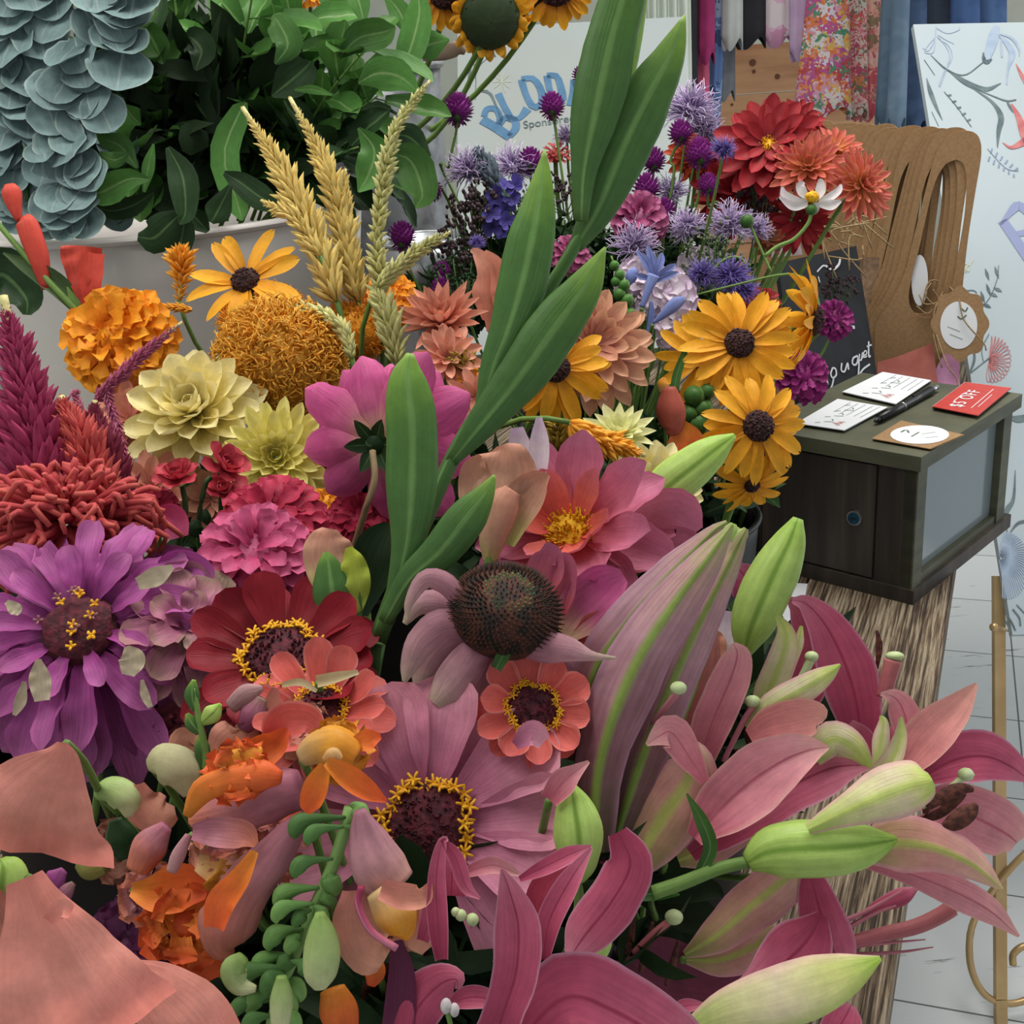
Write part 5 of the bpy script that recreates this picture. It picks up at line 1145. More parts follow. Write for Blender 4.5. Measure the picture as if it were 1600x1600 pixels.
# blue agapanthus, white lilac blooms, arched stems
def agap(label, parts, d): multi('agapanthus_floret', label, 'flower', d, parts, 'purp', 'blue agapanthus', stem_at=parts[0][2][0][:2])
agap('open blue agapanthus floret above the white lilac bloom', [('tube', 'b', [(1003, 480, 8), (1012, 455, 12), (1022, 430, 20)], M_AGAP)] + [('petal', 'r', p, M_AGAP, dict(cup=.15)) for p in ([(1020, 432, 8), (1010, 410, 14), (995, 392, 4)], [(1022, 430, 8), (1018, 405, 14), (1012, 385, 4)], [(1024, 432, 8), (1032, 408, 14), (1034, 395, 4)], [(1026, 434, 8), (1045, 420, 13), (1056, 413, 4)], [(1026, 438, 8), (1045, 430, 12), (1060, 425, 3)], [(1018, 436, 6), (1003, 432, 10), (992, 428, 3)])], 1.2)
agap('closed blue agapanthus bud left of the open floret', [('bud', 'b', [(980, 448, 4), (985, 435, 18), (990, 424, 15), (992, 418, 4)], M_AGAP)], 1.21)
agap('long blue agapanthus bud leaning right', [('bud', 'b', [(1020, 505, 4), (1035, 493, 12), (1055, 475, 20), (1070, 466, 8)], M_AGAP)], 1.2)
agap('drooping blue agapanthus bud below the long one', [('bud', 'b', [(1018, 470, 4), (1018, 490, 10), (1015, 520, 12), (1012, 535, 3)], M_AGAP)], 1.22)
pom('white and lilac ruffled bloom behind the agapanthus', 1040, 465, 1.26, 50, (.1, .3, .9), 'purp', M_WLIL, 'white lilac blooms', 'ruffled_bloom', n=60, w=.38)
pom('white and lilac ruffled bloom right of the gladiolus tip', 1000, 440, 1.27, 44, (-.1, .3, .9), 'purp', M_WLIL, 'white lilac blooms', 'ruffled_bloom', n=60, w=.38)
pom('lilac ruffled bloom low beside the beige dahlia', 1060, 515, 1.24, 40, (0, .3, .9), 'purp', M_WLIL, 'white lilac blooms', 'ruffled_bloom', n=40, w=.34)
pom('mauve petals behind the arched stem', 1090, 415, 1.36, 34, (0, .4, .9), 'purp', M_WLIL, 'white lilac blooms', 'ruffled_bloom', n=30, w=.36)
multi('arched_stem', 'thin green stem arching down behind the agapanthus', 'stem', 1.27, [('stem', 's', [(1100, 445, 4), (1115, 420, 4), (1140, 402, 4), (1160, 406, 4), (1168, 425, 4)], M_STEM)])
multi('arched_stem', 'green stem arching over the side facing black-eyed Susan', 'stem', 1.2, [('stem', 's', [(1090, 460, 3), (1150, 445, 3), (1215, 430, 5), (1250, 432, 5), (1275, 460, 5), (1281, 500, 5)], M_STEM)])
multi('bud_spray', 'green bud spray between gladiolus tip and white bloom', 'bud spray', 1.2, [('stem', 's', [(990, 500, 4), (972, 450, 4), (955, 400, 3)], M_STEM), ('bud', 'o', [(960, 415, 8), (968, 430, 9), (962, 440, 8), (975, 446, 10), (968, 460, 10), (980, 470, 11), (972, 482, 9), (985, 492, 11)], M_LB)], 'purp')
# ------------------------------------------------------------------ red and coral dahlias, cosmos
RR = ((15, 1, -14), (14, .9, 0), (13, .76, 14), (10, .55, 30))
flower('dahlia', 'large dark red dahlia with a small yellow centre', 'flower', 1200, 228, 1.38, 88, (-.15, .25, .95), [(15, .1, .95, .36, -16, -4, 'oval', M_DRED, dict(cup=.2)), (14, .1, .86, .34, -2, 8, 'oval', M_DRED, dict(cup=.2, z=.03)), (12, .1, .66, .3, 14, 16, 'oval', M_DRED, dict(cup=.2, z=.05)), (8, .1, .42, .22, 28, 26, 'oval', M_DRED, dict(cup=.2, z=.08))], 'purp', 'dahlias', 'yellow', cr=.2)
dahlia('dark red dahlia hidden behind the top right of the large red one', 1248, 192, 1.46, 50, (.2, .5, .8), 'purp', M_DRED, RR)
dahlia('shadowed red dahlia below the large red one', 1150, 300, 1.44, 70, (-.1, .1, .95), 'purp', M_DRED, RR)
dahlia('orange red dahlia peeking between globe amaranths', 1090, 245, 1.47, 52, (-.1, .4, .9), 'purp', petal_mat('dahlia_orange_red', ['#a8401c', '#b8482a'], vein=.2), RR)
dahlia('coral dahlia with yellow petal bases directly behind the cosmos', 1262, 262, 1.36, 66, (-.15, .3, .95), 'purp', M_DBIC, ((17, 1, -6), (16, .9, 8), (13, .72, 24), (10, .52, 44), (6, .32, 64)), w=.24)
dahlia('coral dahlia rising highest behind the cosmos, near the kraft carriers', 1305, 235, 1.42, 48, (.1, .6, .8), 'purp', M_DBIC, ((15, 1, -6), (14, .9, 10), (11, .7, 30)), w=.24)
dahlia('round coral dahlia in front of the kraft carriers', 1345, 290, 1.34, 62, (.45, .1, .85), 'purp', M_DBIC, ((18, 1, -10), (17, .92, 4), (14, .76, 20), (11, .56, 40), (7, .36, 60)), w=.22)
dahlia('dark coral dahlia directly under the cosmos', 1250, 345, 1.4, 55, (-.1, -.2, .95), 'purp', M_DRED, ((15, 1, -8), (13, .8, 10)), w=.26)
dahlia('small rusty dahlia bud at the left of the cosmos stem', 1200, 375, 1.38, 30, (0, .3, .9), 'purp', petal_mat('rusty', ['#7a5030', '#9a5038'], vein=.2), ((11, 1, -8), (9, .7, 20)), w=.3)
multi('cosmos', 'white cosmos with yellow centre in front of the coral dahlias', 'flower', 1.24, [('petal', 'r', p, M_WHITE, dict(cup=.2)) for p in ([(1262, 316, 6), (1244, 314, 13), (1226, 304, 12), (1222, 292, 4)], [(1263, 310, 6), (1254, 300, 15), (1251, 290, 14), (1256, 284, 5)], [(1276, 310, 8), (1282, 298, 16), (1282, 284, 10), (1278, 282, 3)], [(1280, 314, 6), (1296, 308, 13), (1310, 298, 11), (1314, 288, 4)], [(1278, 318, 8), (1298, 320, 16), (1314, 314, 5)], [(1262, 318, 8), (1240, 322, 14), (1218, 308, 4)], [(1270, 318, 10), (1274, 325, 22), (1280, 327, 6)])] + [('yellow_center', 'o', [(1269, 308, 11)], M_GERD, dict(sq=.8, bump=.15)), ('calyx', 'o', [(1268, 328, 9)], M_LEAF), ('stem', 's', [(1268, 330, 6), (1262, 350, 6), (1240, 374, 6), (1215, 385, 6), (1195, 400, 6)], M_STEM)])
multi('flower_bud', 'round green bud on a thin stem left of the cosmos', 'bud', 1.28, [('bud', 'o', [(1167, 346, 11)], M_LEAF), ('stem', 's', [(1172, 350, 4), (1185, 380, 4), (1205, 425, 4)], M_STEM)])
multi('white_paper', 'piece of pale lilac paper showing below the small rusty dahlia', 'paper', 1.5, [('sheet', 'r', [(1228, 340, 30), (1230, 400, 46)], plain_mat('lilac_paper', '#cdbdc8'), dict(cup=0))])
# ------------------------------------------------------------------ black-eyed Susans
random.seed(5)
daisy('largest black-eyed Susan facing the camera, upper right group', 1155, 537, 1.08, 92, (-.05, .15, 1), 'rud', n=19, cr=.26)
daisy('black-eyed Susan with drooping petals just below the largest one', 1184, 666, 1.05, 90, (.2, .05, 1), 'rud', n=16, cr=.28, e=(0, -30))
daisy('black-eyed Susan seen from the side beside the chalkboard', 1268, 500, 1.12, 88, (.95, -.12, .1), 'rud', n=17, cr=.28, e=(0, -34))
daisy('black-eyed Susan hanging lowest in front of the cash box', 1175, 758, 1.08, 62, (.1, -.55, .6), 'rud', n=14, cr=.2, e=(0, -20))
daisy('black-eyed Susan with only its left petals showing beside the beige dahlia', 1098, 562, 1.14, 78, (-.3, -.1, .8), 'rud', n=11, cr=.2)
daisy('black-eyed Susan half hidden behind the gladiolus stalk', 868, 575, .95, 90, (.05, .0, 1), 'yel', n=16, cr=.26, e=(0, -22))
daisy('black-eyed Susan tilted upward in front of the white bucket', 384, 440, 1.0, 96, (-.12, .45, .95), 'yel', n=12, cr=.24, two=False, e=(20, -10))
M_T = M_LEAF
multi('flower_bud', 'cluster of green buds between the black-eyed Susans and the orange bloom', 'bud cluster', 1.08, [('bud', 'o', [(1085, 620, 17), (1100, 640, 16), (1078, 648, 14), (1092, 665, 18), (1105, 612, 12)], M_LEAF, dict(bump=.1)), ('sepal', 'r', [(1060, 640, 6), (1055, 600, 14), (1068, 555, 10), (1075, 540, 3)], M_LEAF)], 'rud')
multi('snapdragon_bloom', 'red and orange snapdragon bloom right of the beige dahlia', 'flower', 1.03, [('lip', 'b', [(1045, 605, 20), (1048, 640, 46), (1050, 668, 34), (1045, 680, 8)], petal_mat('snap_red', ['#a85040', '#b85a48'], vein=.1), dict(thick=.8)), ('throat', 'b', [(1038, 612, 14), (1036, 600, 18), (1038, 590, 6)], M_SNY), ('lip', 'r', [(1060, 660, 20), (1070, 690, 60), (1065, 710, 40)], M_SNO)], 'rud')
# ------------------------------------------------------------------ yellow celosia spikes
sp_ = lambda *a, **k: spike(*a, **k)
sp_('yellow celosia spike, leftmost of the tall ones', [(525, 470, 62), (490, 370, 62), (450, 285, 50), (415, 225, 26), (379, 168, 5)], 1.02, 'yel', M_CELY, 'yellow celosia spikes', 'celosia_spike', dens=1.5, fw=.26)
sp_('yellow celosia side spike curving left low in front of the leftmost one', [(500, 400, 40), (460, 340, 34), (430, 325, 18), (408, 313, 4)], 1.01, 'yel', M_CELY, 'yellow celosia spikes', 'celosia_spike', dens=1.2)
sp_('yellow celosia spike between the leftmost and the white green one', [(560, 470, 56), (540, 380, 52), (520, 290, 48), (490, 220, 26), (453, 153, 5)], 1.04, 'yel', M_CELY, 'yellow celosia spikes', 'celosia_spike', dens=1.5)
sp_('yellow celosia branchlet to the right of the second spike', [(545, 330, 24), (538, 300, 22), (540, 264, 4)], 1.04, None, M_CELY, 'yellow celosia spikes', 'celosia_spike')
sp_('tallest pale celosia spike leaning right at its tip', [(595, 460, 44), (590, 380, 34), (600, 280, 38), (615, 210, 28), (645, 160, 20), (672, 126, 5)], 1.03, 'yel', M_CELG, 'yellow celosia spikes', 'celosia_spike', dens=.9, fw=.42, open_=45)
sp_('short pale celosia catkin pointing right', [(590, 450, 30), (625, 415, 32), (665, 385, 24), (704, 362, 5)], 1.0, 'yel', M_CELG, 'yellow celosia spikes', 'celosia_spike', dens=1.1, fw=.35)
sp_('pale celosia catkin arching over the orange crest', [(550, 560, 26), (535, 515, 30), (490, 487, 28), (430, 485, 24), (385, 492, 5)], .97, 'yel', M_CELG, 'yellow celosia spikes', 'celosia_spike', dens=1.2, fw=.4)
sp_('small pale catkin hanging in front of the cream dahlia', [(372, 512, 8), (360, 530, 16), (345, 560, 18), (330, 590, 4)], .96, None, M_CELG, 'yellow celosia spikes', 'celosia_spike')
sp_('broad greenish celosia plume right of the orange crest', [(620, 570, 40), (612, 520, 54), (600, 480, 40), (585, 455, 12)], 1.0, 'yel', M_CELG, 'yellow celosia spikes', 'celosia_spike', dens=2)
sp_('orange celosia plume leaning to the lower right beside the pale dahlia', [(890, 660, 56), (920, 680, 56), (960, 695, 40), (1008, 712, 5)], .88, 'yel', M_CELO, 'orange celosia plumes', 'celosia_plume', dens=2)
sp_('small orange celosia plume in front of the white bucket', [(280, 470, 18), (283, 430, 44), (282, 405, 52), (278, 392, 20)], 1.05, 'yel', M_CELO, 'orange celosia plumes', 'celosia_plume', dens=2, open_=55)
sp_('thin orange celosia tip right of the marigold', [(300, 485, 18), (270, 480, 16), (238, 478, 5)], 1.04, None, M_CELO, 'orange celosia plumes', 'celosia_plume')
sp_('greenish gold celosia crest under the half hidden black-eyed Susan', [(870, 740, 56), (872, 700, 70), (868, 665, 50)], .9, 'yel', petal_mat('celosia_gold', ['#8c7a2e', '#b89a3c'], vein=.1), None, 'celosia_crest', dens=3, open_=60)
sp_('green gold tufts between the peach dahlia and the gladiolus', [(735, 580, 40), (720, 560, 44), (700, 570, 20)], .98, 'yel', petal_mat('celosia_gold2', ['#9c8e3e', '#c0a84c'], vein=.1), None, 'celosia_crest', dens=3, open_=60)
def crest(label, x, y, d, R, face, mat, n=420, l=.4):
    C = P(x, y, d); r = R * d / FPX; root = thing('celosia_crest', label, 'flower', C, 'celosia crests')
    m = MB(); ball(m, C, r * .88, cdir(*face), .85, 10, 18, bump=.06); m.build('crest_core', mat, root)
    m = MB(); fuzz(m, C, r * .84, n, r * l, r * .026, cdir(*face), -.6, .6, 3, .85); m.build('crest_fuzz', mat, root)
    stem_to(root, C, cdir(*face), 'yel', .004)
crest('large fuzzy orange celosia crest above the yellow dahlia', 438, 562, .98, 104, (0, .4, .9), M_CELO, 2800, .16)
crest('smaller orange celosia crest behind the arching catkin', 415, 505, 1.07, 72, (0, .8, .5), M_MARI, 1200, .18)
crest('orange crest behind the greenish plume', 552, 520, 1.05, 58, (0, .6, .8), M_MARI, 900, .18)
# ------------------------------------------------------------------ marigolds
pom('large orange marigold in front of the white bucket', 188, 535, 1.0, 92, (-.25, .35, .9), 'yel', M_MARI, 'marigolds', 'marigold', n=100, ruffle=.2)
pom('orange marigold behind the greenish plume', 608, 470, 1.08, 50, (.1, .6, .8), 'yel', M_MARI, 'marigolds', 'marigold', n=70, ruffle=.2)
pom('orange marigold peeking out under the magenta dahlia', 512, 790, .93, 38, (0, .4, .8), 'yel', M_MARI, 'marigolds', 'marigold', n=40, ruffle=.2)
pom('small orange marigold piece under the yellow dahlia', 362, 800, .92, 26, (0, .4, .8), 'yel', M_MARI, 'marigolds', 'marigold', n=30, ruffle=.2)
pom('orange marigold piece beside the gladiolus above the magenta dahlia', 735, 600, 1.0, 28, (0, .4, .8), 'yel', M_MARI, 'marigolds', 'marigold', n=30, ruffle=.2)
# ------------------------------------------------------------------ dahlias
BIG = ((13, 1, -14), (12, .88, 4), (11, .74, 22), (9, .56, 40), (7, .4, 58), (5, .26, 74))
dahlia('pale yellow cream dahlia with broad petals, below the marigold', 305, 645, .93, 124, (-.1, .45, .85), 'yel', M_DCRE, BIG, w=.42, prof='oval')
dahlia('pale yellow dahlia with many narrow petals, centre in view', 432, 715, .87, 94, (.15, .1, 1), 'yel', M_DYEL, ((18, 1, -12), (17, .9, 2), (16, .76, 16), (13, .58, 34), (10, .42, 52), (7, .28, 70)), w=.27)
dahlia('peach dahlia at the left beside the cream one', 205, 655, .97, 76, (-.3, .3, .8), 'yel', M_DPEA, ((9, 1, -10), (8, .85, 12), (6, .6, 35)), w=.46)
dahlia('peach petals under the red roses', 235, 760, .9, 66, (-.1, .3, .9), 'yel', M_DPEA, ((9, 1, -10), (7, .75, 14)), w=.46)
dahlia('peach bloom below the yellow dahlia behind the rose stems', 330, 780, .92, 60, (.1, .3, .9), 'yel', M_DBEI, ((9, 1, -10), (7, .75, 14)), w=.46)
dahlia('spiky peach dahlia between the orange crest and the gladiolus', 690, 505, 1.02, 78, (-.1, .62, .75), 'yel', M_DPEA, ((12, 1, 10), (11, .9, 28), (9, .75, 48), (6, .5, 66)), w=.26, prof='spear', cup=.4)
dahlia('peach bloom low behind the magenta dahlia and gladiolus', 700, 560, .98, 60, (.1, .3, .9), 'yel', M_DPEA, ((10, 1, -8), (9, .8, 14), (6, .5, 40)), w=.34)
dahlia('peach petals between magenta dahlia and gladiolus stem', 745, 620, .96, 50, (.2, .1, .9), 'yel', M_DPEA, ((9, 1, -8), (7, .7, 20)), w=.36)
dahlia('large beige peach dahlia with a dusky centre right of the gladiolus', 925, 540, 1.0, 108, (.18, .18, .95), 'yel', M_DBEI, ((17, 1, -16), (16, .88, -2), (14, .7, 12), (11, .5, 30)), w=.3)
dahlia('pale lemon dahlia with pointed petals right of the orange plume', 968, 680, .92, 62, (.0, .7, .6), 'yel', petal_mat('dahlia_lemon', ['#cfd088', '#e4e4a8', '#e8e8b8'], vein=.08), ((12, 1, 4), (11, .85, 26), (7, .55, 50)), w=.36, prof='spear')
dahlia('cream dahlia under the angled lily bud', 1030, 760, .95, 80, (.2, .2, .9), 'rud', M_DCRE, ((13, 1, -14), (12, .86, 4), (10, .66, 24), (7, .44, 46)), w=.38)
multi('gladiolus_petal', 'single peach gladiolus bloom rising left of the gladiolus stalk', 'flower', 1.04, [('petal', 'r', [(775, 500, 40), (772, 460, 66), (765, 425, 40), (745, 395, 16), (735, 392, 4)], M_DPEA, dict(cup=.2, ruffle=.04)), ('petal', 'r', [(790, 500, 30), (790, 450, 46), (775, 410, 20), (758, 392, 5)], M_DPEA, dict(cup=.25)), ('petal', 'r', [(770, 520, 20), (778, 480, 40), (800, 450, 20)], M_DPEA, dict(cup=.2))], 'yel')
# magenta dahlia, back to the camera
dm = flower('dahlia', 'magenta dahlia seen from behind with dark sepals and stem', 'flower', 592, 692, .82, 158, (.32, .22, -.8), [(9, .08, .93, .52, 0, 24, 'oval', M_DMAG, dict(cup=.18, ruffle=.02, jit=.2)), (9, .06, .86, .5, 14, 38, 'oval', M_DMAG, dict(cup=.18, z=.05)), (8, .06, .7, .44, 34, 60, 'oval', M_DMAG, dict(cup=.2, z=.1))], 'yel', 'dahlias', calyx=6, stem=False)
m = MB(); tube(m, [P(582, 705, .79), P(585, 750, .78), P(570, 800, .78), P(550, 870, .80), P(545, 920, .84)], .0023, 18, 8); m.build('stem', petal_mat('red_stem', ['#7a6a4a', '#8a6a54'], vein=.1, trans=0), dm)
# ------------------------------------------------------------------ roses
def rose(label, x, y, d, R, face, stem_pts):
    r_ = flower('rose', label, 'flower', x, y, d, R, face, [(6, .1, .95, .75, 10, 30, 'round', M_ROSE, dict(cup=.2, ruffle=.04)), (5, .08, .75, .65, 40, 50, 'round', M_ROSE, dict(cup=.3)), (4, .05, .55, .55, 62, 70, 'round', M_ROSE, dict(cup=.4)), (3, .02, .45, .4, 78, 84, 'round', M_ROSE, dict(cup=.5))], 'yel', 'small red roses', calyx=5, stem=False)
    m = MB(); tube(m, [P(*q) for q in stem_pts], .0019, 14, 6); m.build('stem', M_STEMD, r_)
rose('small red rose, left one of the pair above the hot pink dahlia', 278, 748, .82, 38, (-.1, .75, .6), [(285, 760, .82), (290, 800, .82), (278, 850, .83), (280, 900, .9)])
rose('small red rose tilted right, with long green sepals', 350, 732, .82, 44, (.45, .4, .4), [(330, 745, .82), (320, 760, .82), (310, 820, .83), (315, 880, .9)])
rose('red rose bud petals behind the pair', 345, 765, .86, 28, (.3, .5, .6), [(345, 775, .86), (345, 850, .9)])
multi('rose_bud', 'closed green rosebud cluster under the roses', 'bud', .82, [('bud', 'b', [(308, 840, 8), (305, 825, 26), (308, 812, 8)], M_LEAFD), ('bud', 'b', [(325, 820, 6), (322, 808, 16), (322, 795, 3)], M_LEAFD), ('sepal', 'r', [(300, 830, 6), (290, 845, 10), (285, 855, 2)], M_LEAFD)])
# red gladiolus at the far left
multi('red_gladiolus', 'red gladiolus stalk with opening buds against the white bucket', 'flower', 1.0, [
 ('stem', 's', [(140, 505, 12), (90, 455, 12), (40, 400, 11), (-20, 330, 9)], M_STEM),
 ('red_bud', 'b', [(72, 452, 14), (60, 400, 32), (42, 350, 34), (35, 340, 10)], M_GRED), ('red_bud', 'b', [(30, 345, 10), (22, 320, 24), (18, 300, 30), (15, 288, 16)], M_GRED),
 ('red_bloom', 'r', [(135, 480, 16), (130, 440, 42), (128, 405, 58), (128, 385, 62)], M_GRED, dict(cup=-.25, ruffle=.1)), ('red_bloom', 'r', [(140, 490, 14), (142, 440, 34), (146, 395, 34)], M_GRED, dict(cup=.2)), ('red_bloom', 'b', [(145, 505, 16), (152, 480, 34), (158, 458, 26)], M_GRED),
 ('bract', 'r', [(145, 510, 10), (95, 450, 34), (50, 420, 26), (5, 395, 3)], M_STEMD, dict(cup=.2)), ('bract', 'r', [(135, 500, 6), (118, 475, 16), (105, 448, 3)], M_STEM, dict(cup=.2))], None)
multi('broad_leaf', 'dark broad leaf at the left edge over the white bucket', 'leaf', 1.04, [('leaf', 'r', [(-30, 440, 60), (5, 430, 90), (40, 465, 60), (42, 492, 12)], M_LEAFD, dict(cup=.1))])
# ------------------------------------------------------------------ magenta celosia plumes at the left
sp_('tall magenta celosia plume at the left edge', [(75, 800, 150), (62, 720, 130), (45, 640, 86), (30, 560, 60), (15, 505, 26), (5, 462, 5)], .78, 'mag', M_CELM, 'magenta celosia plumes', 'celosia_plume', dens=4.5, fw=.3, open_=40)
sp_('reddish celosia plume rising right of the tall magenta one', [(150, 800, 100), (135, 720, 80), (110, 660, 40), (95, 618, 6)], .78, 'mag', M_CELR, 'magenta celosia plumes', 'celosia_plume', dens=4, open_=35)
sp_('wine red celosia plume above the red crest', [(175, 800, 90), (165, 710, 60), (150, 660, 30), (148, 625, 5)], .8, 'mag', petal_mat('celosia_wine', ['#8a2848', '#a04058'], vein=.15), 'magenta celosia plumes', 'celosia_plume', dens=4, open_=35)
sp_('dark plum celosia plume low at the left edge', [(20, 820, 110), (10, 760, 100), (0, 700, 60)], .8, 'mag', petal_mat('celosia_plum', ['#5a1a44', '#6e2450'], vein=.15), 'magenta celosia plumes', 'celosia_plume', dens=4)
sp_('long pink amaranth catkin pointing up toward the celosia crest', [(150, 625, 24), (185, 590, 26), (230, 548, 22), (285, 503, 5)], .86, None, M_CELP, 'pink amaranth catkins', 'amaranth_catkin', dens=1.6)
sp_('pink amaranth catkin hanging right of the red plume', [(165, 610, 18), (180, 660, 22), (190, 720, 30), (200, 780, 20)], .86, None, M_CELP, 'pink amaranth catkins', 'amaranth_catkin', dens=1.6)
sp_('pink amaranth catkin in front of the peach dahlia, short', [(150, 640, 20), (135, 650, 18), (118, 620, 16), (122, 612, 4)], .86, None, M_CELP, 'pink amaranth catkins', 'amaranth_catkin', dens=1.6)
root = thing('celosia_crest', 'large red celosia with finger like florets at the left edge', 'flower', P(110, 810, .72), 'celosia crests')
random.seed(9)
mbs = [MB() for _ in range(4)]
for i in range(190):
    C = P(105, 815, .74); z = random.uniform(-.25, 1); a = random.random() * 2 * PI; s = math.sqrt(1 - z * z)
    X, Y, n = frame(cdir(0, .2, 1)); dv = (X * math.cos(a) * 1.15 + Y * math.sin(a) * .8) * s + n * z * .7; R = 118 * .74 / FPX
    L = R * random.uniform(.8, 1.15); dr = A([0, 0, -1.])
    tube(mbs[i % 4], [C + dv * L * .25, C + dv * L * .7 + X * random.gauss(0, R * .05), C + dv * L + X * random.gauss(0, R * .09) + dr * R * .08 * random.random(), C + dv * L * 1.04 + X * random.gauss(0, R * .12) + dr * R * random.uniform(.05, .35)], R * random.uniform(.045, .075), 8, 6, R * .035)
for m in mbs: m.build('florets', M_CELR, root)
stem_to(root, P(105, 830, .76), cdir(0, .3, .9), 'mag', .004)
pom('hot pink double dahlia above the crimson zinnia', 400, 872, .72, 98, (.05, .5, .85), 'front', M_DHOT, 'pink double dahlias', 'double_dahlia', n=100, w=.2, sq=.6)
pom('crimson double dahlia behind the hot pink one', 425, 815, .79, 88, (.05, .6, .8), 'front', M_DCRI, 'pink double dahlias', 'double_dahlia', n=90, w=.2, sq=.5)
pom('crimson bloom pieces behind the magenta dahlia stem', 560, 815, .86, 56, (.1, .5, .85), 'front', M_DCRI, 'pink double dahlias', 'double_dahlia', n=60, w=.24, sq=.6)
pom('raspberry bloom between red crest and rose stems', 235, 800, .82, 48, (0, .5, .85), 'mag', M_DCRI, 'pink double dahlias', 'double_dahlia', n=50, w=.24, sq=.6)
multi('zinnia_petals', 'lilac curled petals right of the red celosia', 'flower', .76, [('petal', 'r', [(215, 860, 20), (235, 838, 26), (256, 822, 12)], M_ZPUR, dict(cup=.2)), ('petal', 'r', [(225, 890, 26), (260, 868, 34), (302, 862, 10)], M_ZPUR, dict(cup=.2)), ('petal', 'r', [(245, 800, 20), (270, 810, 44), (280, 840, 30)], M_DHOT, dict(cup=.2))], 'mag')
# ------------------------------------------------------------------ pink dahlia with yellow centre
flower('dahlia', 'pink dahlia with a bright yellow centre beside the angled lily bud', 'flower', 890, 832, .76, 160, (-.28, .55, .78), [(8, .14, .9, .5, 20, 36, 'oval', M_DPINK, dict(cup=.22, ruffle=.03, jit=.25)), (8, .12, .95, .5, -4, 4, 'oval', M_DPINK, dict(cup=.2, z=-.03, ruffle=.03, jit=.25)), (6, .12, .55, .34, 30, 50, 'oval', petal_mat('dahlia_coral_inner', ['#d8483c', '#d86a5c', '#cf7080'], vein=.15), dict(cup=.2, z=.04))], 'lily', 'dahlias', 'yellow', cr=.26)
multi('dahlia_petals', 'folded rose pink dahlia petals behind the striped lily bud', 'flower', .78, [('petal', 'r', [(950, 870, 40), (1000, 820, 80), (1060, 800, 70), (1090, 830, 20)], M_DPINK, dict(cup=.2)), ('petal', 'r', [(940, 890, 30), (1000, 860, 70), (1070, 850, 50), (1100, 870, 12)], M_DPINK, dict(cup=.25)), ('petal', 'r', [(960, 900, 30), (985, 930, 50), (1010, 950, 20)], M_DPINK, dict(cup=.2))], 'lily')
multi('dahlia_petals', 'bright pink upright petals just above the coneflower', 'flower', .70, [('petal', 'r', [(840, 930, 30), (850, 895, 62), (858, 865, 44), (855, 848, 8)], M_DPINK, dict(cup=.3)), ('petal', 'r', [(880, 990, 40), (910, 950, 84), (950, 915, 74), (975, 900, 24)], M_DMAG, dict(cup=.15)), ('petal', 'r', [(800, 930, 20), (790, 895, 40), (775, 880, 14)], M_DPINK, dict(cup=.2)), ('petal', 'r', [(870, 960, 30), (875, 920, 50), (880, 880, 40), (870, 868, 8)], M_DPINK, dict(cup=.3)), ('petal', 'r', [(905, 1000, 30), (930, 985, 54), (965, 960, 30)], M_ZCOR, dict(cup=.15))], 'lily')
# ------------------------------------------------------------------ main gladiolus stalk
random.seed(11)
gl = thing('gladiolus_stalk', 'tall green gladiolus stalk with closed bracts crossing the picture', 'gladiolus', P(596, 990, .66), None)
gd = .66
m = MB(); tube(m, [P(*q) for q in ((590, 1000, .665), (625, 905, .665), (665, 810, .67), (715, 700, .68), (775, 600, .69), (840, 480, .695), (895, 390, .70), (925, 320, .705), (955, 220, .71), (990, 90, .72), (1010, -40, .73))], .0052, 40, 10, .003); m.build('stem', M_GLAD, gl)
for pts, dd in (([(908, 345, 20), (913, 262, 44), (934, 160, 84), (956, 60, 78), (982, -30, 66), (1010, -120, 8)], .69), ([(898, 388, 22), (935, 325, 56), (968, 243, 82), (1008, 160, 80), (1046, 88, 50), (1070, 24, 4)], .70),
                ([(750, 645, 18), (772, 570, 44), (792, 520, 58), (816, 440, 78), (833, 365, 70), (846, 290, 38), (851, 234, 3)], .68), ([(702, 725, 18), (755, 660, 50), (812, 590, 76), (868, 512, 80), (915, 445, 54), (946, 386, 4)], .675),
                ([(606, 975, 18), (624, 900, 34), (637, 840, 54), (643, 760, 78), (644, 665, 80), (637, 595, 60), (641, 552, 12)], .65), ([(600, 972, 20), (640, 905, 42), (688, 862, 60), (730, 808, 60), (757, 772, 34), (773, 742, 4)], .645)):
    m = MB(); blade(m, pts, dd, thick=.38, n=26, m=22, keel=.12); m.build('bract', M_GLAD, gl)
stem_to(gl, P(592, 995, .665), cdir(.3, .9, 0), 'front', .005, M_GLAD)
multi('broad_leaf', 'very dark leaf behind the base of the gladiolus', 'leaf', .72, [('leaf', 'r', [(560, 960, 30), (575, 900, 66), (590, 850, 60), (610, 820, 20)], M_LEAFDD, dict(cup=.1))], 'front')
multi('gladiolus_bloom', 'small peach gladiolus bud with green bract between crimson zinnia and gladiolus', 'gladiolus', .66, [
 ('petal', 'r', [(525, 930, 50), (515, 880, 84), (512, 845, 70), (515, 826, 24)], M_GPEA, dict(cup=-.2, ruffle=.05)), ('petal', 'r', [(548, 960, 30), (556, 915, 46), (552, 880, 40), (545, 855, 10)], petal_mat('yellow_green_frill', ['#a8b84a', '#b8c83c'], vein=.1), dict(cup=-.1, ruffle=.12)),
 ('bract', 'b', [(528, 975, 40), (520, 930, 62), (514, 885, 40), (509, 856, 4)], M_GLAD, dict(thick=.4)), ('bract', 'r', [(560, 975, 14), (552, 930, 22), (540, 890, 4)], M_GLAD, dict(cup=.1))], 'front')
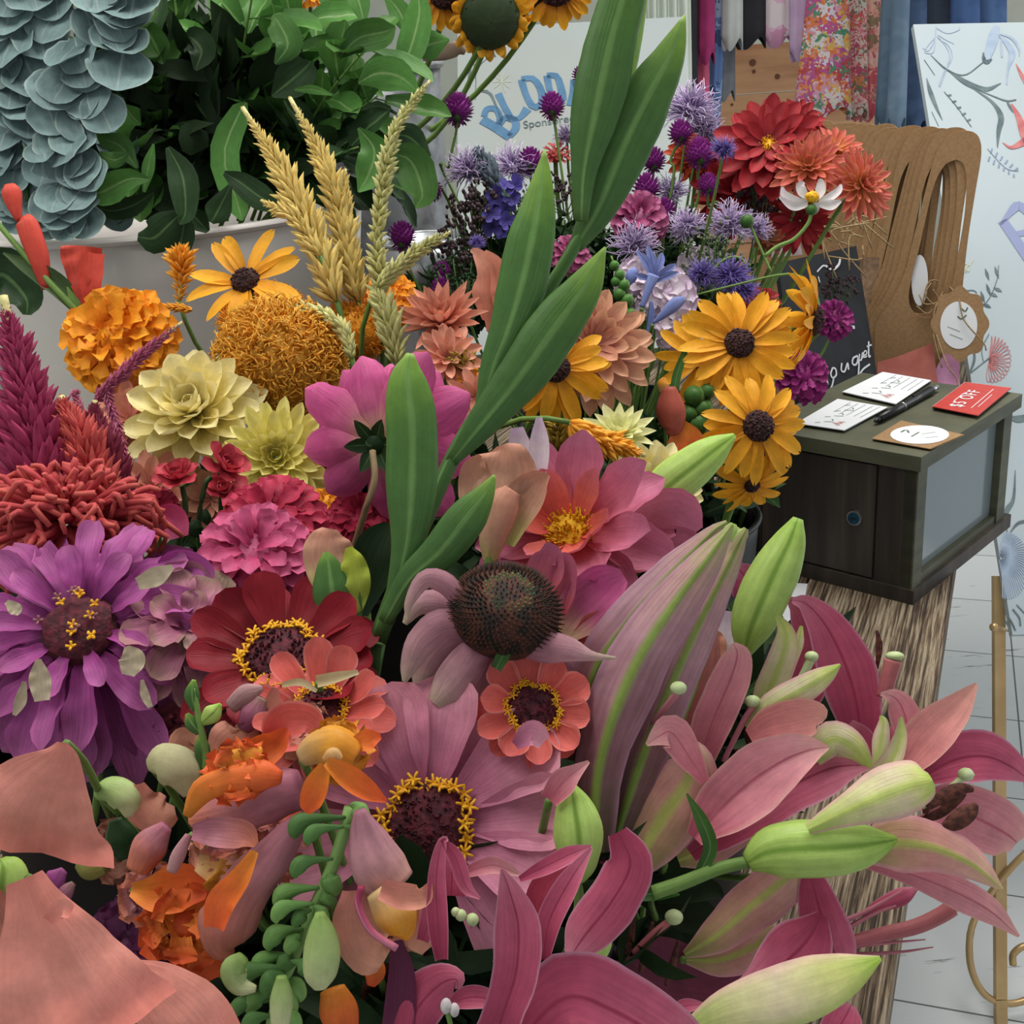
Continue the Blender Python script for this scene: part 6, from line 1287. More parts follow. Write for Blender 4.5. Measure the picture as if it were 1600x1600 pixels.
multi('gladiolus_bloom', 'peach and green gladiolus bloom to the right of the main stalk', 'gladiolus', .74, [
 ('petal', 'r', [(770, 850, 30), (775, 790, 84), (785, 740, 108), (788, 708, 80), (785, 695, 20)], M_GPEA, dict(cup=-.18, ruffle=.07)), ('petal', 'r', [(790, 850, 30), (812, 790, 60), (838, 755, 44), (858, 742, 6)], M_GPEA, dict(cup=.2)), ('petal', 'r', [(755, 830, 20), (745, 780, 50), (742, 735, 44), (752, 712, 12)], M_GPEA, dict(cup=.2, ruffle=.06)),
 ('bloom_tube', 'b', [(765, 880, 18), (770, 840, 44), (785, 790, 56), (800, 765, 30)], M_GPEA, dict(thick=.7)), ('stem', 's', [(765, 850, 18), (765, 885, 18), (768, 940, 18)], M_STEM),
 ('lilac_petal', 'r', [(838, 780, 14), (842, 730, 30), (843, 690, 30), (842, 652, 10)], M_WLIL, dict(cup=.25, dd=.02)), ('lilac_petal', 'r', [(818, 740, 16), (812, 700, 34), (808, 668, 20)], M_WLIL, dict(cup=.2, dd=.03))], 'lily')
# ------------------------------------------------------------------ coneflower
C = P(790, 958, .62); n = cdir(.12, .72, .68); X, Y, _ = frame(n); R = 92 * .62 / FPX
root = thing('coneflower', 'coneflower with a spiny brown cone, green tip and drooping mauve petals', 'flower', C)
m = MB(); ball(m, C, R * .92, n, .66, 12, 28, top=.62); m.build('cone', M_ECONE, root)
m = MB(); m2 = MB()
for i in range(620):
    z = 1 - .95 * (i + .5) / 620; a = i * 2.39996; s = math.sqrt(1 - z * z); dv = (X * math.cos(a) + Y * math.sin(a)) * s * R * .9 + n * z * R * .6
    nn = nrm(dv + n * R * .3); mm = m2 if 26 < i < 80 else m
    tube(mm, [C + dv * .97, C + dv + nn * R * (.05 if i < 80 else .13)], R * .022, 3, 5, R * .008)
m.build('cone_spines', M_ECONE, root); m2.build('green_tip', M_ECTOP, root)
for pts, dd in (([(728, 955, 26), (700, 915, 34), (665, 905, 30), (640, 940, 16), (636, 965, 5)], 0), ([(725, 970, 26), (690, 945, 44), (655, 945, 34), (632, 975, 8)], .01), ([(730, 985, 30), (695, 975, 50), (660, 1000, 46), (640, 1040, 30), (632, 1065, 8)], 0), ([(740, 1000, 30), (705, 1005, 54), (670, 1040, 54), (655, 1080, 20)], .01),
                ([(755, 1010, 34), (735, 1030, 58), (705, 1070, 60), (680, 1100, 30)], 0), ([(775, 1015, 30), (760, 1050, 50), (745, 1085, 40), (735, 1100, 14)], .012), ([(850, 1000, 30), (800, 1010, 10)], .02), ([(800, 1008, 24), (850, 1010, 52), (890, 1015, 40), (925, 1025, 16), (962, 1028, 4)], -.01),
                ([(860, 1000, 24), (890, 1050, 50), (900, 1100, 40), (890, 1130, 14)], .02), ([(820, 1015, 24), (850, 1040, 40), (880, 1060, 20)], .02)):
    m = MB(); ribbon(m, pts, .615 + dd, cup=-.22, n=16, m=7, ruffle=.03); m.build('petal', M_ECH, root)
m = MB(); ribbon(m, [(775, 1045, 18), (788, 1020, 22), (802, 985, 3)], .60, cup=.2); m.build('sepal', M_LEAF, root)
stem_to(root, C, n, 'front', .003)
# ------------------------------------------------------------------ zinnias
flower('zinnia', 'large pink zinnia with a yellow floret ring, in the centre foreground', 'flower', 668, 1290, .60, 246, (-.05, .36, .93), [(10, .26, .74, .52, 14, 4, 'round', M_ZPINK, dict(cup=.16, jit=.25, ruffle=.02, gap=(205, 305))), (10, .26, .72, .48, -4, -14, 'round', M_ZPINK, dict(cup=.12, jit=.25, z=-.04, gap=(215, 310)))], 'front', 'zinnias', 'ring', cr=.28, rot=8)
flower('zinnia', 'deep crimson zinnia with upright petals beside the purple one', 'flower', 440, 1030, .64, 158, (.05, .66, .74), [(12, .2, .8, .42, 20, 30, 'round', M_ZRED, dict(cup=.15, jit=.2)), (10, .2, .86, .42, -4, -10, 'round', M_ZRED, dict(cup=.12, z=-.03))], 'front', 'zinnias', 'ring', cr=.38)
flower('zinnia', 'faded coral red zinnia half hidden under the crimson one', 'flower', 500, 1112, .61, 118, (.0, .62, .78), [(10, .25, .75, .4, 22, 34, 'round', M_ZCOR, dict(cup=.15, jit=.3)), (9, .22, .8, .42, -4, -14, 'round', M_ZCOR, dict(cup=.12, z=-.03))], 'front', 'zinnias', 'ring', cr=.34)
flower('zinnia', 'small coral zinnia right above the pink zinnia', 'flower', 832, 1108, .612, 96, (.1, .4, .9), [(10, .28, .72, .5, 26, 14, 'round', M_ZCOR, dict(cup=.25, jit=.1)), (8, .28, .72, .46, 2, -8, 'round', M_ZCOR, dict(cup=.2, z=-.03))], 'front', 'zinnias', 'ring', cr=.42)
multi('zinnia_petals', 'dried cream edged petals curling over the faded coral zinnia', 'petals', .60, [('petal', 'r', [(495, 1065, 20), (525, 1058, 18), (560, 1050, 8)], petal_mat('cream_dry', ['#d0c090', '#d8cca0'], vein=.1), dict(cup=.2)), ('petal', 'r', [(440, 1070, 8), (470, 1066, 12), (495, 1080, 6)], petal_mat('cream_dry', []), dict(cup=.1)), ('petal', 'r', [(430, 1075, 10), (425, 1100, 26), (415, 1130, 16)], M_SNPE, dict(cup=.1))], 'front')
# big purple zinnia (many drooping layers)
random.seed(31)
pz = flower('zinnia', 'very large faded purple zinnia with drooping ragged petals at the left', 'flower', 125, 985, .66, 238, (.03, .52, .85), [(20, .2, .85, .25, -18, -46, 'round', M_ZPUR, dict(cup=.2, ruffle=.11, jit=.5, z=-.1, ej=12, wild=2.6)), (19, .2, .8, .22, -4, -40, 'spoon', M_ZPUR, dict(cup=.2, ruffle=.12, jit=.5, ej=12, wild=2.6)), (15, .2, .62, .2, 12, -16, 'round', M_ZPUR, dict(cup=.22, ruffle=.12, z=.04, ej=12, wild=2.6)), (9, .2, .36, .16, 26, 0, 'round', M_ZPUR, dict(cup=.2, ruffle=.06, z=.08))], 'mag', 'zinnias', stem=True)
C = P(125, 985, .655); X, Y, n = frame(cdir(.03, .52, .85)); Rw = 238 * .66 / FPX
m = MB(); ball(m, C, Rw * .24, n, .5, 8, 20, bump=.12, top=.6); m.build('center_disc', M_ZDISC, pz)
for k in range(16):
    a = random.random() * 2 * PI; q = math.sqrt(random.random()) * .95; m = MB(); c0 = C + (X * math.cos(a) + Y * math.sin(a)) * Rw * .24 * q + n * Rw * .12
    for j in range(4):
        o = X * math.cos(a + j * 1.6) + Y * math.sin(a + j * 1.6); tube(m, [c0, c0 + n * Rw * .02 + o * Rw * .015, c0 + n * Rw * .03 + o * Rw * .032], Rw * .009, 4, 5)
    m.build('star_floret', M_ZFLOR if k % 3 else petal_mat('dusty_floret', ['#a86a6a', '#b07880']), pz)
M_CREAMD = petal_mat('cream_withered', ['#b8a88c', '#cdbfa4'], vein=.15, trans=.1)
for pts in ([(198, 1010, 8), (206, 1030, 40), (200, 1055, 20)], [(60, 1030, 8), (62, 1060, 32), (66, 1095, 22)], [(38, 1065, 6), (32, 1095, 18), (22, 1118, 6)], [(222, 1062, 5), (226, 1085, 14), (235, 1105, 8)], [(215, 912, 20), (245, 900, 30), (270, 885, 8)], [(10, 940, 8), (24, 952, 20), (30, 960, 6)]):
    m = MB(); ribbon(m, pts, .60, cup=.12, ruffle=.08); m.build('withered_petal', M_CREAMD, pz)
flower('zinnia', 'mauve faded zinnia with brownish creased petals between purple and crimson ones', 'flower', 290, 985, .665, 125, (.25, .5, .8), [(10, .05, .95, .48, 4, -20, 'round', M_ZMAU, dict(cup=.15, ruffle=.06)), (8, .05, .75, .42, 20, -6, 'round', M_ZMAU, dict(cup=.18, ruffle=.07, z=.05)), (5, .03, .5, .36, 40, 10, 'round', M_ZMAU, dict(cup=.2, ruffle=.08, z=.08))], 'mag', 'zinnias')
multi('zinnia_petals', 'upright lilac and faded petals above the mauve zinnia', 'petals', .68, [('petal', 'r', [(230, 950, 40), (260, 915, 60), (300, 895, 40), (325, 900, 10)], M_ZMAU, dict(cup=.2, ruffle=.05)), ('petal', 'r', [(250, 900, 30), (280, 880, 44), (320, 890, 30), (330, 910, 8)], M_ZPUR, dict(cup=.2))], 'mag')
# ------------------------------------------------------------------ snapdragons in front
sd = .53
M_SNG2 = petal_mat('snap_calyx', ['#5c8844', '#6e9a52', '#82aa60'], vein=.15, trans=.05)
M_SNG3 = petal_mat('snap_calyx_deep', ['#48703a', '#5a8446'], vein=.15, trans=.05)
M_SNST = petal_mat('snap_stem', ['#86ad62', '#92b86c'], vein=.12, trans=0)
sn = multi('snapdragon_stalk', 'main snapdragon stalk with green buds, lowest in the centre', 'snapdragon', sd, [('stem', 's', [(548, 1262, 22), (525, 1340, 24), (495, 1410, 24), (462, 1490, 22), (430, 1570, 18), (415, 1640, 14)], M_SNST)], None)
for x, y, r in ((560, 1265, 17), (470, 1285, 18), (490, 1300, 15), (575, 1300, 16), (470, 1350, 16), (515, 1375, 18), (445, 1395, 18), (510, 1400, 15), (440, 1420, 16), (470, 1430, 14), (500, 1425, 14), (430, 1460, 18), (460, 1470, 15), (450, 1500, 16), (410, 1500, 16), (425, 1530, 18), (385, 1520, 18), (460, 1540, 18), (400, 1560, 18), (445, 1560, 20), (475, 1510, 15), (375, 1570, 16), (455, 1590, 16), (395, 1595, 18)):
    cx_ = np.interp(y, [1262, 1340, 1410, 1490, 1570, 1640], [548, 525, 495, 462, 430, 415]); sgn = 1 if x > cx_ else -1
    q = [(cx_, y - 8, 5), (cx_ + (x - cx_) * .6, y - 6, r * .9), (x, y, r * 1.7), (x + sgn * r * .5, y + r * .8, r * 1.3), (x + sgn * r * .5, y + r * 1.4, r * .3)]
    m = MB(); blade(m, q, sd - .006 + random.uniform(-.006, .006), thick=.85, lobes=2, groove=.15, rough=.08); m.build('calyx', M_SNG2 if random.random() < .6 else M_SNG3, sn)
for pts in ([(500, 1425, 14), (502, 1455, 44), (503, 1490, 58), (500, 1525, 50), (500, 1545, 20)], [(380, 1495, 20), (365, 1515, 40), (375, 1540, 30), (400, 1545, 10)], [(440, 1525, 16), (440, 1560, 36), (438, 1600, 30)]):
    m = MB(); blade(m, pts, sd - .02, thick=.8, lobes=2, groove=.2); m.build('closed_bud', M_SNG, sn)
S = lambda lab, d, parts, grp='snapdragon blooms': multi('snapdragon_bloom', lab, 'snapdragon', d, parts, 'front', grp)
S('large orange snapdragon bloom with rolled lip left of the pink zinnia', .55, [('tube', 'b', [(470, 1235, 60), (420, 1245, 84), (360, 1265, 84), (310, 1280, 40), (295, 1282, 10)], M_SNP, dict(rough=.13, thick=.7)), ('lip', 'b', [(292, 1275, 18), (318, 1235, 44), (360, 1218, 44), (410, 1212, 42), (440, 1215, 20)], M_SNO, dict(rough=.13, thick=.6, dd=-.02)),
   ('lip', 'r', [(335, 1205, 30), (380, 1190, 56), (425, 1165, 50), (448, 1140, 14)], M_SNO, dict(cup=.25, ruffle=.06)), ('throat', 'b', [(335, 1200, 20), (370, 1185, 30), (410, 1180, 26)], M_SNY, dict(dd=-.015)), ('lip', 'r', [(400, 1290, 40), (430, 1270, 50), (470, 1262, 30)], M_SNO, dict(cup=.2, ruffle=.09, frill=5, dd=.02))])
S('orange snapdragon bloom with yellow throat and folded petals', .535, [('throat', 'b', [(470, 1185, 30), (500, 1168, 60), (530, 1170, 66), (555, 1185, 40)], M_SNY, dict(rough=.13, thick=.9)), ('pale_throat', 'b', [(506, 1188, 10), (520, 1180, 26), (534, 1186, 10)], petal_mat('pale_throat', ['#d8a868', '#dfb47a'], vein=.1), dict(rough=.13, thick=.7, dd=-.012)),
   ('lip', 'r', [(508, 1195, 20), (495, 1225, 40), (485, 1255, 34), (482, 1272, 6)], M_SNO, dict(cup=.35, ruffle=.09, frill=5, dd=-.02)), ('lip', 'r', [(510, 1190, 16), (540, 1210, 36), (575, 1235, 32), (604, 1252, 5)], M_SNO, dict(cup=.4, ruffle=.09, frill=5, dd=-.02)), ('lip', 'r', [(550, 1165, 20), (575, 1155, 34), (595, 1150, 10)], M_SNO, dict(cup=.2, ruffle=.09, frill=5)), ('upper_lip', 'r', [(420, 1170, 20), (440, 1130, 60), (480, 1125, 50), (500, 1145, 20)], M_ZCOR, dict(cup=.2, ruffle=.08, dd=.02))])
S('hanging pink and peach snapdragon tube left of the stalk', .535, [('tube', 'b', [(475, 1275, 18), (450, 1305, 50), (415, 1350, 70), (380, 1395, 84), (355, 1445, 84), (350, 1480, 50), (362, 1494, 14)], M_SNP, dict(rough=.13, thick=.8)), ('lip', 'r', [(398, 1330, 14), (375, 1370, 34), (345, 1410, 44), (335, 1450, 30)], M_SNO, dict(cup=.3, ruffle=.09, frill=5, dd=-.03)), ('upper_lip', 'r', [(300, 1300, 24), (335, 1300, 46), (380, 1305, 44), (400, 1320, 10)], M_SNP, dict(cup=.2, ruffle=.09, frill=5, dd=-.01))])
S('orange snapdragon pieces hanging left of the pink tube', .56, [('lip', 'r', [(205, 1390, 20), (245, 1395, 60), (290, 1385, 70), (325, 1390, 30)], M_SNO, dict(cup=.25, ruffle=.05)), ('lip', 'r', [(265, 1420, 30), (300, 1445, 90), (320, 1490, 90), (335, 1530, 30)], M_SNO, dict(cup=.2, ruffle=.05)), ('throat', 'r', [(310, 1340, 40), (350, 1350, 80), (360, 1395, 60), (335, 1405, 20)], M_SNY, dict(cup=.25, ruffle=.09, frill=5))])
S('small pale pink snapdragon bud petals above the orange pieces', .55, [('tube', 'b', [(295, 1305, 12), (280, 1335, 24), (268, 1362, 20)], petal_mat('snap_pale_pink', ['#c08a94', '#cfa0a4'], vein=.15), dict(rough=.13, thick=.7)), ('tube', 'b', [(260, 1290, 20), (235, 1320, 50), (215, 1360, 40)], M_SNP, dict(rough=.13, thick=.6, dd=.02))])
S('peach snapdragon bloom with golden mouth right of the stalk', .52, [('tube', 'b', [(562, 1265, 20), (575, 1310, 60), (595, 1355, 78), (620, 1385, 66)], petal_mat('snap_lilac_tube', ['#b87c90', '#cc949c', '#d09c90'], vein=.25), dict(rough=.13, thick=.8)), ('lip', 'r', [(555, 1390, 40), (560, 1440, 80), (578, 1485, 84), (600, 1502, 40)], M_SNPE, dict(cup=-.15, ruffle=.09, frill=5)), ('lip', 'r', [(650, 1420, 30), (658, 1455, 56), (645, 1485, 34)], M_SNPE, dict(cup=-.2, ruffle=.09, frill=5)), ('throat', 'b', [(590, 1390, 40), (615, 1425, 64), (628, 1455, 44), (625, 1465, 12)], M_SNY, dict(rough=.13, thick=.8, dd=-.01)),
   ('upper_lip', 'r', [(595, 1390, 30), (630, 1400, 40), (660, 1400, 34), (673, 1380, 8)], M_SNPE, dict(cup=.3, ruffle=.09, frill=5, dd=-.03)), ('lip_edge', 's', [(565, 1385, 12), (560, 1415, 12), (580, 1455, 13), (620, 1482, 12)], M_LMAG, dict(dd=-.02))])
S('orange snapdragon tips under the peach bloom', .54, [('lip', 'b', [(580, 1500, 30), (585, 1520, 36), (580, 1540, 14)], M_SNO), ('lip', 'b', [(520, 1545, 40), (530, 1580, 60), (540, 1620, 40)], M_SNO)])
S('cream and peach snapdragon bloom at the left above the coral petals', .58, [('upper_lip', 'b', [(232, 1195, 20), (255, 1190, 56), (285, 1205, 60), (300, 1240, 30)], petal_mat('snap_cream', ['#b8b488', '#c4c09a'], vein=.1), dict(rough=.13, thick=.8)), ('lip', 'r', [(215, 1225, 20), (222, 1255, 56), (250, 1275, 56), (275, 1270, 20)], M_SNPE, dict(cup=-.2, ruffle=.09, frill=5)), ('upper_lip', 'r', [(330, 1200, 30), (360, 1165, 80), (380, 1140, 50), (370, 1130, 10)], M_SNPE, dict(cup=-.15, ruffle=.09, frill=5, dd=.02)), ('upper_lip', 'r', [(300, 1190, 20), (290, 1160, 50), (310, 1145, 10)], M_SNPE, dict(cup=.1, ruffle=.09, frill=5, dd=.03))])
S('faded rosy snapdragon pieces under the mauve zinnia', .6, [('lip', 'b', [(380, 1140, 20), (395, 1115, 40), (410, 1090, 20)], M_ZMAU, dict(rough=.13, thick=.6)), ('lip', 'b', [(360, 1105, 24), (385, 1085, 34), (410, 1075, 10)], petal_mat('snap_dusty', ['#b08488', '#bc9494']), dict(rough=.13, thick=.6)), ('lip', 'r', [(405, 1190, 30), (430, 1150, 60), (460, 1120, 60), (500, 1110, 10)], M_SNPE, dict(cup=.1, ruffle=.09, frill=5, dd=.01))])
multi('green_bud', 'pale green snapdragon buds between the coral petals and the cream bloom', 'bud', .58, [('bud', 'b', [(150, 1240, 20), (175, 1235, 44), (200, 1250, 46), (205, 1275, 20)], M_SNG, dict(thick=.9)), ('bud', 'b', [(120, 1350, 14), (140, 1355, 40), (165, 1350, 30)], petal_mat('olive_bud', ['#7a7a3c', '#98904c'], vein=.1), dict(thick=.9)), ('calyx', 'b', [(180, 1280, 20), (190, 1310, 50), (200, 1340, 30)], M_LEAFD, dict(dd=.02))], 'front')
multi('bud_spray', 'thin green bud spike in front of the mauve zinnia', 'bud spray', .58, [('stem', 's', [(322, 1210, 14), (320, 1170, 12), (310, 1120, 10), (303, 1075, 8)], M_STEM), ('bud', 'b', [(305, 1110, 12), (300, 1085, 24), (303, 1062, 6)], M_GLAD), ('bud', 'b', [(315, 1130, 12), (332, 1115, 30), (345, 1100, 6)], M_BUD), ('bud', 'b', [(312, 1145, 12), (300, 1130, 22), (292, 1115, 6)], M_GLAD), ('bud', 'b', [(318, 1200, 14), (316, 1170, 24), (312, 1150, 8)], M_GLAD), ('bud', 'b', [(325, 1205, 10), (332, 1190, 14), (335, 1170, 3)], M_LEAFD)], 'front')
# ------------------------------------------------------------------ coral gladiolus at the lower left
multi('coral_gladiolus', 'coral gladiolus bloom with a broad flared petal, lower left edge', 'gladiolus', .5, [('petal', 'r', [(98, 1160, 16), (92, 1185, 70), (68, 1230, 150), (45, 1280, 236), (30, 1328, 310)], M_CORAL, dict(cup=-.1, ruffle=.05, frill=4, n=24, m=14)), ('petal', 'r', [(-40, 1225, 60), (10, 1215, 40), (40, 1200, 20), (60, 1185, 6)], M_CORAL, dict(cup=.1, dd=.02))], 'mag')
multi('coral_gladiolus', 'large coral gladiolus bloom filling the lower left corner', 'gladiolus', .44, [('petal', 'r', [(38, 1372, 56), (55, 1420, 96), (75, 1480, 160), (110, 1560, 230), (150, 1640, 300)], M_CORAL, dict(cup=-.16, n=22, m=14, ruffle=.03, ridge=.05)), ('petal', 'r', [(-30, 1400, 60), (-10, 1480, 110), (0, 1560, 130), (10, 1640, 150)], M_DBEI, dict(cup=.1, dd=.03)), ('petal', 'r', [(190, 1510, 30), (240, 1545, 90), (290, 1590, 120), (330, 1650, 120)], M_CORAL, dict(cup=-.1, dd=.05, n=18, m=12)), ('petal_fold', 'r', [(75, 1440, 20), (95, 1420, 30), (112, 1425, 20)], M_CORAL, dict(cup=.2, dd=-.005)),
   ('bract', 'b', [(-10, 1450, 60), (0, 1400, 84), (5, 1360, 70), (0, 1342, 20)], M_BUD, dict(dd=.04)), ('bract', 'r', [(80, 1440, 30), (130, 1490, 80), (190, 1580, 60)], M_LEAF, dict(dd=.07, cup=.1))], 'front')
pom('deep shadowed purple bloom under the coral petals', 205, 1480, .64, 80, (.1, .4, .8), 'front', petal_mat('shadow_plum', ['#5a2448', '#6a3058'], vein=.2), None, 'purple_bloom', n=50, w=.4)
multi('purple_bud', 'small lilac buds between the two coral blooms', 'bud', .6, [('bud', 'b', [(65, 1385, 14), (85, 1375, 34), (100, 1360, 14)], M_ZPUR), ('bud', 'b', [(85, 1400, 14), (100, 1395, 30), (115, 1380, 10)], M_ZMAU)])

random.seed(77)
for x, y, d, R, mt, n_, lab in ((292, 1440, .565, 66, M_SNO, 18, 'ruffled orange snapdragon bloom hanging deepest left of the pink tube'), (470, 1140, .60, 44, M_SNPE, 14, 'peach ruffled snapdragon bloom above the yellow throated one'),
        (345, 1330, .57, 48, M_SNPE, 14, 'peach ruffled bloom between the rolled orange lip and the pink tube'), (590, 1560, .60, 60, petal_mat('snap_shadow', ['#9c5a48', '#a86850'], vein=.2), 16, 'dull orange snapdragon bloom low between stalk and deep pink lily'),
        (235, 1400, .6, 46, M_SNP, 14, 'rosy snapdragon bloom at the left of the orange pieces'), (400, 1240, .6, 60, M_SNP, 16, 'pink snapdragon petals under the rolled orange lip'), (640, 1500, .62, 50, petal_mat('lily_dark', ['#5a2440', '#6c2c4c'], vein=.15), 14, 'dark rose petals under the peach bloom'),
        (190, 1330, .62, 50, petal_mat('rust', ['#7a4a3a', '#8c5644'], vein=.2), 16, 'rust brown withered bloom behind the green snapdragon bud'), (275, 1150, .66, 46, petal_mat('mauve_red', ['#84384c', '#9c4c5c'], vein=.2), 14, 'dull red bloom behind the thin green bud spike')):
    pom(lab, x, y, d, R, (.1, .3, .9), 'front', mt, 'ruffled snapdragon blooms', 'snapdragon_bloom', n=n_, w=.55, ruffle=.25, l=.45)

for x, y, d, R, mt, n_, lab in ((372, 1205, .535, 46, M_SNO, 12, 'orange frilled petals on top of the rolled snapdragon lip'), (528, 1172, .545, 46, M_SNY, 12, 'golden frilled petals behind the yellow snapdragon throat'), (620, 1440, .535, 44, M_SNPE, 12, 'peach frilled petals around the golden snapdragon mouth'),
        (350, 1300, .55, 40, M_SNP, 10, 'rosy frilled petals between two orange snapdragon blooms'), (430, 1330, .56, 44, M_SNP, 12, 'rosy frilled petals behind the hanging snapdragon tube')):
    pom(lab, x, y, d, R, (.1, .3, .9), 'front', mt, 'ruffled snapdragon blooms', 'snapdragon_bloom', n=n_, w=.6, ruffle=.3, l=.5, stem=False)
# ------------------------------------------------------------------ lilies
random.seed(3)
def lily(label, d, parts, bk='lily', at=None, grp='pink lilies', **k): return multi('lily', label, 'lily', d, parts, bk, grp, stem_at=at, **k)
def lbud(label, d, pts, stem, mat=M_BUD, bk='lily', thick=.85, leaf=None, lobes=3):
    parts = [('bud', 'b', pts, mat, dict(thick=thick, lobes=lobes, groove=.13, n=24, m=24))]
    if stem: parts.append(('stem', 's', stem, M_STEM))
    for l in (leaf or []): parts.append(('leaf', 'r', l, M_LEAF, dict(cup=.2)))
    return multi('lily_bud', label, 'lily bud', d, parts, bk, 'green lily buds', stem_at=(stem[-1][:2] if stem else None))
lbud('green lily bud pointing up right beside the black-eyed Susans', .80, [(1001, 808, 20), (1022, 782, 52), (1048, 757, 68), (1082, 730, 66), (1118, 702, 46), (1148, 680, 8)], [(1003, 806, 18), (965, 845, 18), (935, 885, 18), (915, 930, 16)], leaf=[[(935, 905, 8), (930, 865, 24), (905, 852, 22), (888, 862, 4)]])
lbud('green lily bud standing upright in front of the cash box', .70, [(1163, 1022, 22), (1172, 985, 62), (1190, 940, 78), (1212, 890, 76), (1234, 845, 50), (1247, 810, 16)], [(1163, 1024, 14), (1160, 1050, 12), (1140, 1110, 12)])
lbud('long green lily bud lying level over the table edge', .60, [(1168, 1348, 30), (1200, 1332, 72), (1245, 1326, 88), (1300, 1324, 86), (1355, 1320, 64), (1401, 1312, 12)], [(1170, 1346, 20), (1120, 1358, 22), (1070, 1378, 24), (1020, 1395, 24)], leaf=[[(1090, 1370, 14), (1110, 1325, 24), (1095, 1280, 20), (1073, 1240, 3)], [(1000, 1400, 16), (1030, 1395, 22), (1062, 1398, 3)]])
lbud('short green lily bud beside the pink zinnia', .565, [(900, 1375, 26), (906, 1345, 58), (904, 1300, 78), (897, 1255, 54), (892, 1224, 10)], [(900, 1372, 18), (905, 1420, 18), (890, 1480, 18)], bk='front')
lbud('small green lily bud low behind the rounded mauve petal', .58, [(905, 1510, 14), (925, 1495, 34), (942, 1470, 30), (946, 1450, 5)], None, bk='front')
# striped half open bud
sb = multi('lily_bud', 'huge pink lily bud with bright green stripes pointing up right', 'lily bud', .63, [
 ('bud_core', 'b', [(945, 1320, 60), (962, 1220, 120), (1005, 1090, 150), (1058, 980, 124), (1108, 895, 74), (1150, 822, 16)], M_LSTRIPE, dict(thick=.6, dd=.02, n=24)),
 ('tepal', 'r', [(905, 1190, 60), (925, 1060, 70), (985, 970, 74), (1050, 895, 56), (1110, 835, 26), (1136, 815, 6)], M_LSTRIPE, dict(cup=-.22, ridge=-.06, n=22, m=13, dd=-.004)),
 ('tepal', 'r', [(925, 1330, 60), (938, 1190, 84), (985, 1055, 96), (1045, 955, 84), (1105, 875, 50), (1144, 820, 8)], M_LSTRIPE, dict(cup=-.3, ridge=-.08, n=22, m=13, dd=-.022)),
 ('tepal', 'r', [(965, 1300, 50), (1005, 1180, 78), (1045, 1080, 76), (1090, 980, 66), (1135, 890, 40), (1166, 826, 8)], M_LSTRIPE, dict(cup=-.3, ridge=-.08, n=22, m=13, dd=-.008)),
 ('bud_tip', 'b', [(1130, 845, 18), (1142, 828, 20), (1146, 818, 10)], M_BUD, dict(dd=-.012)), ('bud_tip', 'b', [(1150, 850, 16), (1160, 835, 18), (1166, 826, 8)], M_BUD)], 'lily', 'striped lily buds', stem_at=(940, 1320))
lily('dark rose lily petals behind the base of the striped bud', .66, [('petal', 'r', [(930, 1340, 60), (955, 1290, 110), (1000, 1200, 100), (1020, 1150, 60)], M_LMAG, dict(cup=.1)), ('petal', 'r', [(950, 1360, 40), (1000, 1300, 90), (1030, 1230, 80), (1050, 1180, 30)], M_LMAG, dict(cup=.2, dd=.01))])
def stam(pts, d, aw=16, ang=None): return [('filament', 's', pts, M_FIL), ]
# A : left of centre
lily('pink lily left of centre, its front petal folded over at the tip', .64, [
 ('petal', 'r', [(1085, 1215, 36), (1112, 1130, 62), (1140, 1065, 60), (1152, 1025, 44), (1146, 1005, 8)], M_LFACE, dict(cup=.12, ridge=.05, n=20, m=11)),
 ('petal', 'r', [(1070, 1200, 34), (1085, 1120, 60), (1098, 1050, 56), (1112, 1000, 26), (1110, 985, 5)], M_LSALM, dict(cup=.1, dd=.02, ruffle=.03)),
 ('petal', 'r', [(1060, 1170, 16), (1068, 1110, 30), (1080, 1060, 24), (1086, 1020, 4)], M_LMAG, dict(cup=.2, dd=.025)),
 ('petal', 'r', [(985, 1375, 20), (1005, 1330, 80), (1040, 1270, 120), (1072, 1225, 112), (1080, 1185, 66), (1068, 1160, 20)], M_LBACK, dict(cup=-.2, n=22, m=13, dd=-.02)),
 ('petal_fold', 'r', [(1102, 1222, 14), (1075, 1180, 44), (1050, 1145, 56), (1030, 1150, 34), (1010, 1164, 5)], M_LFACE, dict(cup=.1, dd=-.035)),
 ('petal', 'r', [(1085, 1310, 30), (1125, 1265, 84), (1175, 1220, 98), (1225, 1188, 82), (1265, 1172, 46), (1295, 1168, 5)], M_LFACE, dict(cup=.16, ridge=.08, n=22, m=13, dd=-.03)),
 ('petal', 'r', [(1080, 1335, 26), (1150, 1285, 62), (1230, 1232, 80), (1300, 1200, 70), (1355, 1195, 16)], M_LMAG, dict(cup=.15, ridge=.06, n=20, m=11, dd=-.005)),
 ('petal', 'r', [(1270, 1185, 30), (1300, 1155, 56), (1335, 1170, 46), (1366, 1205, 5)], M_LGREEN, dict(cup=-.15, dd=-.005)),
 ('petal', 'r', [(1060, 1345, 20), (1100, 1330, 50), (1160, 1300, 40), (1200, 1270, 8)], M_LBACK, dict(cup=-.1))], at=(1040, 1350))
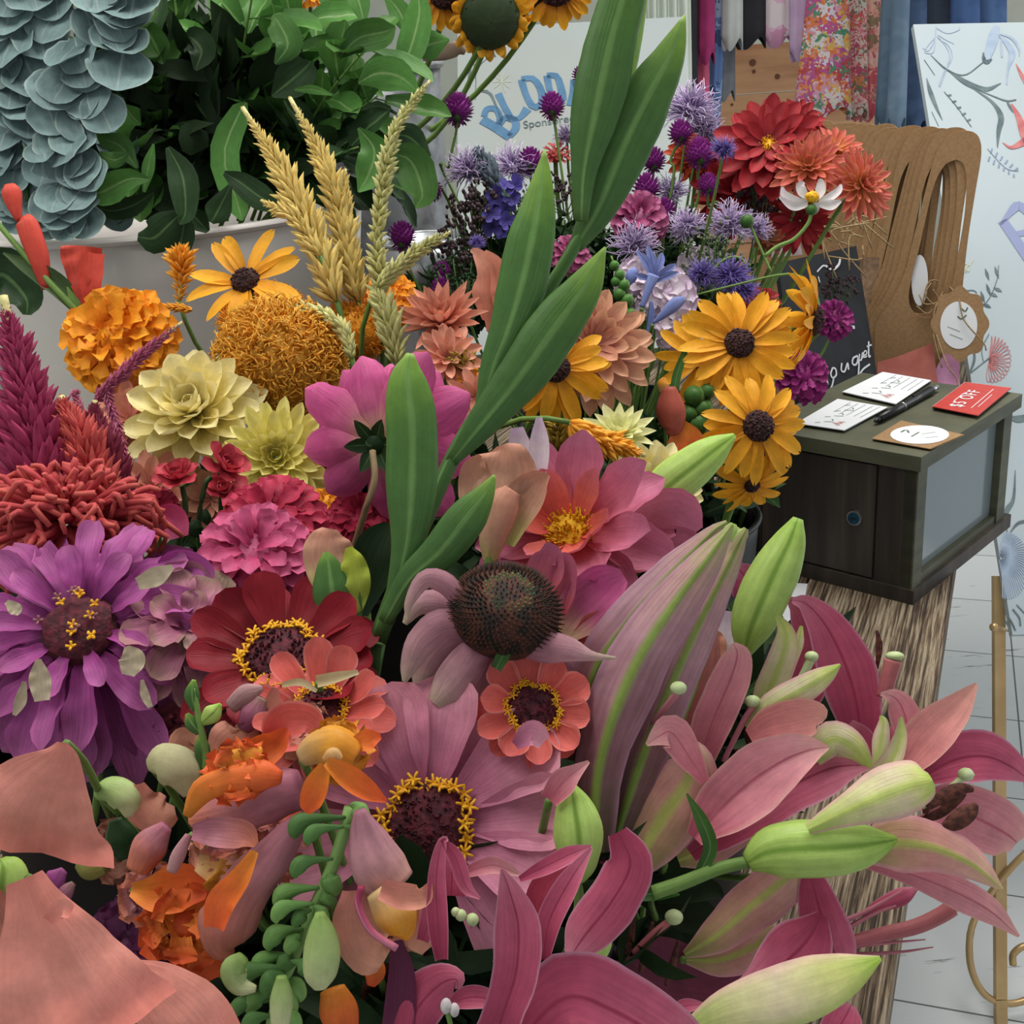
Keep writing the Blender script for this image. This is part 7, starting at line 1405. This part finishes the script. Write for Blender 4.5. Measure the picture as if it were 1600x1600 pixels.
# B : upper right
lily('pink lily with pale green tipped petals just under the upright bud', .66, [
 ('petal', 'r', [(1345, 1180, 26), (1342, 1120, 72), (1325, 1050, 88), (1295, 985, 66), (1262, 945, 30), (1238, 938, 8)], M_LMAG, dict(cup=.14, ridge=.05, n=20, m=12, dd=.03)),
 ('petal', 'r', [(1250, 1120, 30), (1262, 1060, 66), (1268, 1000, 64), (1252, 955, 40), (1232, 935, 8)], M_LMAG, dict(cup=.15, dd=.045)),
 ('petal', 'r', [(1180, 1130, 16), (1200, 1082, 44), (1222, 1030, 44), (1228, 990, 30), (1215, 962, 6)], M_LGREEN, dict(cup=.2, ridge=.04, dd=.0)),
 ('petal', 'r', [(1170, 1140, 16), (1205, 1105, 42), (1250, 1080, 44), (1290, 1055, 30), (1313, 1038, 4)], M_LGREEN, dict(cup=-.15, ridge=-.05, dd=-.02)),
 ('petal', 'r', [(1170, 1150, 20), (1205, 1132, 56), (1250, 1122, 62), (1278, 1120, 44), (1288, 1126, 10)], M_LSALM, dict(cup=.1, dd=-.028)),
 ('petal', 'r', [(1240, 1040, 8), (1248, 1005, 16), (1252, 978, 5)], M_LGREEN, dict(cup=.1, dd=.02)),
 ('petal', 'r', [(1350, 1190, 26), (1345, 1160, 46), (1320, 1140, 40)], M_LMAG, dict(cup=.1, dd=.02)),
 ('pistil', 's', [(1240, 1080, 12), (1255, 1055, 12), (1266, 1032, 14)], M_PIST, dict(dd=-.0)), ('stigma', 'o', [(1268, 1026, 11)], M_PIST, dict(sq=.8)),
 ('pistil', 's', [(1130, 1190, 8), (1160, 1130, 9), (1178, 1100, 10)], M_FIL, dict(dd=-.02)), ('stigma', 'o', [(1176, 1096, 12, -.02)], M_PIST, dict(sq=.8)),
 ('anther', 'b', [(1150, 1170, 6), (1158, 1185, 16), (1165, 1208, 6)], M_ANTH), ('anther', 'b', [(1165, 1120, 6), (1172, 1150, 18), (1170, 1170, 6)], M_ANTH), ('anther', 'b', [(1130, 1185, 6), (1145, 1195, 16), (1155, 1215, 6)], M_ANTH),
 ('pistil', 's', [(1380, 1090, 22), (1388, 1060, 24), (1396, 1032, 28)], M_PISTR, dict(dd=.02)), ('stigma', 'o', [(1398, 1025, 15, .02)], M_PIST, dict(sq=.5)), ('anther', 'b', [(1370, 985, 4), (1374, 1010, 10), (1370, 1045, 5)], M_ANTH, dict(dd=.03))], at=(1150, 1200))
lily('cream ruffled lily petal tip between striped bud and upright bud', .72, [('petal', 'r', [(1120, 1120, 40), (1125, 1040, 80), (1135, 985, 80), (1140, 955, 40)], M_WLIL, dict(cup=.1, ruffle=.04)), ('petal', 'r', [(1105, 1060, 30), (1115, 1010, 40), (1110, 985, 20)], M_SNPE, dict(cup=.1, ruffle=.1)), ('stigma', 'o', [(1060, 1075, 11, -.12)], M_PIST, dict(sq=.8)), ('pistil', 's', [(1020, 1130, 8, -.1), (1058, 1082, 9, -.12)], M_FIL)])
lily('rose petal behind the upright bud against the white paper', .82, [('petal', 'r', [(1160, 935, 30), (1165, 905, 50), (1150, 885, 20)], M_LMAG, dict(cup=.1)), ('petal', 'r', [(1240, 960, 30), (1258, 950, 40), (1275, 975, 20)], M_LMAG, dict(cup=.1))])
# C : far right open lily
lily('open pink lily at the right edge with dark brown anthers', .62, [
 ('petal', 'r', [(1405, 1210, 26), (1432, 1172, 62), (1462, 1138, 66), (1496, 1105, 46), (1526, 1068, 5)], M_LSALM, dict(cup=.14, ridge=.04, n=20, m=11, dd=.0)),
 ('petal', 'r', [(1418, 1190, 20), (1420, 1150, 42), (1412, 1112, 46), (1398, 1090, 30), (1376, 1084, 5)], M_LFACE, dict(cup=.12, dd=.02)),
 ('petal', 'r', [(1440, 1215, 30), (1490, 1188, 78), (1540, 1182, 78), (1580, 1198, 50), (1612, 1222, 5)], M_LMAG, dict(cup=.12, ridge=.06, n=20, m=11, dd=.025)),
 ('petal', 'r', [(1440, 1250, 36), (1490, 1262, 84), (1540, 1285, 98), (1575, 1305, 80), (1590, 1318, 34)], M_LFACE, dict(cup=.12, ridge=.05, n=20, m=11, dd=.02)),
 ('petal', 'r', [(1262, 1296, 16), (1320, 1268, 48), (1375, 1245, 80), (1420, 1228, 84), (1446, 1222, 60), (1456, 1218, 24)], M_LGREEN, dict(cup=-.24, ridge=-.03, n=22, m=13, dd=-.03)),
 ('petal', 'r', [(1345, 1330, 40), (1400, 1318, 84), (1460, 1325, 78), (1520, 1352, 52), (1567, 1390, 5)], M_LBACK, dict(cup=-.18, ridge=-.06, n=22, m=13, dd=-.02)),
 ('petal', 'r', [(1330, 1342, 10), (1410, 1362, 34), (1480, 1388, 50), (1545, 1422, 42), (1592, 1463, 5)], M_LFACE, dict(cup=-.1, ridge=-.05, n=20, m=11, dd=-.005)),
 ('petal', 'r', [(1408, 1120, 5), (1406, 1155, 24), (1388, 1195, 34), (1345, 1235, 30), (1275, 1282, 14)], M_LGREEN, dict(cup=.25, n=20, dd=-.015)),
 ('petal', 'r', [(1370, 1200, 12), (1376, 1160, 26), (1380, 1130, 16), (1376, 1118, 4)], M_LGREEN, dict(cup=-.2, dd=.0)), ('petal', 'r', [(1385, 1200, 12), (1392, 1160, 20), (1390, 1135, 8)], M_LMAG, dict(cup=.2, dd=.01)),
 ('anther', 'b', [(1448, 1262, 10), (1480, 1240, 22), (1505, 1232, 18), (1521, 1234, 8)], M_ANTH, dict(dd=-.01)), ('anther', 'b', [(1440, 1282, 10), (1468, 1268, 20), (1495, 1250, 14), (1508, 1240, 6)], M_ANTH), ('anther', 'b', [(1470, 1294, 8), (1492, 1284, 28), (1515, 1268, 26), (1526, 1256, 8)], M_ANTH, dict(dd=-.015)), ('anther', 'b', [(1445, 1275, 8), (1450, 1255, 12), (1470, 1240, 6)], M_ANTH),
 ('filament', 's', [(1420, 1285, 4), (1445, 1272, 4), (1470, 1260, 4)], M_FIL), ('pistil', 's', [(1440, 1262, 8), (1480, 1235, 9), (1504, 1216, 12)], M_PIST), ('stigma', 'o', [(1509, 1210, 13)], M_PIST, dict(sq=.8, bump=.05))], at=(1290, 1310))
multi('lily_petal', 'pale cream green lily petal pointing right along the bottom edge', 'lily petal', .52, [('petal', 'b', [(1070, 1610, 20), (1130, 1582, 66), (1200, 1562, 92), (1270, 1540, 88), (1330, 1518, 56), (1376, 1497, 8)], M_LGREEN, dict(thick=.35, n=24, m=22)), ('petal', 'r', [(1040, 1590, 10), (1070, 1572, 22), (1105, 1570, 4)], M_LMAG, dict(cup=.1, dd=.01)), ('petal', 'r', [(1290, 1640, 50), (1320, 1590, 60), (1330, 1570, 20)], M_LMAG, dict(cup=.1, dd=.03))], 'lily', None)
# D : side facing lily below the level bud
lily('pink lily facing right below the level bud, stamens over the floor', .63, [
 ('petal', 'r', [(1070, 1492, 12), (1120, 1462, 56), (1175, 1415, 78), (1225, 1375, 76), (1262, 1345, 40)], M_LBACK, dict(cup=-.22, n=20, m=12)),
 ('petal', 'r', [(1072, 1500, 12), (1125, 1500, 50), (1175, 1480, 60), (1215, 1455, 30)], M_LBACK, dict(cup=-.2, n=18, dd=.005)),
 ('petal', 'r', [(1262, 1345, 14), (1275, 1400, 58), (1292, 1460, 76), (1308, 1500, 62), (1315, 1530, 24)], M_LMAG, dict(cup=-.1, ridge=.05, n=18, dd=-.005)),
 ('petal', 'r', [(1285, 1430, 20), (1262, 1468, 84), (1225, 1505, 92), (1185, 1530, 54), (1152, 1538, 8)], M_LMAG, dict(cup=-.12, ridge=.08, n=20, m=12, dd=-.02)),
 ('pistil', 's', [(1305, 1480, 22), (1370, 1462, 18), (1430, 1448, 16), (1470, 1430, 20), (1488, 1418, 26)], M_PISTR), ('stigma', 'o', [(1490, 1417, 12)], M_PIST, dict(sq=.7)),
 ('filament', 's', [(1285, 1450, 12), (1340, 1430, 8), (1410, 1392, 3)], M_FIL), ('filament', 's', [(1290, 1470, 10), (1360, 1430, 6), (1400, 1415, 3)], M_FIL), ('filament', 's', [(1300, 1482, 8), (1380, 1474, 4), (1446, 1468, 2)], M_FIL), ('filament', 's', [(1305, 1492, 8), (1400, 1488, 4), (1458, 1480, 2)], M_FIL), ('filament', 's', [(1300, 1500, 20), (1340, 1498, 14), (1370, 1490, 5)], M_FIL),
 ('petal', 'b', [(1345, 1430, 5), (1375, 1415, 20), (1410, 1400, 26), (1434, 1388, 4)], M_LMAG, dict(thick=.4, dd=.02))], at=(1070, 1500))
# E : bottom, looking into the flower
lily('deep pink lily opening toward the camera at the bottom centre', .49, [
 ('petal', 'r', [(765, 1660, 100), (784, 1590, 66), (806, 1520, 74), (810, 1450, 74), (797, 1395, 42), (784, 1358, 5)], M_LMAG, dict(cup=.16, ridge=.08, n=24, m=13, dd=-.02)),
 ('petal', 'r', [(800, 1640, 90), (880, 1560, 130), (960, 1580, 130), (1050, 1635, 110), (1120, 1690, 60)], M_LMAG, dict(cup=.12, n=24, m=13, dd=-.01)),
 ('petal', 'r', [(690, 1500, 20), (684, 1440, 34), (682, 1370, 28), (690, 1318, 16), (700, 1310, 6)], M_LMAG, dict(cup=.3, dd=.0)),
 ('petal', 'r', [(690, 1312, 8), (712, 1340, 24), (728, 1385, 20), (750, 1404, 4)], M_LMAG, dict(cup=.3, dd=.0)), ('petal', 'r', [(705, 1400, 50), (706, 1360, 36), (700, 1325, 10)], M_LMAG, dict(cup=.1, dd=.01)),
 ('petal', 'r', [(812, 1374, 10), (850, 1355, 26), (890, 1335, 28), (924, 1322, 5)], M_LMAG, dict(cup=.2, dd=.0)), ('petal', 'r', [(848, 1500, 20), (858, 1440, 38), (888, 1380, 38), (924, 1325, 6)], M_LMAG, dict(cup=.25, dd=-.005)), ('petal', 'r', [(835, 1430, 40), (855, 1385, 50), (900, 1345, 20)], petal_mat('lily_deep_inner', ['#a03048', '#b04058'], vein=.1), dict(cup=.1, dd=.01)),
 ('petal', 'r', [(722, 1365, 14), (770, 1352, 26), (812, 1366, 8)], M_LFACE, dict(cup=.2, dd=.02)),
 ('petal', 'r', [(965, 1300, 30), (985, 1350, 70), (955, 1410, 80), (915, 1460, 68), (892, 1494, 24)], M_LMAG, dict(cup=-.12, n=20, m=12, dd=.06)),
 ('petal', 'r', [(640, 1640, 60), (650, 1580, 84), (685, 1540, 72), (712, 1530, 36), (716, 1545, 10)], M_LMAG, dict(cup=-.15, dd=.03)), ('petal', 'r', [(620, 1470, 20), (628, 1530, 44), (622, 1610, 50)], petal_mat('lily_dark', ['#5a2440', '#6c2c4c'], vein=.15), dict(cup=.2, dd=.03)), ('petal', 'r', [(700, 1575, 10), (725, 1560, 34), (760, 1560, 30), (780, 1575, 10)], M_LMAG, dict(cup=.15, dd=.01)),
 ('petal', 'r', [(660, 1470, 20), (672, 1430, 30), (670, 1390, 12)], M_LMAG, dict(cup=.2, dd=.02)),
 ('white_throat', 'o', [(697, 1572, 9), (710, 1578, 8)], M_WHITE, dict(sq=1.4)), ('stigma', 'o', [(720, 1430, 10), (738, 1437, 11), (712, 1425, 8)], M_PIST, dict(dd=.04)), ('pistil', 's', [(705, 1605, 8), (700, 1585, 9), (697, 1572, 10)], M_STEM)], bk='front', at=(780, 1610))
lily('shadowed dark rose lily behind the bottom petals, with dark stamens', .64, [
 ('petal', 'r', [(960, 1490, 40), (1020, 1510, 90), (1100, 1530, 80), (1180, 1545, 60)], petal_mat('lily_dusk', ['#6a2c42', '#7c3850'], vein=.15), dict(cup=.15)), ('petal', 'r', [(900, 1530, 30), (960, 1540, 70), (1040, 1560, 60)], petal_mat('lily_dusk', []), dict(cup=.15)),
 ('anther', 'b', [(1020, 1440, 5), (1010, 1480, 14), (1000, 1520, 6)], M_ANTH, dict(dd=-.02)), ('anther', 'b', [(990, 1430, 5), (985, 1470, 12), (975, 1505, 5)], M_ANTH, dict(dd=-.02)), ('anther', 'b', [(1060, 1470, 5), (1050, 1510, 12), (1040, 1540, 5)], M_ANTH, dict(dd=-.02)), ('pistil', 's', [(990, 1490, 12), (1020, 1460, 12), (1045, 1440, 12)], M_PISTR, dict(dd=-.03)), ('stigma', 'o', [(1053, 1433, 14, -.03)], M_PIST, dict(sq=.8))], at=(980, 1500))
multi('leaf_sprig', 'dark green lily leaves over the table below the level bud stem', 'foliage', .68, [('leaf', 'r', [(1000, 1400, 20), (1060, 1420, 60), (1120, 1440, 40), (1155, 1410, 5)], M_LEAFDD, dict(cup=.1)), ('leaf', 'r', [(990, 1380, 20), (1050, 1385, 50), (1110, 1390, 30), (1130, 1400, 5)], M_LEAFDD, dict(cup=.1)), ('leaf', 'r', [(1010, 1440, 30), (1060, 1480, 60), (1100, 1470, 20)], M_LEAFDD, dict(cup=.1)), ('leaf', 'r', [(1170, 1080, 10), (1195, 1065, 20), (1225, 1055, 4)], M_LEAF, dict(cup=.1, dd=.03))], 'lily')
multi('lily_petal', 'pink lily petal with a white green tip between pink zinnia and green bud', 'lily petal', .56, [('petal', 'r', [(858, 1250, 30), (880, 1222, 44), (900, 1205, 24), (920, 1190, 5)], M_LFACE, dict(cup=.2)), ('petal', 'r', [(805, 1165, 16), (830, 1145, 40), (850, 1160, 24)], M_ZPINK, dict(cup=.2))], 'front')
# ------------------------------------------------------------------ camera and light
cd = bpy.data.cameras.new('camera'); cam = bpy.data.objects.new('camera', cd); COL.objects.link(cam)
M4 = Matrix(((RT[0], UP[0], -FW[0], CAM[0]), (RT[1], UP[1], -FW[1], CAM[1]), (RT[2], UP[2], -FW[2], CAM[2]), (0, 0, 0, 1)))
cam.matrix_world = M4; cd.sensor_width = 36; cd.lens = 36 * FPX / 1600; cd.clip_start = .05
bpy.context.scene.camera = cam
def area(name, loc, tgt, sx, sy, e, col=(1, 1, 1)):
    l = bpy.data.lights.new(name, 'AREA'); l.shape = 'RECTANGLE'; l.size = sx; l.size_y = sy; l.energy = e; l.color = col
    o = bpy.data.objects.new(name, l); COL.objects.link(o); o.location = loc
    o.rotation_euler = (Vector(tgt) - Vector(loc)).to_track_quat('-Z', 'Y').to_euler(); return o
area('ceiling_light', (.5, 1.5, 2.95), (.5, 1.5, 0), 1.2, 1.2, 50, (1, .96, .9))
area('ceiling_light', (-1.0, .6, 2.95), (-1.0, .6, 0), 1.2, 1.2, 28, (1, .96, .9))
area('ceiling_light', (1.2, 4.8, 2.95), (1.2, 4.8, 0), 1.8, 1.2, 20, (1, .97, .93))
area('window_light', (3.8, 3.0, 1.6), (0, 1.2, .9), 2.6, 2.0, 26, (.93, .97, 1))
w = bpy.data.worlds.new('world'); bpy.context.scene.world = w; w.use_nodes = True
w.node_tree.nodes['Background'].inputs[0].default_value = (.95, .97, 1, 1); w.node_tree.nodes['Background'].inputs[1].default_value = .62
vs = bpy.context.scene.view_settings; vs.view_transform = 'Standard'; vs.look = 'None'; vs.gamma = 1; vs.exposure = -0.08
